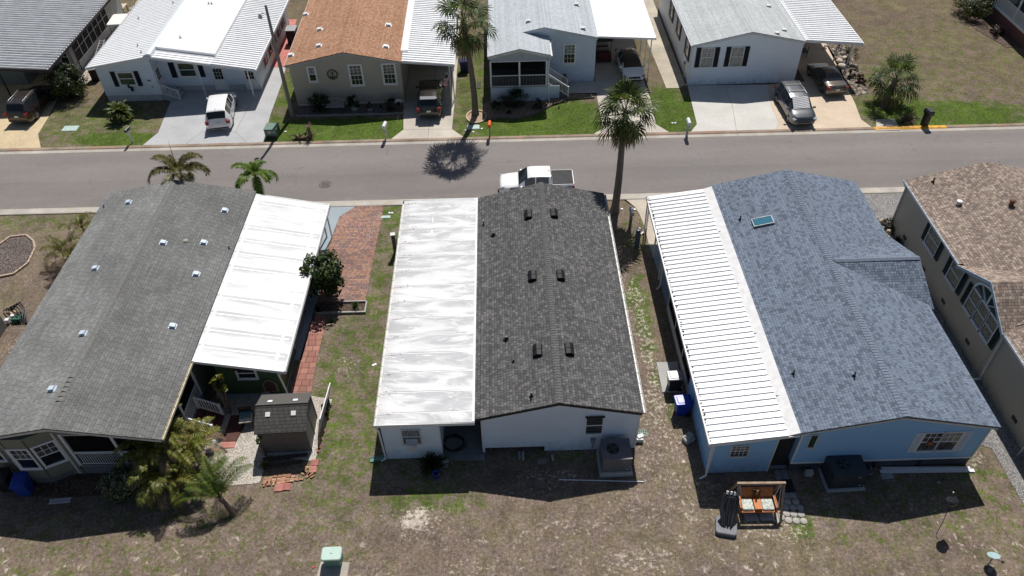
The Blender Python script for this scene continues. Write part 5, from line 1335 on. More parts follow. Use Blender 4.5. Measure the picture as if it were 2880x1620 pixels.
    m = MB(); m.cbox((L/2+.0, 0, .56), (.05, W*.52, .16)); m.cbox((L/2-.01, 0, .32), (.05, W*.62, .12)); m.build('grille', MATS['black'], t)
    m = MB(); m.cbox((-L/2+.02, 0, .42), (.10, W*.80, .10)); m.build('bumper_trim', MATS['black'], t)
    if plate: m = MB(); m.cbox((-L/2-.012, 0, .80 if H > 1.6 else .72), (.02,.31,.155)); m.build('licence_plate', MATS['white'], t)
    if rails:
        m = MB()
        for sgn in (1,-1):
            wf = lerp_keys(wroof, (ws[1]+rear[0])/2)*.86
            m.tube([(L/2-ws[1]-.25,sgn*wf,H-.02),(L/2-ws[1]-.35,sgn*wf,H+.035),(L/2-rear[0]+.35,sgn*wf,H+.035),(L/2-rear[0]+.2,sgn*wf,H-.02)], .018, 6)
        if rails > 1:
            for k in range(rails-1):
                xx = L/2-ws[1]-.75-k*1.0; m.bar((xx,-wf,H+.04),(xx,wf,H+.04),.05,.03)
        m.build('roof_rails', surf('rail_metal', (.4,.41,.42), .35, .1, 4, .6) if rails < 9 else MATS['black'], t)
    m = MB(); m.cbox((L/2-rear[0]+.12, 0, H+.03), (.10,.02,.05)); m.build('antenna', MATS['black'], t)
    return t
def weld(o):
    import bmesh
    b = bmesh.new(); b.from_mesh(o.data); bmesh.ops.remove_doubles(b, verts=b.verts, dist=.0008)
    bmesh.ops.recalc_face_normals(b, faces=b.faces)
    for e in b.edges:
        if len(e.link_faces) == 2 and e.calc_face_angle() > R(38): e.smooth = False
    b.to_mesh(o.data); b.free(); o.data.update()

def vehicles():
    white = carpaint('paint_white', (.80,.80,.80), 0, .22); dark = carpaint('paint_dark', (.030,.027,.026), .3, .22)
    brown = carpaint('paint_bronze', (.085,.070,.060), .6, .28); grey = carpaint('paint_graphite', (.13,.135,.145), .7, .30); silver = carpaint('paint_silver', (.32,.34,.35), .6, .28)
    taupe = carpaint('paint_taupe', (.16,.14,.125), .6, .26)
    VAN = dict(L=5.15, W=2.0, H=1.76,
        top=[(0,.72),(.15,.86),(.55,1.0),(1.05,1.12),(1.95,1.68),(2.5,1.75),(3.6,1.76),(4.55,1.70),(4.98,1.18),(5.08,.95),(5.15,.72)],
        belt=[(0,.62),(.5,.88),(1.1,1.0),(4.4,1.08),(5.0,1.0),(5.15,.65)], wroof=[(0,.72),(1.0,.86),(1.9,.76),(2.5,.74),(4.4,.72),(4.9,.74),(5.15,.74)],
        ws=(1.10,1.98), rear=(4.58,4.97), sides=[(1.62,2.42),(2.50,3.45),(3.53,4.42)], wb=(.95,4.05), wr=.34)
    SUV = dict(L=4.75, W=1.9, H=1.74,
        top=[(0,.80),(.12,.95),(.6,1.06),(1.25,1.14),(1.95,1.66),(2.4,1.73),(3.4,1.74),(4.25,1.68),(4.60,1.20),(4.70,.98),(4.75,.8)],
        belt=[(0,.70),(.5,.95),(1.2,1.03),(4.2,1.12),(4.6,1.02),(4.75,.7)], wroof=[(0,.70),(1.15,.82),(1.95,.69),(2.4,.67),(4.1,.65),(4.55,.70),(4.75,.72)],
        ws=(1.28,1.98), rear=(4.28,4.60), sides=[(1.70,2.45),(2.53,3.35),(3.43,4.12)], wb=(.90,3.70), wr=.36)
    SED = dict(L=4.85, W=1.84, H=1.46,
        top=[(0,.62),(.15,.74),(.6,.86),(1.25,.97),(2.05,1.40),(2.6,1.46),(3.2,1.44),(4.05,1.09),(4.6,1.06),(4.78,.98),(4.85,.72)],
        belt=[(0,.55),(.5,.78),(1.25,.90),(3.9,.98),(4.6,.95),(4.85,.62)], wroof=[(0,.68),(1.2,.80),(2.05,.61),(2.7,.59),(3.3,.60),(4.0,.72),(4.85,.70)],
        ws=(1.28,2.08), rear=(3.28,4.00), sides=[(1.78,2.60),(2.68,3.55)], wb=(.92,3.75), wr=.33)
    EV = dict(L=4.72, W=1.90, H=1.56,
        top=[(0,.62),(.15,.76),(.6,.92),(1.0,1.03),(1.95,1.50),(2.5,1.56),(3.2,1.53),(4.1,1.20),(4.5,1.10),(4.65,.98),(4.72,.72)],
        belt=[(0,.55),(.5,.82),(1.0,.95),(3.9,1.05),(4.5,.98),(4.72,.62)], wroof=[(0,.70),(.95,.84),(1.95,.66),(2.6,.62),(3.3,.61),(4.1,.70),(4.72,.70)],
        ws=(1.02,3.20), rear=(3.30,4.15), sides=[(1.6,2.6),(2.68,3.6)], wb=(.88,3.76), wr=.35)
    up = R(90); dn = R(-90)
    c = car('minivan', 'white minivan parked on the grey driveway of the white metal roofed house', (-22.05,52.2,.03), up+R(9), paint=white, **VAN)
    car('sport_utility_vehicle', 'dark brown SUV with chrome roof rails parked under the far left carport', (-37.35,53.85,.03), up+R(-2), paint=carpaint('paint_umber', (.045,.036,.034), .4, .25), rails=1, **SUV)
    cv = car('sport_utility_vehicle', 'dark SUV with a shiny rear spoiler, parked in the tan house carport', (-6.0,53.15,.03), up+R(1), paint=dark, **SUV)
    m = MB(); m.cbox((-4.75/2+.42,0,1.725),(.34,1.2,.03),ry=-.15); m.build('spoiler', surf('spoiler_gloss', (.35,.36,.38), .15, .05, 3, .6), cv)
    car('sport_utility_vehicle', 'silver car parked deep inside the carport of the tan house, ahead of the dark SUV', (-5.6,61.7,.03), up, paint=silver, **SUV)
    e = car('electric_car', 'white car with black glass roof parked nose out in the pale blue house carport', (10.15,57.8,.03), dn+R(3), paint=white, plate=False, **EV)
    mv = car('minivan', 'graphite minivan with a silver sunshade behind its windshield', (21.75,50.85,.03), dn+R(2), paint=grey, rails=3, **VAN)
    # crumpled silver sunshade lying inside the windshield
    m = MB(); nx, ny = 14, 16
    for i in range(nx+1):
        for j in range(ny+1):
            x = 1.06+.90*i/nx; y = (-.68+1.36*j/ny)*(1-.06*i/nx)
            z = lerp_keys(VAN['top'], x) + .035 + random.uniform(0,.006) - abs(y)**2*.05 + .014*math.sin(i*2.3+j*.8)
            m.v.append(Vector((5.15/2-x, y, z)))
    for i in range(nx):
        for j in range(ny): a = i*(ny+1)+j; m.f.append([a, a+ny+1, a+ny+2, a+1]); m.mi.append(0); m.sm.append(False)
    m.build('sunshade', surf('sunshade_silver', (.55,.55,.56), .6, .12, 8, .0), mv)
    car('sedan', 'taupe sedan parked under the ribbed carport at the right', (25.45,54.9,.03), up+R(4), paint=taupe, **SED)
    # pickup truck: cab + open box under a folding cover
    L, W, H = 5.75, 2.02, 1.93
    tr = car('pickup_truck', 'white crew cab pickup with dark bed cover parked on the street', (1.80,41.55,.02), R(180), L, W, H, white,
        top=[(0,.95),(.10,1.12),(.7,1.20),(1.45,1.27),(2.15,1.83),(2.45,1.92),(3.3,1.93),(3.95,1.90),(4.08,1.30),(4.15,1.28),(5.70,1.28),(5.75,1.25)],
        belt=[(0,.85),(.6,1.08),(1.45,1.17),(4.0,1.20),(5.75,1.18)], wroof=[(0,.84),(1.4,.90),(2.2,.74),(3.2,.73),(3.95,.73),(4.1,.93),(5.75,.93)],
        ws=(1.48,2.18), rear=(3.95,4.07), sides=[(1.95,2.75),(2.83,3.80)], wb=(1.0,4.72), wr=.40)
    m = MB(); m.rbox(-L/2+.07, -L/2+1.66, -.92, .92, 1.285, 1.335, .06)
    for k in (1,2): m.box(-L/2+.10+k*.5,-L/2+.13+k*.5,-.9,.9,1.336,1.345)
    m.build('bed_cover', surf('tonneau', (.045,.046,.048), .85, .15, 2), tr)
    m = MB()
    for a in ((-L/2+.02,-L/2+.06,-.90,.90),(-L/2+.07,-L/2+1.66,-.965,-.935),(-L/2+.07,-L/2+1.66,.935,.965)): m.box(*a, 1.27, 1.30)
    m.build('bed_rail', surf('chrome_strip', (.6,.6,.6), .3, .1, 4, .5), tr)
    m = MB()
    for sgn in (1,-1):
        m.box(-L/2+.25,-L/2+4.9,sgn*(W/2)-.006 if sgn>0 else -W/2-.010,sgn*(W/2)+.010 if sgn>0 else -W/2+.006,.80,1.10)
    m.build('side_decal', surf('decal_blue', (.035,.045,.16), .4), tr)
    m = MB()
    for i, w in enumerate((.10,.07,.10,.05,.10)):
        m.box(-L/2+.45+i*.14,-L/2+.45+i*.14+w,W/2+.011,W/2+.016,.90,1.02)
    m.build('decal_lettering', surf('decal_orange', (.55,.13,.04), .5), tr)
    m = MB(); m.cbox((L/2-2.3,-.42,1.33),(.02,.34,.3),ry=.9); m.build('dash_paper', MATS['white'], tr)

def golf_cart(label, loc, rz, roofc):
    t = thing('golf_cart', label, 'golf cart', loc, rz)
    m = MB(); m.rbox(-1.15,1.15,-.58,.58,.25,.55,.15); m.rbox(.55,1.15,-.55,.55,.551,.85,.12); m.rbox(-1.15,-.45,-.55,.55,.551,.8,.1); m.build('body', surf('cart_maroon', (.10,.02,.02), .4), t)
    m = MB(); m.rbox(-.6,-.05,-.5,.5,.56,.72,.05); m.cbox((-.62,0,.95),(.12,1.0,.45),ry=-.15); m.build('seat', surf('cart_seat', (.45,.38,.30), .6), t)
    m = MB(); m.rbox(-1.25,.95,-.66,.66,1.86,1.95,.15); m.build('canopy', surf(roofc[0], roofc[1], .5, .05), t)
    m = MB()
    for x, y in ((.85,.5),(.85,-.5),(-1.1,.5),(-1.1,-.5)): m.bar((x,y,.5),(x*.85,y*1.05,1.86),.035)
    m.build('canopy_frame', MATS['black'], t)
    for x in (.8,-.8):
        for sgn in (1,-1):
            m = MB(); m.tube([(x,sgn*.42,.23),(x,sgn*.60,.23)], .23, 16); m.build('wheel', MATS['black'], t)
    return t
# ================================================================ plants
def leafcloud(m, c, r, n, size, rnd, flat=1.0, shell=.55, clumps=None):
    """many small leaf faces gathered in clumps through the volume"""
    C = Vector(c); cl = []
    for _ in range(clumps or max(6, n//70)):
        while True:
            v = Vector((rnd.uniform(-1,1), rnd.uniform(-1,1), rnd.uniform(-1,1)))
            if .15 < v.length < 1: break
        v *= (shell + (1-shell)*rnd.random())/max(v.length,.4) * min(1, v.length+.35)
        cl.append((v, rnd.uniform(.22,.42)))
    for i in range(n):
        v, s = rnd.choice(cl)
        d = Vector((rnd.gauss(0,1), rnd.gauss(0,1), rnd.gauss(0,1))); d = d.normalized()*s*rnd.random()**.4
        p = C + Vector(((v.x+d.x)*r[0], (v.y+d.y)*r[1], (v.z+d.z)*r[2]))
        if p.z < .03: continue
        nrm = ((v+d).normalized() + Vector((rnd.gauss(0,.5), rnd.gauss(0,.5), rnd.gauss(.3,.5)))).normalized()
        a = nrm.cross(Vector((rnd.gauss(0,1), rnd.gauss(0,1), rnd.gauss(0,1)))).normalized(); b = nrm.cross(a)
        L = size*rnd.uniform(.6,1.3); w = L*.38*flat
        m.add([p-a*L*.5, p+b*w-nrm*.02*L, p+a*L*.5, p-b*w-nrm*.02*L], [(0,1,2,3)])
def shrub(name, label, cat, loc, r, n, size, tones, seed=1, group=None, stems=4, trunk=0, flat=1.0, twigs='twig_brown'):
    rnd = random.Random(seed); t = thing(name, label, cat, loc, rnd.uniform(0,0), group)
    m = MB(); leafcloud(m, (0,0,trunk+r[2]*.95), r, n, size, rnd, flat)
    m.build('foliage' if not trunk else 'crown', leafmat('leaf_'+name+str(seed), tones), t)
    m = MB(); tk = surf(twigs, (.13,.10,.075), .9, .3)
    for i in range(stems):
        a = rnd.uniform(0,6.28); k = rnd.uniform(.25,.7)
        m.tube([(0,0,-.03),(math.cos(a)*r[0]*k*.3,math.sin(a)*r[1]*k*.3,(trunk+r[2])*.5),(math.cos(a)*r[0]*k,math.sin(a)*r[1]*k,trunk+r[2]*1.2)], [.035+trunk*.03,.025+trunk*.02,.008], 6)
    m.build('stem' if not trunk else 'trunk', tk, t)
    return t
def fan_leaf(m, base, d, plen, fr, rnd, droop=.35, nseg=20, spread=122):
    """petiole + folded fan blade with drooping tips"""
    d = Vector(d).normalized(); base = Vector(base)
    hub = base + d*plen + Vector((0,0,-plen*plen*.10))
    side = d.cross(Vector((0,0,1))).normalized()
    dd = (d + Vector((0,0,-.25*plen))).normalized(); nrm = side.cross(dd).normalized()
    q = Matrix.Rotation(rnd.uniform(-.5,.5), 3, dd); side = q @ side; nrm = q @ nrm
    m.bar(base, hub, .035, .02)
    for i in range(nseg):
        a = R(-spread + 2*spread*(i+.5)/nseg); wa = R(spread/nseg*.90)
        ln = fr*(.72+.28*math.cos(a*.6))*rnd.uniform(.88,1.08)
        u = dd*math.cos(a)+side*math.sin(a); v = dd*-math.sin(a)+side*math.cos(a)
        fold = nrm*(.03*ln*(1 if i % 2 else -1))
        mid = hub + u*ln*.55 + fold + Vector((0,0,-.05*ln)); w = ln*.48*math.tan(wa)
        k = droop*rnd.uniform(.5,1.6)
        tip = hub + u*ln*(1-.25*k) + Vector((0,0,-ln*.55*k))
        m.add([hub, mid+v*w, mid-v*w, tip], [(0,2,1),(1,2,3)])
def fan_palm(label, base, lean, H, nl, fr, plen, seed, trunk_r=(.24,.15), skirt=.35, boots=True, tones=None, group='fan palms'):
    rnd = random.Random(seed); t = thing('fan_palm', label, 'palm tree', base, 0, group)
    P = []; n = 14
    for i in range(n+1):
        k = i/n; P.append(Vector((lean[0]*(k**1.4)+.05*math.sin(k*5), lean[1]*(k**1.4), H*k-.05)))
    rr = [(trunk_r[0]*1.35 if i == 0 else trunk_r[0]*(1-i/n)+trunk_r[1]*(i/n))*(1+.03*(i % 2)) for i in range(n+1)]
    s = NT('palm_trunk'+str(seed)); z = s.sep(s.coord())[2]
    rg = s.math('FRACT', s.math('MULTIPLY', s.math('ADD', z, s.math('MULTIPLY', s.noise(3, 2), .12)), 9)); k = s.rng(rg, 0, .25, .7, 1)
    k = s.math('MULTIPLY', k, s.rng(s.noise(5, 4, stretch=(1,1,3)), .3, .7, .75, 1.2))
    colr = s.mix(1.0, (.155,.130,.108), s.xyz(k, k, k), 'MULTIPLY'); s.bump(rg, .6, .03)
    m = MB(); m.tube(P, rr, 12); m.build('trunk', s.done(colr, .95), t)
    top = P[-1]
    tones = tones or [(.018,.040,.008),(.042,.08,.015),(.07,.12,.025),(.12,.165,.045)]
    m = MB()
    for i in range(nl):
        k = i/nl; az = i*2.39996+rnd.uniform(-.2,.2); el = R(78-95*k**.85+rnd.uniform(-8,8))
        d = Vector((math.cos(az)*math.cos(el), math.sin(az)*math.cos(el), math.sin(el)))
        fan_leaf(m, top+Vector((0,0,.1-.35*k)), d, plen*rnd.uniform(.8,1.15), fr*rnd.uniform(.85,1.1), rnd, .25+.5*k)
    m.build('crown', leafmat('fan_leaf'+str(seed), tones, .3, .5), t)
    m = MB()
    for i in range(int(nl*skirt)):
        az = i*2.4; el = R(-35-35*rnd.random()); d = Vector((math.cos(az)*math.cos(el), math.sin(az)*math.cos(el), math.sin(el)))
        fan_leaf(m, top+Vector((0,0,-.35-rnd.random()*.3)), d, plen*.7, fr*.8, rnd, .9, 16)
    if m.v: m.build('dead_fronds', leafmat('dead_fan', [(.10,.08,.04),(.19,.15,.08),(.13,.11,.05),(.25,.20,.12)], .15, .8), t)
    if boots:
        m = MB()
        for i in range(36):
            az = i*2.4; z = -.15-.028*i; p = top+Vector((0,0,z)); o = Vector((math.cos(az), math.sin(az), 0))
            m.bar(p+o*rr[-1]*.6, p+o*(rr[-1]+.10)+Vector((0,0,.16)), .07, .03)
        m.build('leaf_bases', surf('leaf_base', (.16,.12,.08), .9, .3, 9), t)
    return t
def frond(m, base, az, el, L, rnd, droop=1.0, lw=.035, ll=.42, n=34, vee=.5):
    """feather frond: arching rib with two rows of leaflets"""
    P = []; p = Vector(base); e = el; st = L/12
    for i in range(13):
        P.append(p.copy()); d = Vector((math.cos(az)*math.cos(e), math.sin(az)*math.cos(e), math.sin(e)))
        p = p + d*st; e -= droop*(.08+.13*i/12)
    m.tube(P, [.022*(1-i/14)+.004 for i in range(13)], 4, False)
    for j in range(n):
        k = .14+.84*j/(n-1); f = k*12; i = min(11, int(f)); q = P[i].lerp(P[i+1], f-i); d = (P[i+1]-P[i]).normalized()
        side = d.cross(Vector((0,0,1))); side = side.normalized() if side.length > .05 else Vector((1,0,0)); up = side.cross(d)
        le = ll*math.sin(math.pi*(.12+.80*k))**.7*rnd.uniform(.85,1.1)
        for sgn in (1,-1):
            v = (side*sgn*.86 + d*.55 + up*vee*rnd.uniform(.4,1.1)).normalized()
            a = q + v*le*.5; b = q + v*le*.95 + Vector((0,0,-le*.32*droop*rnd.uniform(.6,1.3)))
            w = d*lw*.5
            m.add([q-w*.5, q+w*.5, a+w, a-w, b], [(0,1,2,3),(3,2,4)])
def feather_palm(label, base, H, fr, nl, L, seed, tones, lean=(0,0), r=.09, droop=1.0, group='feather palms', el0=75, el1=5, ll=.42, n=34, dead=0, name='feather_palm', spear=0, lw=.035):
    rnd = random.Random(seed); t = thing(name, label, 'palm tree', base, 0, group)
    m = MB(); P = [(lean[0]*k*k, lean[1]*k*k, H*k-.04) for k in [i/8 for i in range(9)]]
    m.tube(P, [r*1.5]+[r*1.1]*2+[r]*5+[r*.9], 10); m.build('trunk', surf('palm_stem'+str(seed), (.13,.115,.09), .85, .3, 8), t)
    top = Vector(P[-1]); m = MB(); dm = MB()
    for i in range(nl):
        az = fr + i*2.39996+rnd.uniform(-.25,.25); el = R(el0+(el1-el0)*i/max(1,nl-1)+rnd.uniform(-7,7))
        frond(dm if i >= nl-dead else m, top, az, el, L*rnd.uniform(.85,1.1), rnd, droop*rnd.uniform(.8,1.2), lw, ll, n)
    if spear: m.tube([top, top+Vector((.05,-.02,spear*.6)), top+Vector((.12,-.05,spear))], [.03,.02,.005], 5)
    m.build('crown', leafmat('feather'+str(seed), tones), t)
    if dm.v: dm.build('dead_fronds', leafmat('dead_feather', [(.14,.08,.035),(.24,.16,.09),(.30,.24,.17),(.10,.06,.03)], .15, .8), t)
    return t
def tuft(name, label, cat, loc, n, L, w, tones, seed, el=(30,85), droop=1.0, group=None, part='leaves'):
    rnd = random.Random(seed); t = thing(name, label, cat, loc, 0, group); m = MB()
    for i in range(n):
        az = rnd.uniform(0,6.283); e = R(rnd.uniform(*el)); l = L*rnd.uniform(.6,1.1); d = Vector((math.cos(az)*math.cos(e), math.sin(az)*math.cos(e), math.sin(e)))
        s = d.cross(Vector((0,0,1))).normalized()*w*.5; a = d*l*.55; b = d*l+Vector((0,0,-l*.35*droop*math.cos(e)))
        m.add([-s*.6, s*.6, a+s, a-s, b], [(0,1,2,3),(3,2,4)])
    m.build(part, leafmat('tuft_'+name+str(seed), tones), t); return t

def plants():
    Y = [(.05,.075,.012),(.10,.13,.02),(.18,.19,.04),(.24,.20,.05)]
    D = [(.010,.020,.006),(.020,.036,.010),(.035,.055,.016),(.055,.08,.028)]
    P1 = at(1337,322)
    fan_palm('tall fan palm on the grass strip between the tan and the pale blue house', P1, (-.35,-.9), 7.9, 27, 1.25, 1.45, 11, (.24,.16), .4)
    P2 = at(1728,596)
    fan_palm('tall fan palm by the street beside the charcoal shingle roof, crown over the road', P2, (.30,.9), 7.0, 34, 1.2, 1.15, 12, (.26,.15), .5, tones=[(.025,.045,.012),(.05,.085,.02),(.09,.125,.035),(.15,.17,.06)])
    P3 = at(2483,299)
    fan_palm('short fan palm with a thick dark trunk on the lawn right of the driveway', P3, (.5,.35), 2.2, 27, 1.15, 1.35, 13, (.24,.2), .25)
    feather_palm('windblown palm with drooping brown tipped fronds behind the weathered grey roof', (-20.3,39.0,0), 4.0, .3, 13, 2.3, 21, [(.03,.045,.012),(.08,.09,.025),(.17,.15,.05),(.24,.19,.09)], r=.13, droop=1.35, spear=2.4, n=66, ll=.55, lw=.05)
    feather_palm('small bright green palm behind the white carport roof, beside the road', (-15.75,39.1,0), 3.6, 1.0, 9, 1.7, 22, [(.06,.11,.015),(.12,.20,.03),(.20,.28,.05)], r=.09, droop=1.3, n=64, ll=.5, lw=.055)
    feather_palm('palm at the left edge by the road with only one green frond in view', (-34.1,39.9,0), 4.0, 1.0, 9, 2.0, 23, [(.04,.07,.012),(.08,.12,.02)], r=.1, n=40)
    feather_palm('little bushy palm on the front lawn of the white metal roofed house', (-29.9,52.15,0), .55, .5, 34, 1.15, 24, [(.035,.06,.008),(.08,.11,.015),(.14,.17,.03)], r=.09, droop=.9, el0=85, el1=5, n=26, ll=.26, lw=.05)
    # clump of golden cane palms by the porch
    rnd = random.Random(5)
    spots = [(-16.3,20.2,2.0),(-15.5,20.0,1.5),(-16.9,19.9,1.7),(-15.9,20.9,2.2),(-15.1,20.7,1.5),(-16.5,19.5,1.2),(-15.6,19.3,1.0),(-16.9,20.6,1.9)]
    lab = ['tallest yellowing cane palm of the clump beside the white porch rail','cane palm on the right side of the porch clump','cane palm at the left of the porch clump, over the dark shrub','cane palm nearest the gutter corner in the porch clump',
           'right hand cane palm of the clump arching over the maroon steps','low cane palm at the front of the clump','lowest cane palm of the clump above the white gravel','cane palm at the back left of the clump']
    for i, (x, y, hh) in enumerate(spots):
        feather_palm(lab[i], (x,y,0), hh, i*.8, 13, 1.7, 30+i, [(.04,.06,.012),(.10,.135,.02),(.22,.23,.045),(.36,.30,.08)], (rnd.uniform(-.3,.3), rnd.uniform(-.3,.2)), .045, 1.15, 'cane palms clumped by the porch', 80, 10, .40, 46, 4, 'cane_palm', 0, .034)
    q = at(657,1448); t = thing('feather_palm', 'small leaning palm with a curved brown trunk in front of the white gravel', 'palm tree', q); rnd = random.Random(41)
    m = MB(); P = [(0,0,-.05),(-.06,.06,.3),(-.2,.16,.62),(-.42,.30,.95)]; m.tube(P, [.17,.12,.10,.11], 10); m.build('trunk', surf('leaning_trunk', (.14,.10,.08), .9, .35, 9), t)
    m = MB(); top = Vector(P[-1])
    for az, el, L_ in ((188,40,2.0),(172,58,1.7),(120,66,2.2),(98,60,2.3),(80,70,2.0),(62,52,2.2),(48,46,2.1),(140,74,1.6)): frond(m, top, R(az), R(el), L_, rnd, .95, .026, .46, 64, .7)
    m.build('crown', leafmat('leaning_palm_leaf', [(.05,.08,.012),(.10,.15,.02),(.17,.22,.04)]), t)
    m = MB(); frond(m, top, R(-80), R(-20), 1.4, rnd, 1.6, .03, .3, 30, .2); m.build('dead_frond', leafmat('leaning_dead', [(.25,.19,.12),(.35,.29,.20)], .1, .8), t)
    # cane palms left of the grey roof
    for i, (px, py, hh) in enumerate(((222,760,1.3),(262,700,1.8),(190,740,1.0))):
        feather_palm(['yellow green cane palm by the left eave of the grey roof','cane palm with pale dead fronds by the left eave of the grey roof','low cane palm reaching over the dry lawn at the left'][i], at(px,py), hh, i*1.1, 9, 1.5, 50+i,
                     [(.05,.06,.008),(.11,.12,.015),(.2,.18,.03)], (0,0), .05, 1.2, 'cane palms left of the grey roof', 75, 10, .36, 30, 3, 'cane_palm')
    # broad-leaved plants
    shrub('clipped_shrub', 'big dark rounded shrub between the far left carport and the white metal roofed house', 'shrub', (-35.35,56.0,0), (1.5,1.5,1.3), 6500, .15, D, 61)
    t = shrub('broadleaf_tree', 'small dark green tree between the white carport roof and the brick driveway', 'tree', (-10.75,31.9,0), (1.25,1.3,1.3), 4600, .18, [(.010,.022,.005),(.022,.042,.008),(.045,.075,.014),(.09,.12,.025)], 62, None, 9, .6, 1.1)
    shrub('leafy_shrub', 'dark shrub with pale green tips in the shade beside the white porch rail', 'shrub', (-17.85,19.2,0), (1.15,.85,.9), 3800, .12, [(.03,.04,.02),(.09,.11,.06),(.20,.235,.14),(.32,.35,.24)], 63)
    shrub('leafy_shrub', 'round dark bush left of the bench under the tan house wall', 'shrub', (-14.55,52.75,0), (.75,.6,.75), 1600, .13, D, 64)
    t = shrub('potted_plant', 'leafy plant in a pale bowl right of the bench', 'potted plant', (-11.9,52.65,.28), (.62,.5,.48), 700, .13, D, 65)
    pot(t, .30, .30)
    t = shrub('potted_plant', 'small plant in a low white bowl by the tan wall', 'potted plant', (-10.7,52.5,.15), (.32,.3,.3), 280, .1, D, 66); pot(t, .18, .16)
    shrub('leafy_shrub', 'reddish spreading bush near the carport corner of the tan house', 'shrub', (-9.15,52.7,0), (.8,.5,.42), 1000, .1, [(.03,.025,.015),(.05,.04,.02),(.03,.05,.015)], 67)
    shrub('arching_shrub', 'large dark feathery plant in front of the pale blue porch', 'shrub', (.6,52.75,0), (1.25,.7,.75), 2100, .16, D, 68, flat=.45)
    shrub('leafy_shrub', 'low bush left of the feathery plant under the pale blue porch', 'shrub', (-.75,52.2,0), (.5,.45,.4), 700, .1, [(.02,.035,.008),(.05,.07,.015)], 69)
    shrub('leafy_shrub', 'low bush at the right corner of the pale blue porch bed', 'shrub', (2.3,52.3,0), (.55,.4,.38), 700, .1, [(.02,.035,.008),(.05,.07,.015)], 70)
    tuft('low_plant', 'tiny dark green plant in the middle of the pale blue porch bed', 'plant', (.1,51.6,0), 90, .35, .05, D, 71)
    for i, (x, y) in enumerate(((3.6,52.9),(4.4,53.1),(5.2,53.3),(4.0,52.2))):
        tuft('bedding_plant', 'little dark plant in the rock bed between the porch steps and the palm', 'plant', (x,y,.02), 26, .22, .04, D, 72+i, group='little plants in the tan rock bed')
    shrub('leafy_shrub', 'big olive bush beside the raised porch in the top right corner', 'shrub', (42.4,66.4,0), (1.6,1.9,.95), 3400, .13, [(.025,.035,.012),(.05,.065,.022),(.09,.10,.04)], 80)
    shrub('leafy_shrub', 'dark red leaved bush at the corner of the raised brick porch', 'shrub', (42.8,62.6,0), (.7,.7,.4), 900, .1, [(.04,.012,.012),(.03,.03,.02),(.07,.06,.05)], 81)
    shrub('leafy_shrub', 'dark shrub below the raised porch railing at the right edge', 'shrub', (43.6,58.2,0), (.4,.5,.5), 500, .1, [(.02,.015,.015),(.03,.03,.02)], 82)
    for i, (x, y, a, b) in enumerate(((27.9,56.2,.6,.5),(28.3,58.2,.7,.8),(28.6,61,.7,1.2),(28.2,54.9,.5,.35))):
        shrub('flower_bush', ['spiky dark plant beside the right hand carport post','tall dark bush behind the right hand carport post','tall bush at the back of the right hand carport','low red flowered plant by the sedan'][i], 'shrub', (x,y,0), (a,a,b), 700, .13, [(.012,.018,.010),(.03,.04,.02),(.10,.09,.06)] if i < 3 else [(.10,.02,.02),(.03,.04,.02)], 83+i, flat=.6)
    tuft('grass_clump', 'dry tan ornamental grass clump beside the white pad by the yellow kerb', 'plant', at(2552,342), 420, .85, .03, [(.10,.09,.04),(.30,.26,.16),(.42,.36,.25)], 90, (15,85))
    tuft('strap_leaf_plant', 'dark strap leaved plant against the white store room wall', 'plant', at(1215,1312), 150, 1.0, .07, D, 91, (10,80), .9)
    tuft('low_plant', 'spiky plant in the small timber edged bed at the end of the brick driveway', 'plant', (-9.0,30.8,.03), 60, .55, .05, [(.03,.06,.012),(.06,.10,.02)], 92)
    tuft('low_plant', 'bright green weed left of the small plank on the lawn', 'plant', at(933,904), 60, .2, .05, [(.06,.12,.02),(.12,.2,.03)], 93, (5,60))
    shrub('leafy_shrub', 'small dark shrub behind the leaning white lattice panel', 'shrub', (-9.45,23.6,0), (.35,.5,.35), 500, .09, D, 94)
    shrub('young_tree', 'slim young tree with yellow green leaves in front of the moss green wall', 'tree', (-14.4,23.6,0), (.55,.5,.5), 170, .26, Y, 95, None, 5, 1.9, 1.2)
    t = shrub('young_tree', 'thin sapling with bright leaves standing before the brown shed wall', 'tree', at(748,1282), (.22,.22,.25), 46, .14, [(.10,.16,.03),(.2,.28,.06)], 96, None, 1, 1.1)
    tuft('low_plant', 'small weed at the corner of the brown shed', 'plant', at(748,1312), 50, .45, .06, Y, 97)
    for i, (px, py) in enumerate(((2490,650),(2515,668),(2500,640))):
        (tuft if i == 1 else shrub)(*(['low_plant','spiky green plant among rocks at the corner of the beige house','plant',at(2518,690),120,.8,.06,D,98] if i == 1 else
            ['leafy_shrub',['grey green shrub among the rocks at the corner of the beige house','','brown low shrub behind the rocks at the beige house corner'][i],'shrub',at(px,py),(.45,.45,.4),600,.09,[(.05,.05,.04),(.10,.11,.09)],99+i]))
    # tree fern stump ornament by the kerb
    t = thing('dead_stump', 'brown driftwood stump and branches on the lawn by the street', 'stump', at(850,392), 0); rnd = random.Random(2); m = MB()
    for i in range(16):
        a = rnd.uniform(0,6.28); l = rnd.uniform(.4,1.1); m.tube([(rnd.uniform(-.8,.5),0,.05),(math.cos(a)*l*.6,math.sin(a)*l*.3,rnd.uniform(.1,.5)),(math.cos(a)*l,math.sin(a)*l*.4,rnd.uniform(.05,.7))], [.07,.05,.02], 6)
    m.tube([(.62,.0,0),(.66,.05,.5),(.6,.1,1.0)], [.16,.14,.1], 9)
    for i in range(26): a = rnd.uniform(0,6.28); m.tube([(.6,.1,.95),(.6+math.cos(a)*.25,.1+math.sin(a)*.25,1.15),(.6+math.cos(a)*.4,.1+math.sin(a)*.4,1.05+rnd.uniform(-.2,.2))], [.02,.015,.006], 4)
    m.build('branches', surf('driftwood', (.15,.10,.08), .9, .4, 9), t)
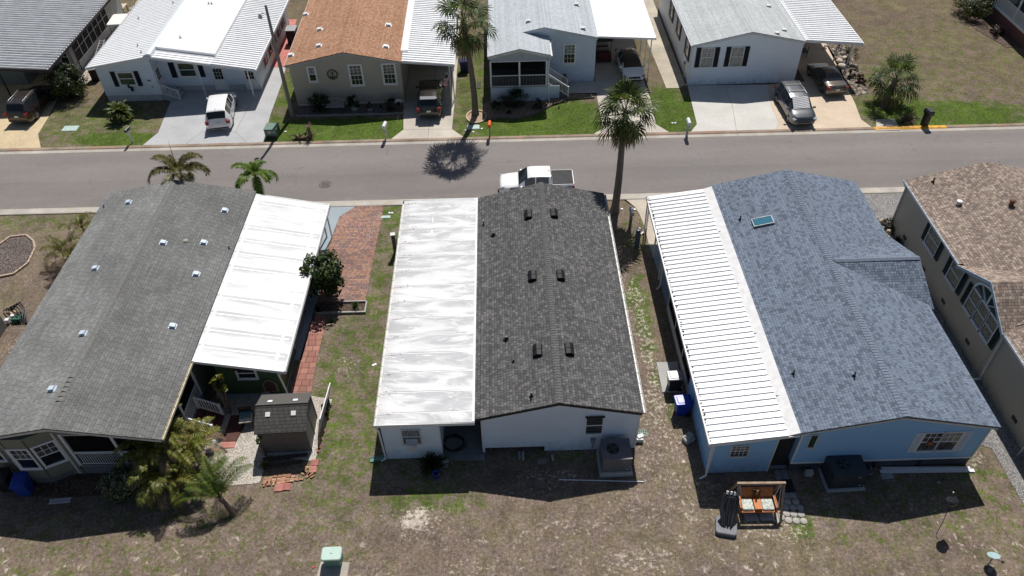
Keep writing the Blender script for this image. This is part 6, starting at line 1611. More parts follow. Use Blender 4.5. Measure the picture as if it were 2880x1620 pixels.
def pot(t, r, h):
    m = MB(); m.lathe((0,0,-h), [(0,0),(r*.7,0),(r,h*.8),(r*1.08,h),(r*.95,h),(r*.9,h*.85),(0,h*.8)], 18); m.build('pot', surf('pale_pot', (.40,.45,.44), .5, .15), t)
# ================================================================ yard and street things
def mailbox(label, loc, rz, body, postm, num=None, h=1.05, pw=.10, big=1.0):
    t = thing('mailbox', label, 'mailbox', loc, rz, 'kerbside mailboxes')
    m = MB(); m.box(-pw/2,pw/2,-pw/2,pw/2,0,h); m.box(-pw/2+.01,pw/2-.01,-.25,.25,h-.12,h-.03) if big < 1.1 else None; m.build('post', postm, t)
    m = MB(); n = 10; w, l, z = .10*big, .27*big, h
    prof = [(-w,0)] + [(-w*math.cos(R(180*i/n)) if False else w*math.cos(R(180-180*i/n)), .12*big+w*math.sin(R(180*i/n))) for i in range(n+1)] + [(w,0)]
    prof = prof[::-1]
    m.xprism([(a, z+b) for a, b in prof], -l, l); bo = m.build('box', body, t)
    m = MB(); m.xprism([(a*.86, z+.01+b*.88) for a, b in prof], -l-.012, -l-.001); m.cbox((0,-l-.02,z+.2*big),(.03,.02,.03)); m.build('door', body, t)
    m = MB(); m.box(w+.002,w+.014,-l*.2,-l*.2+.03,z+.06,z+.26); m.build('flag', surf('flag_red', (.3,.05,.04), .6), t)
    if num:
        m = MB(); z0 = h-.35
        for ch in num: text_bar(m, ch, -.03, z0, .11, -pw/2-.001); z0 -= .17
        m.build('number', MATS['black'], t)
def wheeled_bin(label, loc, rz, c, group=None, lidc=None):
    t = thing('wheelie_bin', label, 'bin', loc, rz, group); b = surf('bin_'+label[:9].replace(' ','_'), c, .42, .1)
    m = MB(); m.add([(-.24,-.26,.06),(.24,-.26,.06),(.24,.28,.06),(-.24,.28,.06),(-.30,-.36,.98),(.30,-.36,.98),(.30,.36,.98),(-.30,.36,.98)], [(0,3,2,1),(0,1,5,4),(1,2,6,5),(2,3,7,6),(3,0,4,7)])
    m.box(-.31,.31,-.38,.37,.92,.98); m.build('bin_body', b, t)
    m = MB(); m.rbox(-.32,.32,-.41,.36,.985,1.03,.06); m.rbox(-.22,.22,-.30,.22,1.031,1.055,.05); m.box(-.28,.28,.361,.41,.98,1.06); m.build('lid', surf('lid_'+label[:9].replace(' ','_'), lidc or c, .30, .1), t)
    m = MB(); m.tube([(-.25,.42,1.0),(.25,.42,1.0)], .018, 8); m.build('handle', b, t)
    for s in (-1,1): m = MB(); m.tube([(s*.24,.30,.12),(s*.30,.30,.12)], .12, 14); m.build('wheel', MATS['black'], t)
def package_unit(label, loc, rz, c, pad, L=1.32, D=1.12, H=.95, base=.28, stickers=True):
    t = thing('air_conditioner', label, 'air conditioner', loc, rz)
    m = MB(); m.box(-L/2-.08,L/2+.08,-D/2-.10,D/2+.12,0,base); m.box(-L/2-.12,L/2+.12,-D/2-.14,D/2+.16,0,.06); m.build('pad', pad, t)
    m = MB(); m.rbox(-L/2,L/2,-D/2,D/2,base+.02,base+H,.03,2); m.box(-L/2-.02,L/2+.02,-D/2-.02,D/2+.02,base+.001,base+.04)
    m.box(-.03,-.02,-D/2-.006,-D/2-.001,base+.05,base+H-.02); m.box(-L/2-.012,L/2+.012,-D/2-.012,D/2+.012,base+H+.001,base+H+.022)
    bo = m.build('casing', c, t)
    z = base+H+.023; r = .29
    cx, cy = -L*.12, .02
    m = MB(); m.lathe((cx,cy,z), [(r,-.0),(r+.02,.01),(r+.035,.0)], 28); m.build('fan_ring', c, t)
    m = MB(); m.lathe((cx,cy,z), [(0,.0015),(r,.0015)], 28); m.build('fan_well', MATS['black'], t)
    m = MB()
    for i in range(4):
        a = i*1.57+.4; m.cbox((cx+math.cos(a)*r*.5,cy+math.sin(a)*r*.5,z+.012),(r*.8,.12,.008), rz=a, rx=.15)
    m.cyl((cx,cy), .05, z, z+.03, 10); m.build('fan', surf('fan_grey', (.12,.12,.12), .5), t)
    m = MB()
    for i in range(9): q = r*(i+1)/10; m.lathe((cx,cy,z+.03), [(q,0),(q+.004,.003),(q+.008,0)], 26)
    for i in range(6): a = i*math.pi/3; m.bar((cx,cy,z+.035),(cx+r*math.cos(a),cy+r*math.sin(a),z+.035),.008)
    m.build('fan_guard', MATS['black'], t)
    m = MB(); m.box(L/2-.22,L/2-.12,-D/2-.012,-D/2-.0061,base+.10,base+.16); m.box(L/2-.42,L/2-.28,-D/2-.012,-D/2-.0061,base+H-.22,base+H-.19); m.build('sticker', surf('label_pale', (.55,.5,.42), .5), t)
    return t
def lid_green(label, q, w=.55, l=.38, r=0):
    t = MB(Matrix.Translation((q.x,q.y,0)) @ Matrix.Rotation(r,4,'Z')); t.rbox(-w/2,w/2,-l/2,l/2,-.02,.05,.06); t.box(-.05,.05,-.02,.02,.051,.056)
    tag(t.build('utility_cover', surf('utility_green', (.40,.52,.48), .6, .15, 6)), label, 'utility cover', 'pale green utility covers')
def items():
    W = MATS['white']; K = MATS['black']
    mailbox('black mailbox on a white post at the edge of the white metal house lawn', at(373,402), R(-12), surf('mb_black', (.05,.055,.06), .35), W)
    mailbox('white mailbox on a white post with black numbers, on the tan house lawn', at(1087,391), R(-8), surf('mb_white', (.72,.73,.74), .4), W, '2412', 1.05, .11, 1.25)
    mailbox('bright orange mailbox on a grey post before the pale blue house', at(1378,386), R(-4), surf('mb_orange', (.75,.13,.03), .45), surf('mb_greypost', (.28,.29,.30), .7), None, 1.0, .10, 1.15)
    mailbox('large white mailbox with a newspaper box, left of the wide driveway', at(1931,382), R(0), surf('mb_white2', (.68,.70,.71), .4), surf('mb_greywhite', (.42,.44,.46), .6), None, 1.05, .16, 1.3)
    mailbox('grey mailbox on a thick wooden post beside the bleached driveway', at(1772,635), R(0), surf('mb_grey', (.40,.41,.42), .4), surf('mb_wood', (.22,.21,.19), .85, .3), None, 1.05, .17, 1.2)
    # black column mailbox by the yellow kerb
    q = at(2598,352); t = thing('mailbox', 'stout black plastic mailbox column by the yellow kerb', 'mailbox', q, R(8), 'kerbside mailboxes')
    m = MB(); m.rbox(-.20,.20,-.22,.22,0,.95,.05); m.build('post', K, t); m = MB(); m.xprism([(.24,.951),(.24,1.2),(.15,1.32),(-.15,1.32),(-.24,1.2),(-.24,.951)], -.33, .30); m.build('box', K, t)
    m = MB(); m.box(-.17,.17,-.345,-.332,.98,1.22); m.build('door', surf('mb_dark', (.06,.06,.062), .4), t)
    # street lamp
    q = at(823,327); t = thing('street_lamp', 'tall concrete street lamp pole between the white metal roofed house and the tan house', 'street lamp', q)
    m = MB(); m.tube([(0,0,-.05),(0,0,4.4),(.03,0,8.8)], [.17,.135,.09], 8, True, False); m.build('pole', concrete('pole_concrete', (.30,.27,.24), None, .25), t)
    m = MB(); m.tube([(0,0,8.1),(-.30,-.22,8.35),(-.42,-.34,8.3)], .03, 8); m.build('arm', MATS['metalgrey'], t)
    m = MB(); m.lathe((-.42,-.34,8.0), [(0,0),(.13,.02),(.16,.12),(.12,.2),(.12,.30),(.06,.36),(0,.37)], 14); m.build('lamp_head', surf('lamp_pale', (.55,.58,.60), .35), t)
    # transformer boxes
    q = at(775,388); t = thing('utility_box', 'dark green transformer box with two small stickers by the grey driveway', 'utility box', ((-17.55), 49.3, 0), R(-3))
    g1 = surf('box_green', (.13,.21,.17), .5, .15); m = MB(); m.box(-.44,.44,-.42,.42,0,.74); m.build('cabinet', surf('box_green_dark', (.045,.075,.06), .5, .15), t)
    m = MB(); m.xprism([(-.47,.741),(.47,.741),(.47,.80),(-.47,.80)], -.46, .46); m.box(-.45,.45,-.475,-.461,.3,.74); m.build('lid', g1, t)
    m = MB(); m.box(-.17,.03,-.481,-.476,.48,.64); m.box(.2,.3,-.481,-.476,.5,.64); m.build('sticker', MATS['offwhite'], t)
    t = thing('utility_box', 'pale mint utility pedestal with rounded corners in the foreground lawn', 'utility box', (-7.93,15.58,0), R(1))
    m = MB(); m.rbox(-.37,.37,-.28,.26,0,.60,.09); m.box(.372,.39,-.15,.12,.2,.45); m.build('cabinet', surf('mint_dark', (.16,.30,.25), .5, .1), t)
    m = MB(); m.rbox(-.43,.43,-.32,.30,.601,.70,.12, 5); m.lathe((0,0,.70), [(.045,.0),(.045,.008),(0,.01)], 10); m.build('lid', surf('mint_lid', (.43,.57,.50), .45, .05), t)
    m = MB(); m.prism([(-8.6,14.6),(-7.3,14.55),(-7.25,15.5),(-8.5,15.55)], -.02, .012); tag(m.build('path', concrete('old_slab', (.48,.43,.37), None, .3)), kind='structure')
    m = MB(); m.cbox((.0,0,.03),(.12,.04,.02),.4); o = m.build('marker_flag', surf('marker_red', (.6,.08,.04), .6)); o.location = at(883,1596); tag(o, 'tiny red marker lying left of the mint utility pedestal', 'marker')
    # meter pedestals
    for px, py, hh, lab, c in ((1113,712,1.5,'grey electric meter pedestal on the grass left of the stained white roof',(.16,.17,.175)),(1789,697,1.45,'tall grey meter pedestal beside the blue house carport',(.13,.17,.19))):
        q = at(px,py); t = thing('meter_pedestal', lab, 'meter pedestal', q, R(8), 'meter pedestals')
        m = MB(); m.box(-.11,.11,-.10,.10,0,hh); m.bar((.16,.0,0),(.16,0,hh*.8),.05); m.build('cabinet', surf('ped'+str(px), c, .5), t)
        m = MB(); m.box(-.15,.15,-.14,.14,hh+.001,hh+.05); m.build('cap', MATS['offwhite'], t)
        m = MB(); m.tube([(.0,-.101,hh-.25),(.0,-.16,hh-.25)], .07, 12); m.build('meter', MATS['glass_l'], t)
    lid_green('pale green utility cover in the lawn of the white metal roofed house', at(198,362), 1.15, .75); lid_green('pale green utility cover at the foot of the tall palm by the tan house drive', at(1331,358), .95, .6)
    lid_green('pale green utility cover beside the top of the brick driveway', at(1085,611), .62, .3)
    for px, py, lab in ((1095,600,'left'),(1103,600,'right')): pass
    n = 0
    for px, py, lab in ((1095.5,600,'left of two round white cleanout caps beside the brick driveway'),(1103,600,'right of two round white cleanout caps beside the brick driveway'),(1891,347,'left of two white cleanout caps near the big white mailbox'),(1899,347,'right of two white cleanout caps near the big white mailbox'),
                    (1310,367,'white cleanout cap left of the palm shadow by the tan house drive'),(1355,363,'white cleanout cap right of the palm shadow by the tan house drive'),(1331,372,'lowest of the three white cleanout caps by the tan house drive'),
                    (803,371,'white cleanout cap right of the dark green transformer box'),(763,375,'white cleanout cap below the dark green transformer box'),(1749,589,'white cap right of the tall palm trunk'),(1785,590,'white cap beside the thick wooden mailbox post')):
        q = at(px,py); m = MB(); m.lathe((0,0,0), [(.085,0),(.085,.05),(.06,.06),(0,.06)], 12); o = m.build('cleanout_cap', W); o.location = q; tag(o, lab, 'cap', 'white cleanout caps in the lawns')
    # edging ring at the first palm
    c = at(1340,327); t = thing('stone_ring', 'ring of tan edging stones around the foot of the tall palm', 'edging', (c.x,c.y-.1,0)); m = MB()
    for i in range(20): a = 2*math.pi*i/20; m.cbox((math.cos(a)*.74,math.sin(a)*.9,.05),(.25,.13,.10), rz=a+R(90)+random.uniform(-.06,.06))
    m.build('stones', surf('edge_stone', (.48,.38,.26), .85, .2, 9), t); m = MB(); m.lathe((0,0,.015), [(0,0.006),(.68,0.0)], 24, 1.2); m.build('mulch_fill', surf('tan_fill', (.36,.27,.18), .9, .3, 14), t)
    # planting bed edging on the left lawn
    pts = edged([(0,690),(30,668),(75,663),(96,680),(100,700),(80,742),(40,772),(0,780)]); t = thing('bed_edging', 'curved beige stone edging around the dark mulch bed at the left edge', 'edging'); m = MB()
    for a, b in zip(pts, pts[1:]):
        a, b = Vector((*a,.06)), Vector((*b,.06)); k = max(1, int((b-a).length/.3))
        for i in range(k): m.bar(a.lerp(b,i/k+.02), a.lerp(b,(i+1)/k-.01), .11, .12)
    m.build('stones', surf('edge_beige', (.45,.35,.27), .85, .2, 9), t)
    E = lambda l, s=.2968, ox=1340: [tuple(at(ox+x*s, y*s)[:2]) for x, y in l]
    pts = E([(1120,930),(850,950),(700,1010),(560,1090),(400,1130),(200,1125),(60,1150)]); t = thing('bed_edging', 'dark scalloped edging along the rock bed before the pale blue porch', 'edging'); m = MB()
    for a, b in zip(pts, pts[1:]):
        a, b = Vector((*a,.06)), Vector((*b,.06)); k = max(1, int((b-a).length/.3))
        for i in range(k): m.bar(a.lerp(b,i/k), a.lerp(b,(i+1)/k-.02), .07, .12)
    m.build('stones', surf('edge_dark', (.12,.10,.09), .85, .3, 9), t)
    t = thing('timber_edging', 'grey timber frame around the small bed at the end of the brick driveway', 'edging', (0,0,0)); m = MB()
    m.box(-11.2,-8.45,30.40,30.50,0,.14); m.box(-8.45,-8.36,30.40,31.3,0,.14); m.box(-9.9,-8.45,31.27,31.345,0,.14); m.build('timbers', surf('grey_timber', (.35,.34,.31), .85, .2, 7), t)
    # low stone edging of the tan house bed
    t = thing('bed_edging', 'pale rough stone edging under the shaded tan house wall', 'edging'); m = MB(); rnd = random.Random(9)
    for i in range(62): x = -16.3+i*.135; m.cbox((x, 51.9+.35*max(0,(abs(x+12.4)-3)/1.4)**2*.3+rnd.uniform(-.04,.04), .05),(.12,.10,.1), rnd.uniform(0,3))
    m.build('stones', surf('edge_pale', (.36,.33,.31), .9, .3, 9), t)
    # bench with curved back
    t = thing('garden_bench', 'metal bench with arched lattice back against the tan wall', 'bench', (-13.35,52.85,0), 0)
    bm = surf('bench_metal', (.42,.36,.36), .5, .1); m = MB()
    for i in range(4): m.box(-.75,.75,-.45+i*.115,-.36+i*.115,.42,.45)
    m.build('seat', bm, t); m = MB(); P = [(-.72+1.44*i/12, .02, .82+.14*math.sin(math.pi*i/12)**1.5) for i in range(13)]
    for a, b in zip(P, P[1:]): m.bar(a, b, .05)
    m.bar((-.72,.02,.46),(-.72,.02,.84),.05); m.bar((.72,.02,.46),(.72,.02,.84),.05); m.bar((-.72,.02,.50),(.72,.02,.50),.04)
    for i in range(12): x = -.66+i*.12; m.bar((x,.02,.52),(min(.7,x+.3),.02,.85),.014); m.bar((x,.02,.85),(min(.7,x+.3),.02,.52),.014)
    m.build('backrest', bm, t)
    for sx in (-.74,.74):
        for y in (-.4,.02): m = MB(); m.bar((sx,y,0),(sx,y,.62 if y < 0 else .45),.045); m.build('leg', K, t)
        m = MB(); m.bar((sx,-.42,.63),(sx,.02,.66),.05,.03); m.build('armrest', K, t)
    # yard sign
    t = thing('yard_sign', 'small blue and white yard sign tilted beside the tan house carport', 'sign', (-8.45,52.75,0), R(-8)); m = MB(); m.box(-.22,.22,-.01,.01,.35,.78); m.build('panel', surf('sign_white', (.75,.78,.80), .5), t)
    m = MB(); rnd = random.Random(4)
    for i in range(12): m.box(-.18+(i%4)*.095,-.12+(i%4)*.095,-.016,-.011,.40+(i//4)*.12,.46+(i//4)*.12+rnd.uniform(0,.03))
    m.build('printing', surf('sign_blue', (.04,.14,.28), .5), t); m = MB(); m.bar((-.15,0,0),(-.15,0,.35),.012); m.bar((.15,0,0),(.15,0,.35),.012); m.build('stake', K, t)
    # flag on the carport post
    t = thing('flag', 'american flag on a short pole at the carport post of the tan house', 'flag', (-4.55,53.35,2.35), R(0)); m = MB(); m.tube([(.28,.1,-.15),(-.05,-.55,.55)], .015, 6); m.build('flag_pole', W, t)
    cols = [surf('flag_stripe_red', (.45,.03,.04), .7), surf('flag_stripe_white', (.7,.7,.7), .7), surf('flag_blue', (.02,.03,.13), .7)]
    m = MB(); A, B = Vector((-.03,-.50,.50)), Vector((.24,.0,-.02)); n = 13
    for i in range(n):
        for j in range(8):
            a, b = A.lerp(B,i/n), A.lerp(B,(i+1)/n); f0, f1 = j/8*1.15, (j+1)/8*1.15
            off = lambda p, f: p+Vector((-.30*f+.05*math.sin(f*9), -.12*f, -f*.75))
            m.cur = 2 if (i < 7 and j < 3) else i % 2
            m.add([off(a,f0),off(b,f0),off(b,f1),off(a,f1)], [(0,1,2,3)])
    m.build('flag_cloth', cols, t)
    # air conditioners
    package_unit('grey packaged air conditioner on a raised concrete pad behind the white house', (4.62,20.05,0), R(1), surf('ac_grey', (.135,.14,.155), .55, .12), concrete('ac_pad', (.42,.43,.42), None, .2))
    package_unit('dark packaged air conditioner on a thin pad behind the blue house', (14.95,19.0,0), R(2), surf('ac_dark', (.035,.045,.055), .5, .12), concrete('ac_pad2', (.40,.41,.42), None, .2), 1.55, 1.15, 1.0, .12)
    t = thing('air_conditioner', 'small square heat pump hidden in the gap left of the white metal roofed house', 'air conditioner', (-33.6,62.0,0)); m = MB(); m.rbox(-.4,.4,-.4,.4,0,.75,.06); m.build('casing', surf('hp_beige', (.35,.34,.31), .6), t); m = MB(); m.lathe((0,0,.752), [(0,0),(.3,0)], 20); m.build('fan_well', K, t)
    t = thing('air_conditioner', 'beige air conditioner on the strip between the white metal roofed and tan houses', 'air conditioner', (-17.75,62.3,0)); m = MB(); m.rbox(-.45,.45,-.5,.5,.1,1.1,.05); m.build('casing', surf('hp_brown', (.14,.11,.09), .6), t); m = MB(); m.lathe((0,0,1.102), [(0,0),(.33,0)], 20); m.build('fan_well', K, t)
    t = thing('utility_shed', 'low dark cabinet against the east wall of the white metal roofed house', 'cabinet', (-18.9,64.5,0)); m = MB(); m.box(-.4,.4,-.5,.5,0,1.3); m.build('cabinet', K, t); m = MB(); m.box(-.45,.45,-.55,.55,1.301,1.34); m.build('lid', MATS['metalgrey'], t)
    # bins
    wheeled_bin('blue wheelie bin at the left behind the sage house, beside a black one', (-22.75,19.35,0), R(12), (.015,.055,.32))
    wheeled_bin('black wheelie bin at the left edge behind the sage house', (-23.7,19.6,0), R(8), (.02,.02,.023))
    wheeled_bin('grey wheelie bin with a sun bleached lid beside the blue house', (8.15,24.5,0), R(-88), (.03,.032,.036), None, (.30,.31,.32))
    wheeled_bin('royal blue wheelie bin with a shiny lid beside the blue house', (8.25,22.95,0), R(-86), (.012,.045,.36))
    wheeled_bin('dark blue wheelie bin standing in the gap right of the tan house carport', (-3.55,58.4,0), R(-80), (.015,.02,.10))
    t = thing('wheelie_bin', 'black bin beside the clipped shrub, left of the white metal roofed house', 'bin', (-34.3,58.6,0), R(20)); m = MB(); m.rbox(-.32,.32,-.35,.35,.02,1.0,.08); m.build('bin_body', K, t); m = MB(); m.rbox(-.34,.34,-.38,.36,1.001,1.07,.1); m.build('lid', MATS['metalgrey'], t)
    # concrete pad by the bins
    m = MB(); m.prism([(7.55,24.2),(8.65,24.2),(8.65,26.2),(7.55,26.2)], 0, .06); tag(m.build('path', concrete('bin_pad', (.40,.40,.39), None, .2)), kind='structure')
    # pale rock / lump beside blue house
    m = MB(); m.rbox(-.28,.28,-.22,.22,0,.22,.12); m.cbox((.05,.05,.24),(.4,.3,.08),.3); o = m.build('concrete_lump', surf('lump_grey', (.36,.36,.35), .9, .2, 6)); o.location = at(1935,1238); o.rotation_euler = (0,.1,.5); tag(o, 'grey lump of concrete by the corner of the blue store room', 'rock')
    # bucket
    t = thing('bucket', 'blue plastic bucket standing in the shade behind the store room', 'bucket', at(1228,1342)); m = MB(); m.lathe((0,0,0), [(0,.01),(.13,.01),(.155,.36),(.17,.37),(.155,.38),(.145,.36),(.12,.05),(0,.04)], 20); m.build('bucket_shell', surf('bucket_blue', (.05,.07,.42), .4), t)
    m = MB(); P = [(.16*math.cos(R(a)), -.02-.10*math.sin(R(a)), .36-.08*math.sin(R(a))) for a in range(0,181,20)]
    for a, b in zip(P, P[1:]): m.bar(a, b, .012)
    m.build('handle', W, t)
    # coil of black hose
    m = MB(); P = []
    for i in range(150):
        a = i*.21; r = .50+.05*math.sin(i*.31)+(.12 if i > 110 else 0)*((i-110)/40); P.append((r*math.cos(a), .82*r*math.sin(a), .10+.03*math.sin(i*.7)+(i%30)*.002))
    m.tube(P, .022, 6); o = m.build('hose', surf('hose_black', (.012,.012,.013), .4)); o.location = (-3.0,21.35,.04); tag(o, 'coil of thick black hose on the slab between the store room and the house', 'hose')
    # blocks, boards and pipe in the shade
    def block(px, py, d, rz, c, lab, cat='block', z=0, name='concrete_block'):
        m = MB(); m.cbox((0,0,d[2]/2), d); m.cbox((0,0,d[2]+.004),(d[0]*.4,d[1]*.5,.006)); o = m.build(name, surf('blk%d'%(px), c, .9, .2, 8)); q = at(px,py,z); o.location = q; o.rotation_euler = (0,0,rz); tag(o, lab, cat)
    block(1461,1283,(.10,.40,.10),.05,(.30,.29,.28),'left of two grey blocks lying before the open skirting'); block(1471,1285,(.12,.42,.14),0,(.34,.33,.32),'right of two grey blocks lying before the open skirting')
    block(1524,1300,(.42,.22,.12),.2,(.22,.20,.18),'brown grey block lying in the shade between two smaller ones'); block(1554,1289,(.10,.28,.08),.1,(.38,.38,.37),'small pale block right of the brown grey block')
    block(1253,1300,(.30,.14,.08),.35,(.40,.42,.40),'upper pale block right of the strap leaved plant'); block(1251,1312,(.30,.12,.08),.1,(.38,.38,.36),'lower pale block right of the strap leaved plant')
    block(928,914,(.42,.10,.05),0,(.62,.48,.32),'short yellow wood offcut lying on the lawn by the red pavers','plank',name='plank')
    m = MB(); a, b = at(1572,1349,.05), at(1810,1355,.05); m.tube([a,(a+b)/2+Vector((0,.02,-.02)),b], .025, 8); tag(m.build('pipe', W), 'long thin white pipe lying across the shaded yard below the air conditioner', 'pipe')
    t = thing('downspout_tray', 'green splash tray at the left corner of the white store room', 'splash tray', at(1062,1292), R(8)); m = MB(); m.add([(-.35,-.12,.02),(.3,-.12,.08),(.3,.12,.08),(-.35,.12,.02)], [(0,1,2,3)]); m.bar((-.35,-.12,.04),(.3,-.12,.1),.03); m.bar((-.35,.12,.04),(.3,.12,.1),.03); m.build('tray', surf('tray_green', (.10,.22,.18), .5), t)
    m = MB(); m.cbox((0,0,.12),(.35,.30,.25)); m.cbox((.05,.05,.25),(.3,.2,.12),.4); o = m.build('white_sack', surf('sack', (.65,.66,.66), .6, .1, 9)); o.location = at(1797,1238); tag(o, 'white sack leaning at the right corner of the white house', 'sack')
    m = MB(); 
    for i in range(5): m.bar((-.2+i*.1,-.2,.03),(-.2+i*.1,.2,.03),.015); m.bar((-.2,-.2+i*.1,.03),(.2,-.2+i*.1,.03),.015)
    o = m.build('green_grate', surf('grate_green', (.25,.42,.33), .5)); o.location = at(1807,1218); tag(o, 'small pale green grid lying right of the white house', 'grid')
    # boards behind blue house
    m = MB(); a, b = at(2475,1326,.05), at(2740,1323,.05); d = b-a; m.bar(a, b, .17, .04); m.bar(a+Vector((.1,.16,.03)), b+Vector((-.15,.13,.03)), .12, .03); tag(m.build('trim_boards', W), 'long white trim boards lying against the blue house skirting', 'boards')
    block(2495,1340,(.55,.25,.03),.1,(.35,.36,.38),'pale panel offcut under the long white boards','panel',name='panel'); block(2640,1358,(.16,.12,.05),.4,(.35,.34,.32),'small pale stone in the shade behind the blue house','stone',name='stone')
    block(2273,1335,(.34,.20,.30),.05,(.42,.45,.42),'grey green junction box at the foot of the blue wall','junction box',name='junction_box')
    t = thing('pot_stack', 'small grey pot and lantern right of the dark air conditioner', 'pot', (16.25,19.2,0)); m = MB(); m.lathe((0,0,0), [(0,0),(.15,0),(.2,.25),(.12,.3),(.12,.45),(.05,.6),(0,.62)], 14); m.build('pot', surf('pot_dark', (.06,.07,.08), .5), t); m = MB(); m.lathe((0,0,.2), [(.20,.0),(.21,.03),(.19,.05)], 14); m.build('rim', MATS['offwhite'], t)
    # porch swing on a frame
    t = thing('porch_swing', 'orange wooden swing bench hanging in a weathered timber frame with two floral cushions', 'swing', (10.62,17.45,0), R(-1))
    fr = surf('swing_frame', (.33,.24,.17), .8, .25, 6); og = surf('swing_orange', (.50,.155,.03), .55, .2, 7)
    m = MB(); m.box(-1.05,1.05,.28,.38,1.66,1.78); m.build('beam', fr, t)
    for s in (-1,1):
        for y0, y1 in ((-.62,.28),(.95,.38)): m = MB(); m.bar((s*.98,y0,.0),(s*.98,y1,1.7),.085); m.build('post', fr, t)
        m = MB(); m.box(s*.98-.04,s*.98+.04,-.75,1.05,.0,.07); m.build('base_rail', fr, t)
    m = MB()
    for i in range(7): m.box(-.72,.72,-.28+i*.088,-.20+i*.088,.44,.465)
    m.box(-.76,.76,-.34,-.285,.40,.47); m.build('seat', og, t)
    m = MB()
    for i in range(10): m.add([(-.72,.34+i*.022,.50+i*.055),(.72,.34+i*.022,.50+i*.055),(.72,.355+i*.022,.542+i*.055),(-.72,.355+i*.022,.542+i*.055)], [(0,1,2,3)])
    m.box(-.04,.04,.36,.39,.45,1.05); m.build('backrest', og, t)
    m = MB(); m.box(-.16,.16,-.26,.30,.47,.60); m.build('centre_console', og, t); m = MB(); m.cbox((0,.415,.83),(.34,.02,.34),rx=-.38); m.build('back_panel', surf('panel_dark', (.05,.05,.03), .7), t)
    for s in (-1,1):
        m = MB(); m.box(s*.78-.05,s*.78+.05,-.36,.34,.66,.70); m.box(s*.78-.03,s*.78+.03,-.34,-.28,.40,.66); m.build('armrest', og, t)
        m = MB(); m.bar((s*.80,-.30,.70),(s*.90,.33,1.66),.022); m.bar((s*.80,.34,.72),(s*.90,.33,1.66),.022); m.build('chain', MATS['alu'], t)
        m = MB(); m.rbox(.19 if s > 0 else -.70,.70 if s > 0 else -.19,-.27,.28,.475,.57,.06); m.build('cushion', floral(), t)
    # stepping stones
    sc_ = .352
    P = [(745,1225),(803,1228),(862,1228),(922,1230),(978,1232),(1122,1170),(1187,1170),(1105,1213),(1165,1218),(1222,1218),(1057,1233),(1113,1265),(1171,1268),(1230,1270),(1070,1293),(1128,1318),(1190,1322),(1250,1325),(1030,1185)]
    cs = concrete('stepping_stone', (.42,.40,.37), None, .2)
    row = ['first','second','third','fourth','fifth']
    names = [row[i]+' from the left of the five round stepping stones under the swing' for i in range(5)] + ['round stepping stone at the top left of the cluster beside the swing','round stepping stone at the top right of the cluster beside the swing',
        'left stone of the second row in the round stone cluster','middle stone of the second row in the round stone cluster','right stone of the second row in the round stone cluster','round stone touching the swing base at the left of the cluster',
        'left stone of the third row in the round stone cluster','middle stone of the third row in the round stone cluster','right stone of the third row in the round stone cluster','leftmost stone low in the cluster beside the pale slab','left stone of the lowest row in the round stone cluster',
        'middle stone of the lowest row in the round stone cluster','lowest right stone of the round stone cluster','shaded round stone right behind the swing post']
    first = None
    for (x, y), nm in zip(P, names):
        q = at(1820+x*sc_, 1000+y*sc_)
        if first is None:
            m = MB(); m.lathe((0,0,0), [(.155,0),(.155,.035),(.145,.045),(0,.046)], 22); o = m.build('stepping_stone', cs); first = o
        else: o = first.copy(); col.objects.link(o)
        o.location = q; o.rotation_euler = (0,0,random.uniform(0,6)); tag(o, nm, 'stepping stone', 'round concrete stepping stones by the swing')
    # square pavers and slabs under and beside the swing
    def pav(px, py, w, l, lab, c=(.38,.37,.35), r=0, ox=1820, oy=1000, s=.352, grp='grey slabs by the blue house', name='paver', h=.04):
        m = MB(); m.rbox(-w/2,w/2,-l/2,l/2,0,h,.02,2); o = m.build(name, concrete('pv_%d_%d'%(px,py), c, None, .2)); o.location = at(ox+px*s, oy+py*s); o.rotation_euler = (0,0,r); tag(o, lab, 'paver', grp)
    pav(832,1292,.62,.34,'left of two pale slabs under the porch swing',(.45,.43,.40)); pav(955,1290,.62,.34,'right of two pale slabs under the porch swing',(.45,.43,.40)); pav(1040,1300,.12,.5,'narrow pale slab between the swing and the round stones',(.45,.43,.40))
    for i, (px, py) in enumerate(((1043,936),(1095,938),(1050,972),(1105,975))): pav(px, py, .29, .26, ['upper left','upper right','lower left','lower right'][i]+' of the four grey slabs at the blue passage door', (.22,.24,.26))
    pav(1128,1045,.48,.72,'dark rubber mat on the slab path to the swing',(.03,.028,.03),0,name='door_mat'); pav(1110,1118,.29,.3,'left of two pale slabs below the dark mat',(.30,.31,.31)); pav(1165,1118,.29,.3,'right of two pale slabs below the dark mat',(.33,.33,.33))
    # folded parasol lying on its weighted base
    t = thing('folded_parasol', 'bundle of folded dark fabric with three white rings, standing on a grey base', 'parasol', (9.15,16.75,0), R(-12))
    m = MB(); m.rbox(-.46,.46,-.52,.34,0,.22,.16); m.build('base', surf('parasol_base', (.20,.205,.22), .8, .15, 4), t)
    dm = surf('parasol_fabric', (.035,.038,.048), .85, .25); m = MB(); rnd = random.Random(8)
    for i in range(30): x = rnd.uniform(-.26,.26); m.tube([(x*.8,rnd.uniform(-.2,.1),.25+rnd.uniform(0,.1)),(x*1.3,.35,.72+rnd.uniform(-.08,.05)),(x*1.3+.05,.78+rnd.uniform(-.1,.1),1.22)], [.03,.065,.03], 6)
    m.build('fabric', dm, t); m = MB(); m.tube([(0,-.2,.1),(0,0,.3),(.05,.8,1.3)], .03, 8); m.build('pole', K, t)
    for x in (-.14,.03,.19): m = MB(); m.tube([(x,.82,1.26),(x+.01,.90,1.36)], .055, 12); m.build('ring', W, t); 
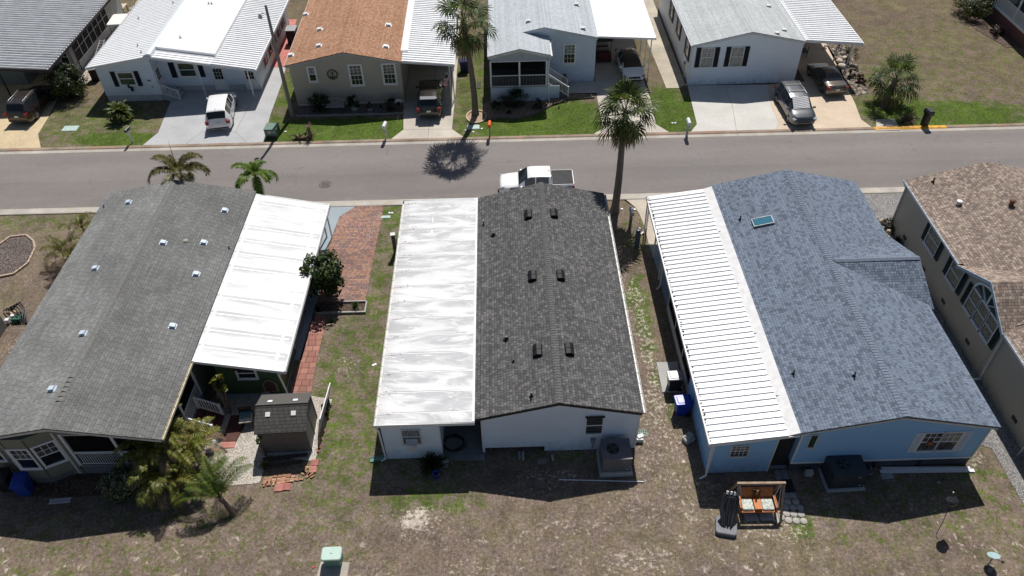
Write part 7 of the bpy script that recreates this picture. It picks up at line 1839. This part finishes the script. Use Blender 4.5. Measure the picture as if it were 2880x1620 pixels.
    # satellite dishes
    def dish(lab, q, c, tilt, az, r=.33, h=.9, arm=True):
        t = thing('satellite_dish', lab, 'satellite dish', q, az); m = MB(); m.tube([(0,0,0),(0,0,h*.6),(0.1,.12,h)], .025, 8); m.build('mast', K if c[0] < .1 else MATS['metalgrey'], t)
        m = MB(Matrix.Translation((.12,.16,h+.05)) @ Matrix.Rotation(tilt,4,'X')); m.lathe((0,0,0), [(0,-.06),(r*.5,-.045),(r,.0),(r+.01,.01),(r,.02),(r*.5,-.02),(0,-.035)], 24); m.build('dish', surf('dish%.2f'%c[0], c, .4), t)
        m = MB(); m.bar((.12,.1,h),(.15,-.28,h+.35),.02); m.cbox((.15,-.28,h+.37),(.08,.08,.1)); m.build('feed_arm', K, t)
    dish('pale blue satellite dish on a short mast at the bottom right corner', at(2775,1592), (.33,.46,.48), R(-28), 0, .24, .55)
    # spinner lamp post with dark leaf head at px (2633,1500)
    q = at(2633,1503); t = thing('garden_stake', 'thin dark garden stake carrying a black solar lamp head, leaning over the lawn', 'garden ornament', q)
    m = MB(); m.tube([(0,0,0),(.05,.15,.8),(.30,.62,1.75)], .014, 6); m.build('stake', K, t)
    m = MB(); m.cbox((.32,.62,1.72),(.30,.26,.30),.3,.4); m.lathe((.20,.55,1.62), [(0,0),(.2,.04),(.22,.2),(0,.26)], 12); m.cbox((.42,.62,1.6),(.14,.3,.16),.2); m.build('lamp_head', surf('lamp_glossy', (.03,.032,.035), .2), t)
    m = MB(); m.cbox((.36,.86,1.95),(.05,.05,.10)); m.build('finial', surf('finial_tan', (.5,.4,.25), .6), t)
    # garden shed
    t = thing('garden_shed', 'brown resin garden shed with shingle pattern roof and four skylights', 'shed', (-11.0,22.15,0), R(2))
    wl = siding('shed_wall', (.135,.126,.116), .55, axis=0, dark=.9, var=.06); rf = shingle('shed_roof', [(.075,.071,.066),(.088,.083,.077),(.080,.076,.071)], .15, .26, swap=True, split=False, edge=.3, gap=.55, stain=.05)
    m = MB(); m.yprism([(-1.02,0),(1.02,0),(1.02,1.78),(.12,2.22),(-1.02,1.72)], -1.13, 1.13); m.build('wall', wl, t)
    rs = MB(); rs.add([(-1.22,-1.10,1.76),(1.22,-1.10,1.76),(1.22,.12,2.34),(-1.22,.12,2.34),(-1.22,-1.10,1.70),(1.22,-1.10,1.70),(1.22,.12,2.28),(-1.22,.12,2.28)], [(0,1,2,3),(7,6,5,4),(0,4,5,1),(1,5,6,2),(3,7,4,0)])
    ro = rs.build('roof', rf, t); m = MB(); m.add([(-1.22,.12,2.341),(1.22,.12,2.341),(1.22,1.10,1.90),(-1.22,1.10,1.90),(-1.22,1.10,1.84),(1.22,1.10,1.84)], [(0,1,2,3),(3,2,5,4)]); m.build('roof', surf('shed_roof_back', (.085,.080,.073), .7, .06, 3), t)
    m = MB(); m.tube([(-1.23,.12,2.345),(1.23,.12,2.345)], .035, 8); m.box(-.012,.012,-1.09,-.6,1.78,1.79) ; m.build('ridge_cap', surf('shed_ridge', (.10,.095,.088), .6), t)
    for x in (-.62,.58):
        T = Matrix.Translation((x,-.30,2.155)) @ Matrix.Rotation(math.atan2(.58,1.22),4,'X'); m = MB(T); m.box(-.11,.11,-.11,.11,0,.02); m.build('skylight', W, t)
        T = Matrix.Translation((x,.42,2.215)) @ Matrix.Rotation(-math.atan2(.44,.98),4,'X'); m = MB(T); m.box(-.11,.11,-.09,.09,0,.02); m.build('skylight', W, t)
    m = MB()
    for y in (-.98,-.02,.95): m.box(1.131,1.15,y-.03,y+.03,.05,1.78 if abs(y) > .5 else 2.15)
    m.build('corner_trim', surf('shed_trim', (.16,.148,.135), .6), t)
    m = MB(); m.box(-1.16,1.16,-1.05,1.05,0,.06); m.build('floor', MATS['offwhite'], t)
    # leaning white lattice panel
    t = thing('lattice_panel', 'white lattice panel leaning beside the garden shed', 'lattice panel', (-9.62,23.2,0), R(86)); m = MB()
    T = Matrix.Rotation(R(14),4,'X'); m.M = T
    for i in range(-9,19): a = i*.13; 
    for i in range(30):
        x0 = -1.15+i*.1; 
        for dx in (-1.35,1.35):
            p, q2 = Vector((x0-.3,0 if dx > 0 else .012,.03)), Vector((x0-.3+dx,0 if dx > 0 else .012,1.38))
            # clip to panel width
            def cl(v, w):
                if v.x < -1.1: k = (-1.1-v.x)/(w.x-v.x); return v.lerp(w, k)
                if v.x > 1.1: k = (1.1-v.x)/(w.x-v.x); return v.lerp(w, k)
                return v
            if min(p.x,q2.x) > 1.1 or max(p.x,q2.x) < -1.1: continue
            a, b = cl(p,q2), cl(q2,p); m.bar(a, b, .042, .008)
    m.bar((-1.1,0,0),(-1.1,0,1.4),.05); m.bar((1.1,0,0),(1.1,0,1.4),.05); m.bar((-1.1,0,1.4),(1.1,0,1.4),.05); m.build('lattice', MATS['offwhite'], t)
    # second lattice piece lying in the shade at the left
    t = thing('lattice_panel', 'small white lattice offcut lying flat in the shaded bed at the left', 'lattice panel', at(168,1410,.03), R(4)); m = MB()
    for i in range(12): m.bar((-.45+i*.08,-.14,.03),(-.38+i*.08,.14,.03),.022,.01); m.bar((-.38+i*.08,-.14,.045),(-.45+i*.08,.14,.045),.022,.01)
    m.build('lattice', W, t)
    # brick edging around the shed
    rnd = random.Random(12); t = thing('brick_edging', 'rows of loose orange and red bricks along the front of the garden shed', 'edging', (0,0,0))
    bm = NT('loose_brick'); g = bm.n('ShaderNodeNewGeometry').outputs['Random Per Island']; bm_ = bm.done(bm.ramp(g, [(0,(.33,.16,.10)),(.35,(.42,.24,.14)),(.6,(.26,.11,.08)),(1,(.50,.33,.20))]), .85); m = MB()
    for r_ in range(4):
        for i in range(9 - r_): m.cbox((-11.75+i*.21+rnd.uniform(-.02,.02), 19.35+r_*.12+rnd.uniform(-.02,.02)+i*.035, .035+.008*rnd.random()), (.19,.095,.06), rz=rnd.uniform(-.15,.15)+(1.57 if rnd.random() < .2 else 0))
    m.build('bricks', bm_, t); t = thing('brick_edging', 'jumble of loose red bricks at the right side of the garden shed', 'edging', (0,0,0)); m = MB()
    for i in range(14): m.cbox((-10.15+i*.04+rnd.uniform(-.08,.1), 19.75+rnd.uniform(0,.75), .035), (.19,.095,.06), rz=rnd.uniform(0,1.6))
    m.build('bricks', bm_, t); t = thing('brick_edging', 'single line of bricks along the right wall of the garden shed', 'edging', (0,0,0)); m = MB()
    for i in range(12): m.cbox((-9.55+rnd.uniform(-.05,.12), 21.2+i*.24, .04), (.10,.22,.07), rz=rnd.uniform(-.3,.3))
    m.build('bricks', bm_, t)
    for i, (x, y, w, l, r_) in enumerate(((-11.05,19.2,.38,.38,.03),(-10.68,19.25,.36,.38,-.02),(-11.0,19.55,.38,.3,.02),(-9.62,20.15,.36,.36,.05),(-9.60,20.52,.36,.34,.05),(-13.85,21.65,.36,.36,.0),(-14.2,21.65,.34,.36,.0))):
        m = MB(); m.rbox(-w/2,w/2,-l/2,l/2,.02,.06,.02,2); o = m.build('paver', surf('paver_pink%d'%(i%3), [(.40,.17,.14),(.34,.13,.11),(.44,.20,.16)][i%3], .85, .2, 6)); o.location = (x,y,0); o.rotation_euler = (0,0,r_)
        tag(o, ['pink square paver at the front of the brick edging, left','pink square paver at the front of the brick edging, right','pink paver behind the two front ones by the shed','lower pink paver at the right corner of the shed','upper pink paver at the right corner of the shed','right of two pink pavers at the foot of the maroon ramp','left of two pink pavers at the foot of the maroon ramp'][i], 'paver', 'pink square pavers')
    t = thing('timber_edging', 'dark railway timbers in the shade before the shed', 'edging'); m = MB(); m.bar((-12.1,20.75,.06),(-10.0,20.95,.06),.14); m.bar((-12.0,20.3,.05),(-10.2,20.6,.05),.12); m.build('timbers', surf('dark_timber', (.06,.045,.035), .9), t)
    # patio furniture behind the sage house
    t = thing('patio_chair', 'chair with a teal cushion and a floral seat on the white gravel', 'chair', (-13.35,22.95,0), R(8))
    m = MB(); m.box(-.3,.3,-.3,.3,.40,.48); m.build('seat', floral(), t); m = MB(); m.cbox((0,.12,.56),(.5,.3,.12)); m.build('cushion', surf('teal_cushion', (.10,.20,.21), .8), t)
    for x in (-.3,.3):
        for y in (-.3,.3): m = MB(); m.bar((x,y,0),(x,y,.4 if y < 0 else .9),.045); m.build('leg', surf('dark_wood', (.05,.025,.02), .6), t)
    m = MB(); m.box(-.3,.3,.3,.34,.55,.9); m.build('backrest', surf('dark_wood', (.05,.025,.02), .6), t)
    t = thing('bird_bath', 'round grey bird bath behind the garden shed', 'bird bath', (-12.55,23.95,0)); m = MB(); m.lathe((0,0,0), [(0,0),(.2,0),(.15,.06),(.08,.12),(.08,.6),(.2,.68),(.36,.74),(.36,.77),(.3,.74),(0,.70)], 22); m.build('basin', concrete('bath', (.26,.27,.28), None, .2), t)
    t = thing('wall_plaque', 'arched brown plaque with a pale border on the moss green wall', 'plaque', (-12.45,24.72,0)); m = MB(); pr = [(-.38,.0),(.38,.0),(.38,.6),(.2,.85),(0,.98),(-.2,.85),(-.38,.6)]; m.xprism([(a,b+.25) for a,b in pr], -.02,.02); m.build('border', surf('plaque_pale', (.24,.20,.15), .8), t); m = MB(); m.xprism([(a*.76,.32+b*.84) for a,b in pr], -.03,-.021); m.build('panel', surf('plaque_brown', (.07,.045,.035), .8), t)
    m = MB(); m.prism([(-14.35,21.85),(-13.65,21.85),(-13.35,23.4),(-14.3,23.4)], .02,.08); tag(m.build('ramp', surf('maroon_mat', (.085,.035,.03), .85, .2)), 'maroon ramp mat on the gravel below the porch steps', 'mat')
    m = MB(); m.rbox(-.22,.22,-.3,.3,0,.35,.06); o = m.build('planter_box', surf('planter_pale', (.40,.44,.42), .6)); o.location = (-14.75,21.5,0); tag(o, 'pale planter box between the cane palms and the maroon ramp', 'planter')
    # rocks at the beige house corner
    for i, (px, py, s_) in enumerate(((2480,628,.45),(2512,632,.5),(2500,655,.35),(2495,672,.3),(2530,625,.35),(2465,615,.25))):
        rnd = random.Random(i); m = MB(); m.lathe((0,0,0), [(0,0),(.5*s_,0),(.62*s_,.2*s_),(.45*s_,.55*s_),(.15*s_,.7*s_),(0,.7*s_)], 7, .7); o = m.build('rock', surf('rock_tan', (.50,.40,.30) if i != 3 else (.3,.12,.08), .9, .3, 4)); o.location = at(px,py); o.rotation_euler = (0,.1,i); tag(o, ['large tan rock at the beige house corner','tallest pale rock leaning on the beige wall corner','tan rock in front of the corner shrubs','small reddish rock before the spiky corner plant','pale rock at the back of the corner bed','smallest rock at the road side of the corner bed'][i], 'rock', 'rocks at the beige house corner')
    # rocks and pad by the right hand lawn
    m = MB(); m.prism(ccw(edged([(2463,337),(2515,336),(2532,367),(2465,369)])), 0, .05); tag(m.build('path', concrete('kerb_pad', (.50,.46,.38), None, .3)), kind='structure')
    for i, (px, py, s_) in enumerate(((2370,152,.5),(2375,165,.45),(2360,175,.6),(2366,190,.7),(2318,138,.4),(2322,130,.35),(2400,195,.4))):
        m = MB(); m.lathe((0,0,0), [(0,0),(.5*s_,0),(.6*s_,.15*s_),(.4*s_,.4*s_),(0,.48*s_)], 8, .8); o = m.build('rock', surf('rock_pale', (.60,.53,.44), .9, .25, 5)); o.location = at(px,py); o.rotation_euler = (0,0,i*.9); tag(o, ['pale rock highest beside the carport post','second pale rock down beside the carport post','third pale rock down beside the carport post','broad flat pale rock by the taupe sedan','pale rock in the shade behind the sedan, left','pale rock furthest back in the carport shade','pale rock outside the last carport post'][i], 'rock', 'pale rocks along the right hand carport')
    t = thing('patio_table', 'dark metal cart frame deep in the right hand carport', 'cart', (24.7,59.6,0)); m = MB(); m.box(-.6,.6,-.4,.4,.5,.55); m.build('top', K, t)
    for x in (-.55,.55):
        for y in (-.35,.35): m = MB(); m.bar((x,y,0),(x,y,1.0),.04); m.build('leg', K, t)
    # far left back yard
    golf_cart('golf cart with a white roof between the far left house and the white metal roof', (-34.45,66.0,0), R(94), ('canopy_white', (.78,.76,.72)))
    golf_cart('dark golf cart beside the wall in the pale blue house carport', (8.2,60.3,0), R(-88), ('canopy_dark', (.03,.03,.032)))
    t = thing('patio_table', 'pale wooden patio table behind the far left house', 'table', (-37.0,71.4,0)); m = MB(); m.box(-.9,.9,-.55,.55,.72,.77); m.build('tabletop', surf('table_tan', (.55,.44,.34), .6), t)
    for x in (-.8,.8):
        for y in (-.45,.45): m = MB(); m.bar((x,y,0),(x,y,.72),.06); m.build('leg', K, t)
    t = thing('patio_chair', 'dark metal chair at the right end of the pale patio table', 'chair', (-35.6,71.6,0), R(-60)); m = MB(); m.box(-.28,.28,-.28,.28,.42,.46); m.box(-.28,.28,.26,.3,.46,1.0); m.build('seat', MATS['metalgrey'], t)
    for x in (-.25,.25):
        for y in (-.25,.25): m = MB(); m.bar((x,y,0),(x,y,.42),.035); m.build('leg', K, t)
    t = thing('ladder', 'aluminium ladder leaning along the far left screened wall', 'ladder', (-35.4,62.6,0), R(4)); m = MB(); m.bar((-.2,-2.0,.1),(-.2,1.5,.9),.05); m.bar((.2,-2.0,.1),(.2,1.5,.9),.05)
    for i in range(10): k = (i+.5)/10; m.bar((-.2,-2+3.5*k,.1+.8*k),(.2,-2+3.5*k,.1+.8*k),.045)
    m.build('rungs', MATS['alu'], t)
    t = thing('pink_chairs', 'folded red lounge chair on the red pavers beside the grey wall', 'chair', (-18.4,63.0,0), .2); m = MB(); m.box(-.3,.3,-.5,.5,.3,.36); m.bar((-.3,.5,.33),(-.3,.8,.9),.04); m.bar((.3,.5,.33),(.3,.8,.9),.04); m.build('seat', surf('chair_red', (.3,.05,.04), .7), t)
    # red gas bottle and pot by the pale blue steps
    t = thing('milk_can', 'red ornamental can beside the porch steps of the pale blue house', 'ornament', at(1588,232)); m = MB(); m.lathe((0,0,0), [(0,0),(.17,0),(.18,.45),(.1,.6),(.13,.72),(0,.73)], 14); m.build('can', surf('can_red', (.22,.03,.02), .5), t)
    t = thing('flower_pot', 'red pot with dark flowers at the foot of the pale blue steps', 'pot', at(1590,258)); m = MB(); m.lathe((0,0,0), [(0,0),(.12,0),(.18,.28),(0,.26)], 14); m.build('pot', surf('pot_red', (.12,.03,.02), .6), t); m = MB(); leafcloud(m,(0,0,.35),(.2,.2,.18),90,.1,random.Random(3)); m.build('foliage', leafmat('pot_leaf', [(.02,.03,.01),(.1,.03,.03)]), t)
    # items at the left edge: hose reel of dark pipes
    t = thing('scrap_pile', 'pile of black hoses and green crate by the slatted awning at the left edge', 'pile', at(38,905)); rnd = random.Random(6); m = MB()
    for i in range(7):
        a = rnd.uniform(-.3,.3); m.tube([(-.6+a,.8,.1),(-.1+a,.9+a,.5),(.5+a*.5,.4+a,.4),(.7+a,-.2,.1)], .035, 6)
    m.build('hoses', K, t); m = MB(); m.box(.0,.5,-.1,.35,0,.3); m.build('crate', surf('crate_green', (.03,.13,.09), .5), t); m = MB(); m.box(-.25,.05,.35,.6,.0,.3); m.build('carton', surf('carton_tan', (.5,.33,.2), .8), t); m = MB(); m.cbox((-.2,-.1,.2),(.22,.2,.25)); m.cbox((.05,.15,.3),(.2,.16,.2)); m.build('bottle', W, t)
    # grey cart in the gap of the tan / pale blue houses
    m = MB(); m.box(-.12,.12,-.5,.5,.0,.03); 
    for i in range(6): m.box(-.16,.16,-.5+i*.2,-.46+i*.2,.031,.05)
    o = m.build('bird_feeder', K); o.location = at(1347,240); tag(o, 'small black metal rack on the grass right of the tall palm trunk', 'rack')
    m = MB(); m.cbox((0,0,.02),(.25,.12,.02),.5); o = m.build('paper_scrap', W); o.location = at(1053,1026); tag(o, 'tiny white scrap of paper on the lawn left of the stained roof', 'scrap')
_fl = {}
def floral():
    if _fl: return _fl['m']
    s = NT('floral_cloth'); a = s.noise(9, 3, out=0); colr = s.ramp(a, [(.40,(.62,.60,.52)),(.50,(.60,.60,.55)),(.54,(.12,.36,.34)),(.60,(.55,.56,.50)),(.66,(.45,.15,.10))]); _fl['m'] = s.done(colr, .85); return _fl['m']
# ================================================================ build
init_mats(); make_camera(); make_light(); setting()
house_white_middle(); house_blue(); house_green(); house_beige()
house_grey_carport(); house_white_metal(); house_tan(); house_pale_blue(); house_white_shutters(); house_corner(); house_bottom_left()
vehicles(); plants(); items()
sc.cycles.use_denoising = True
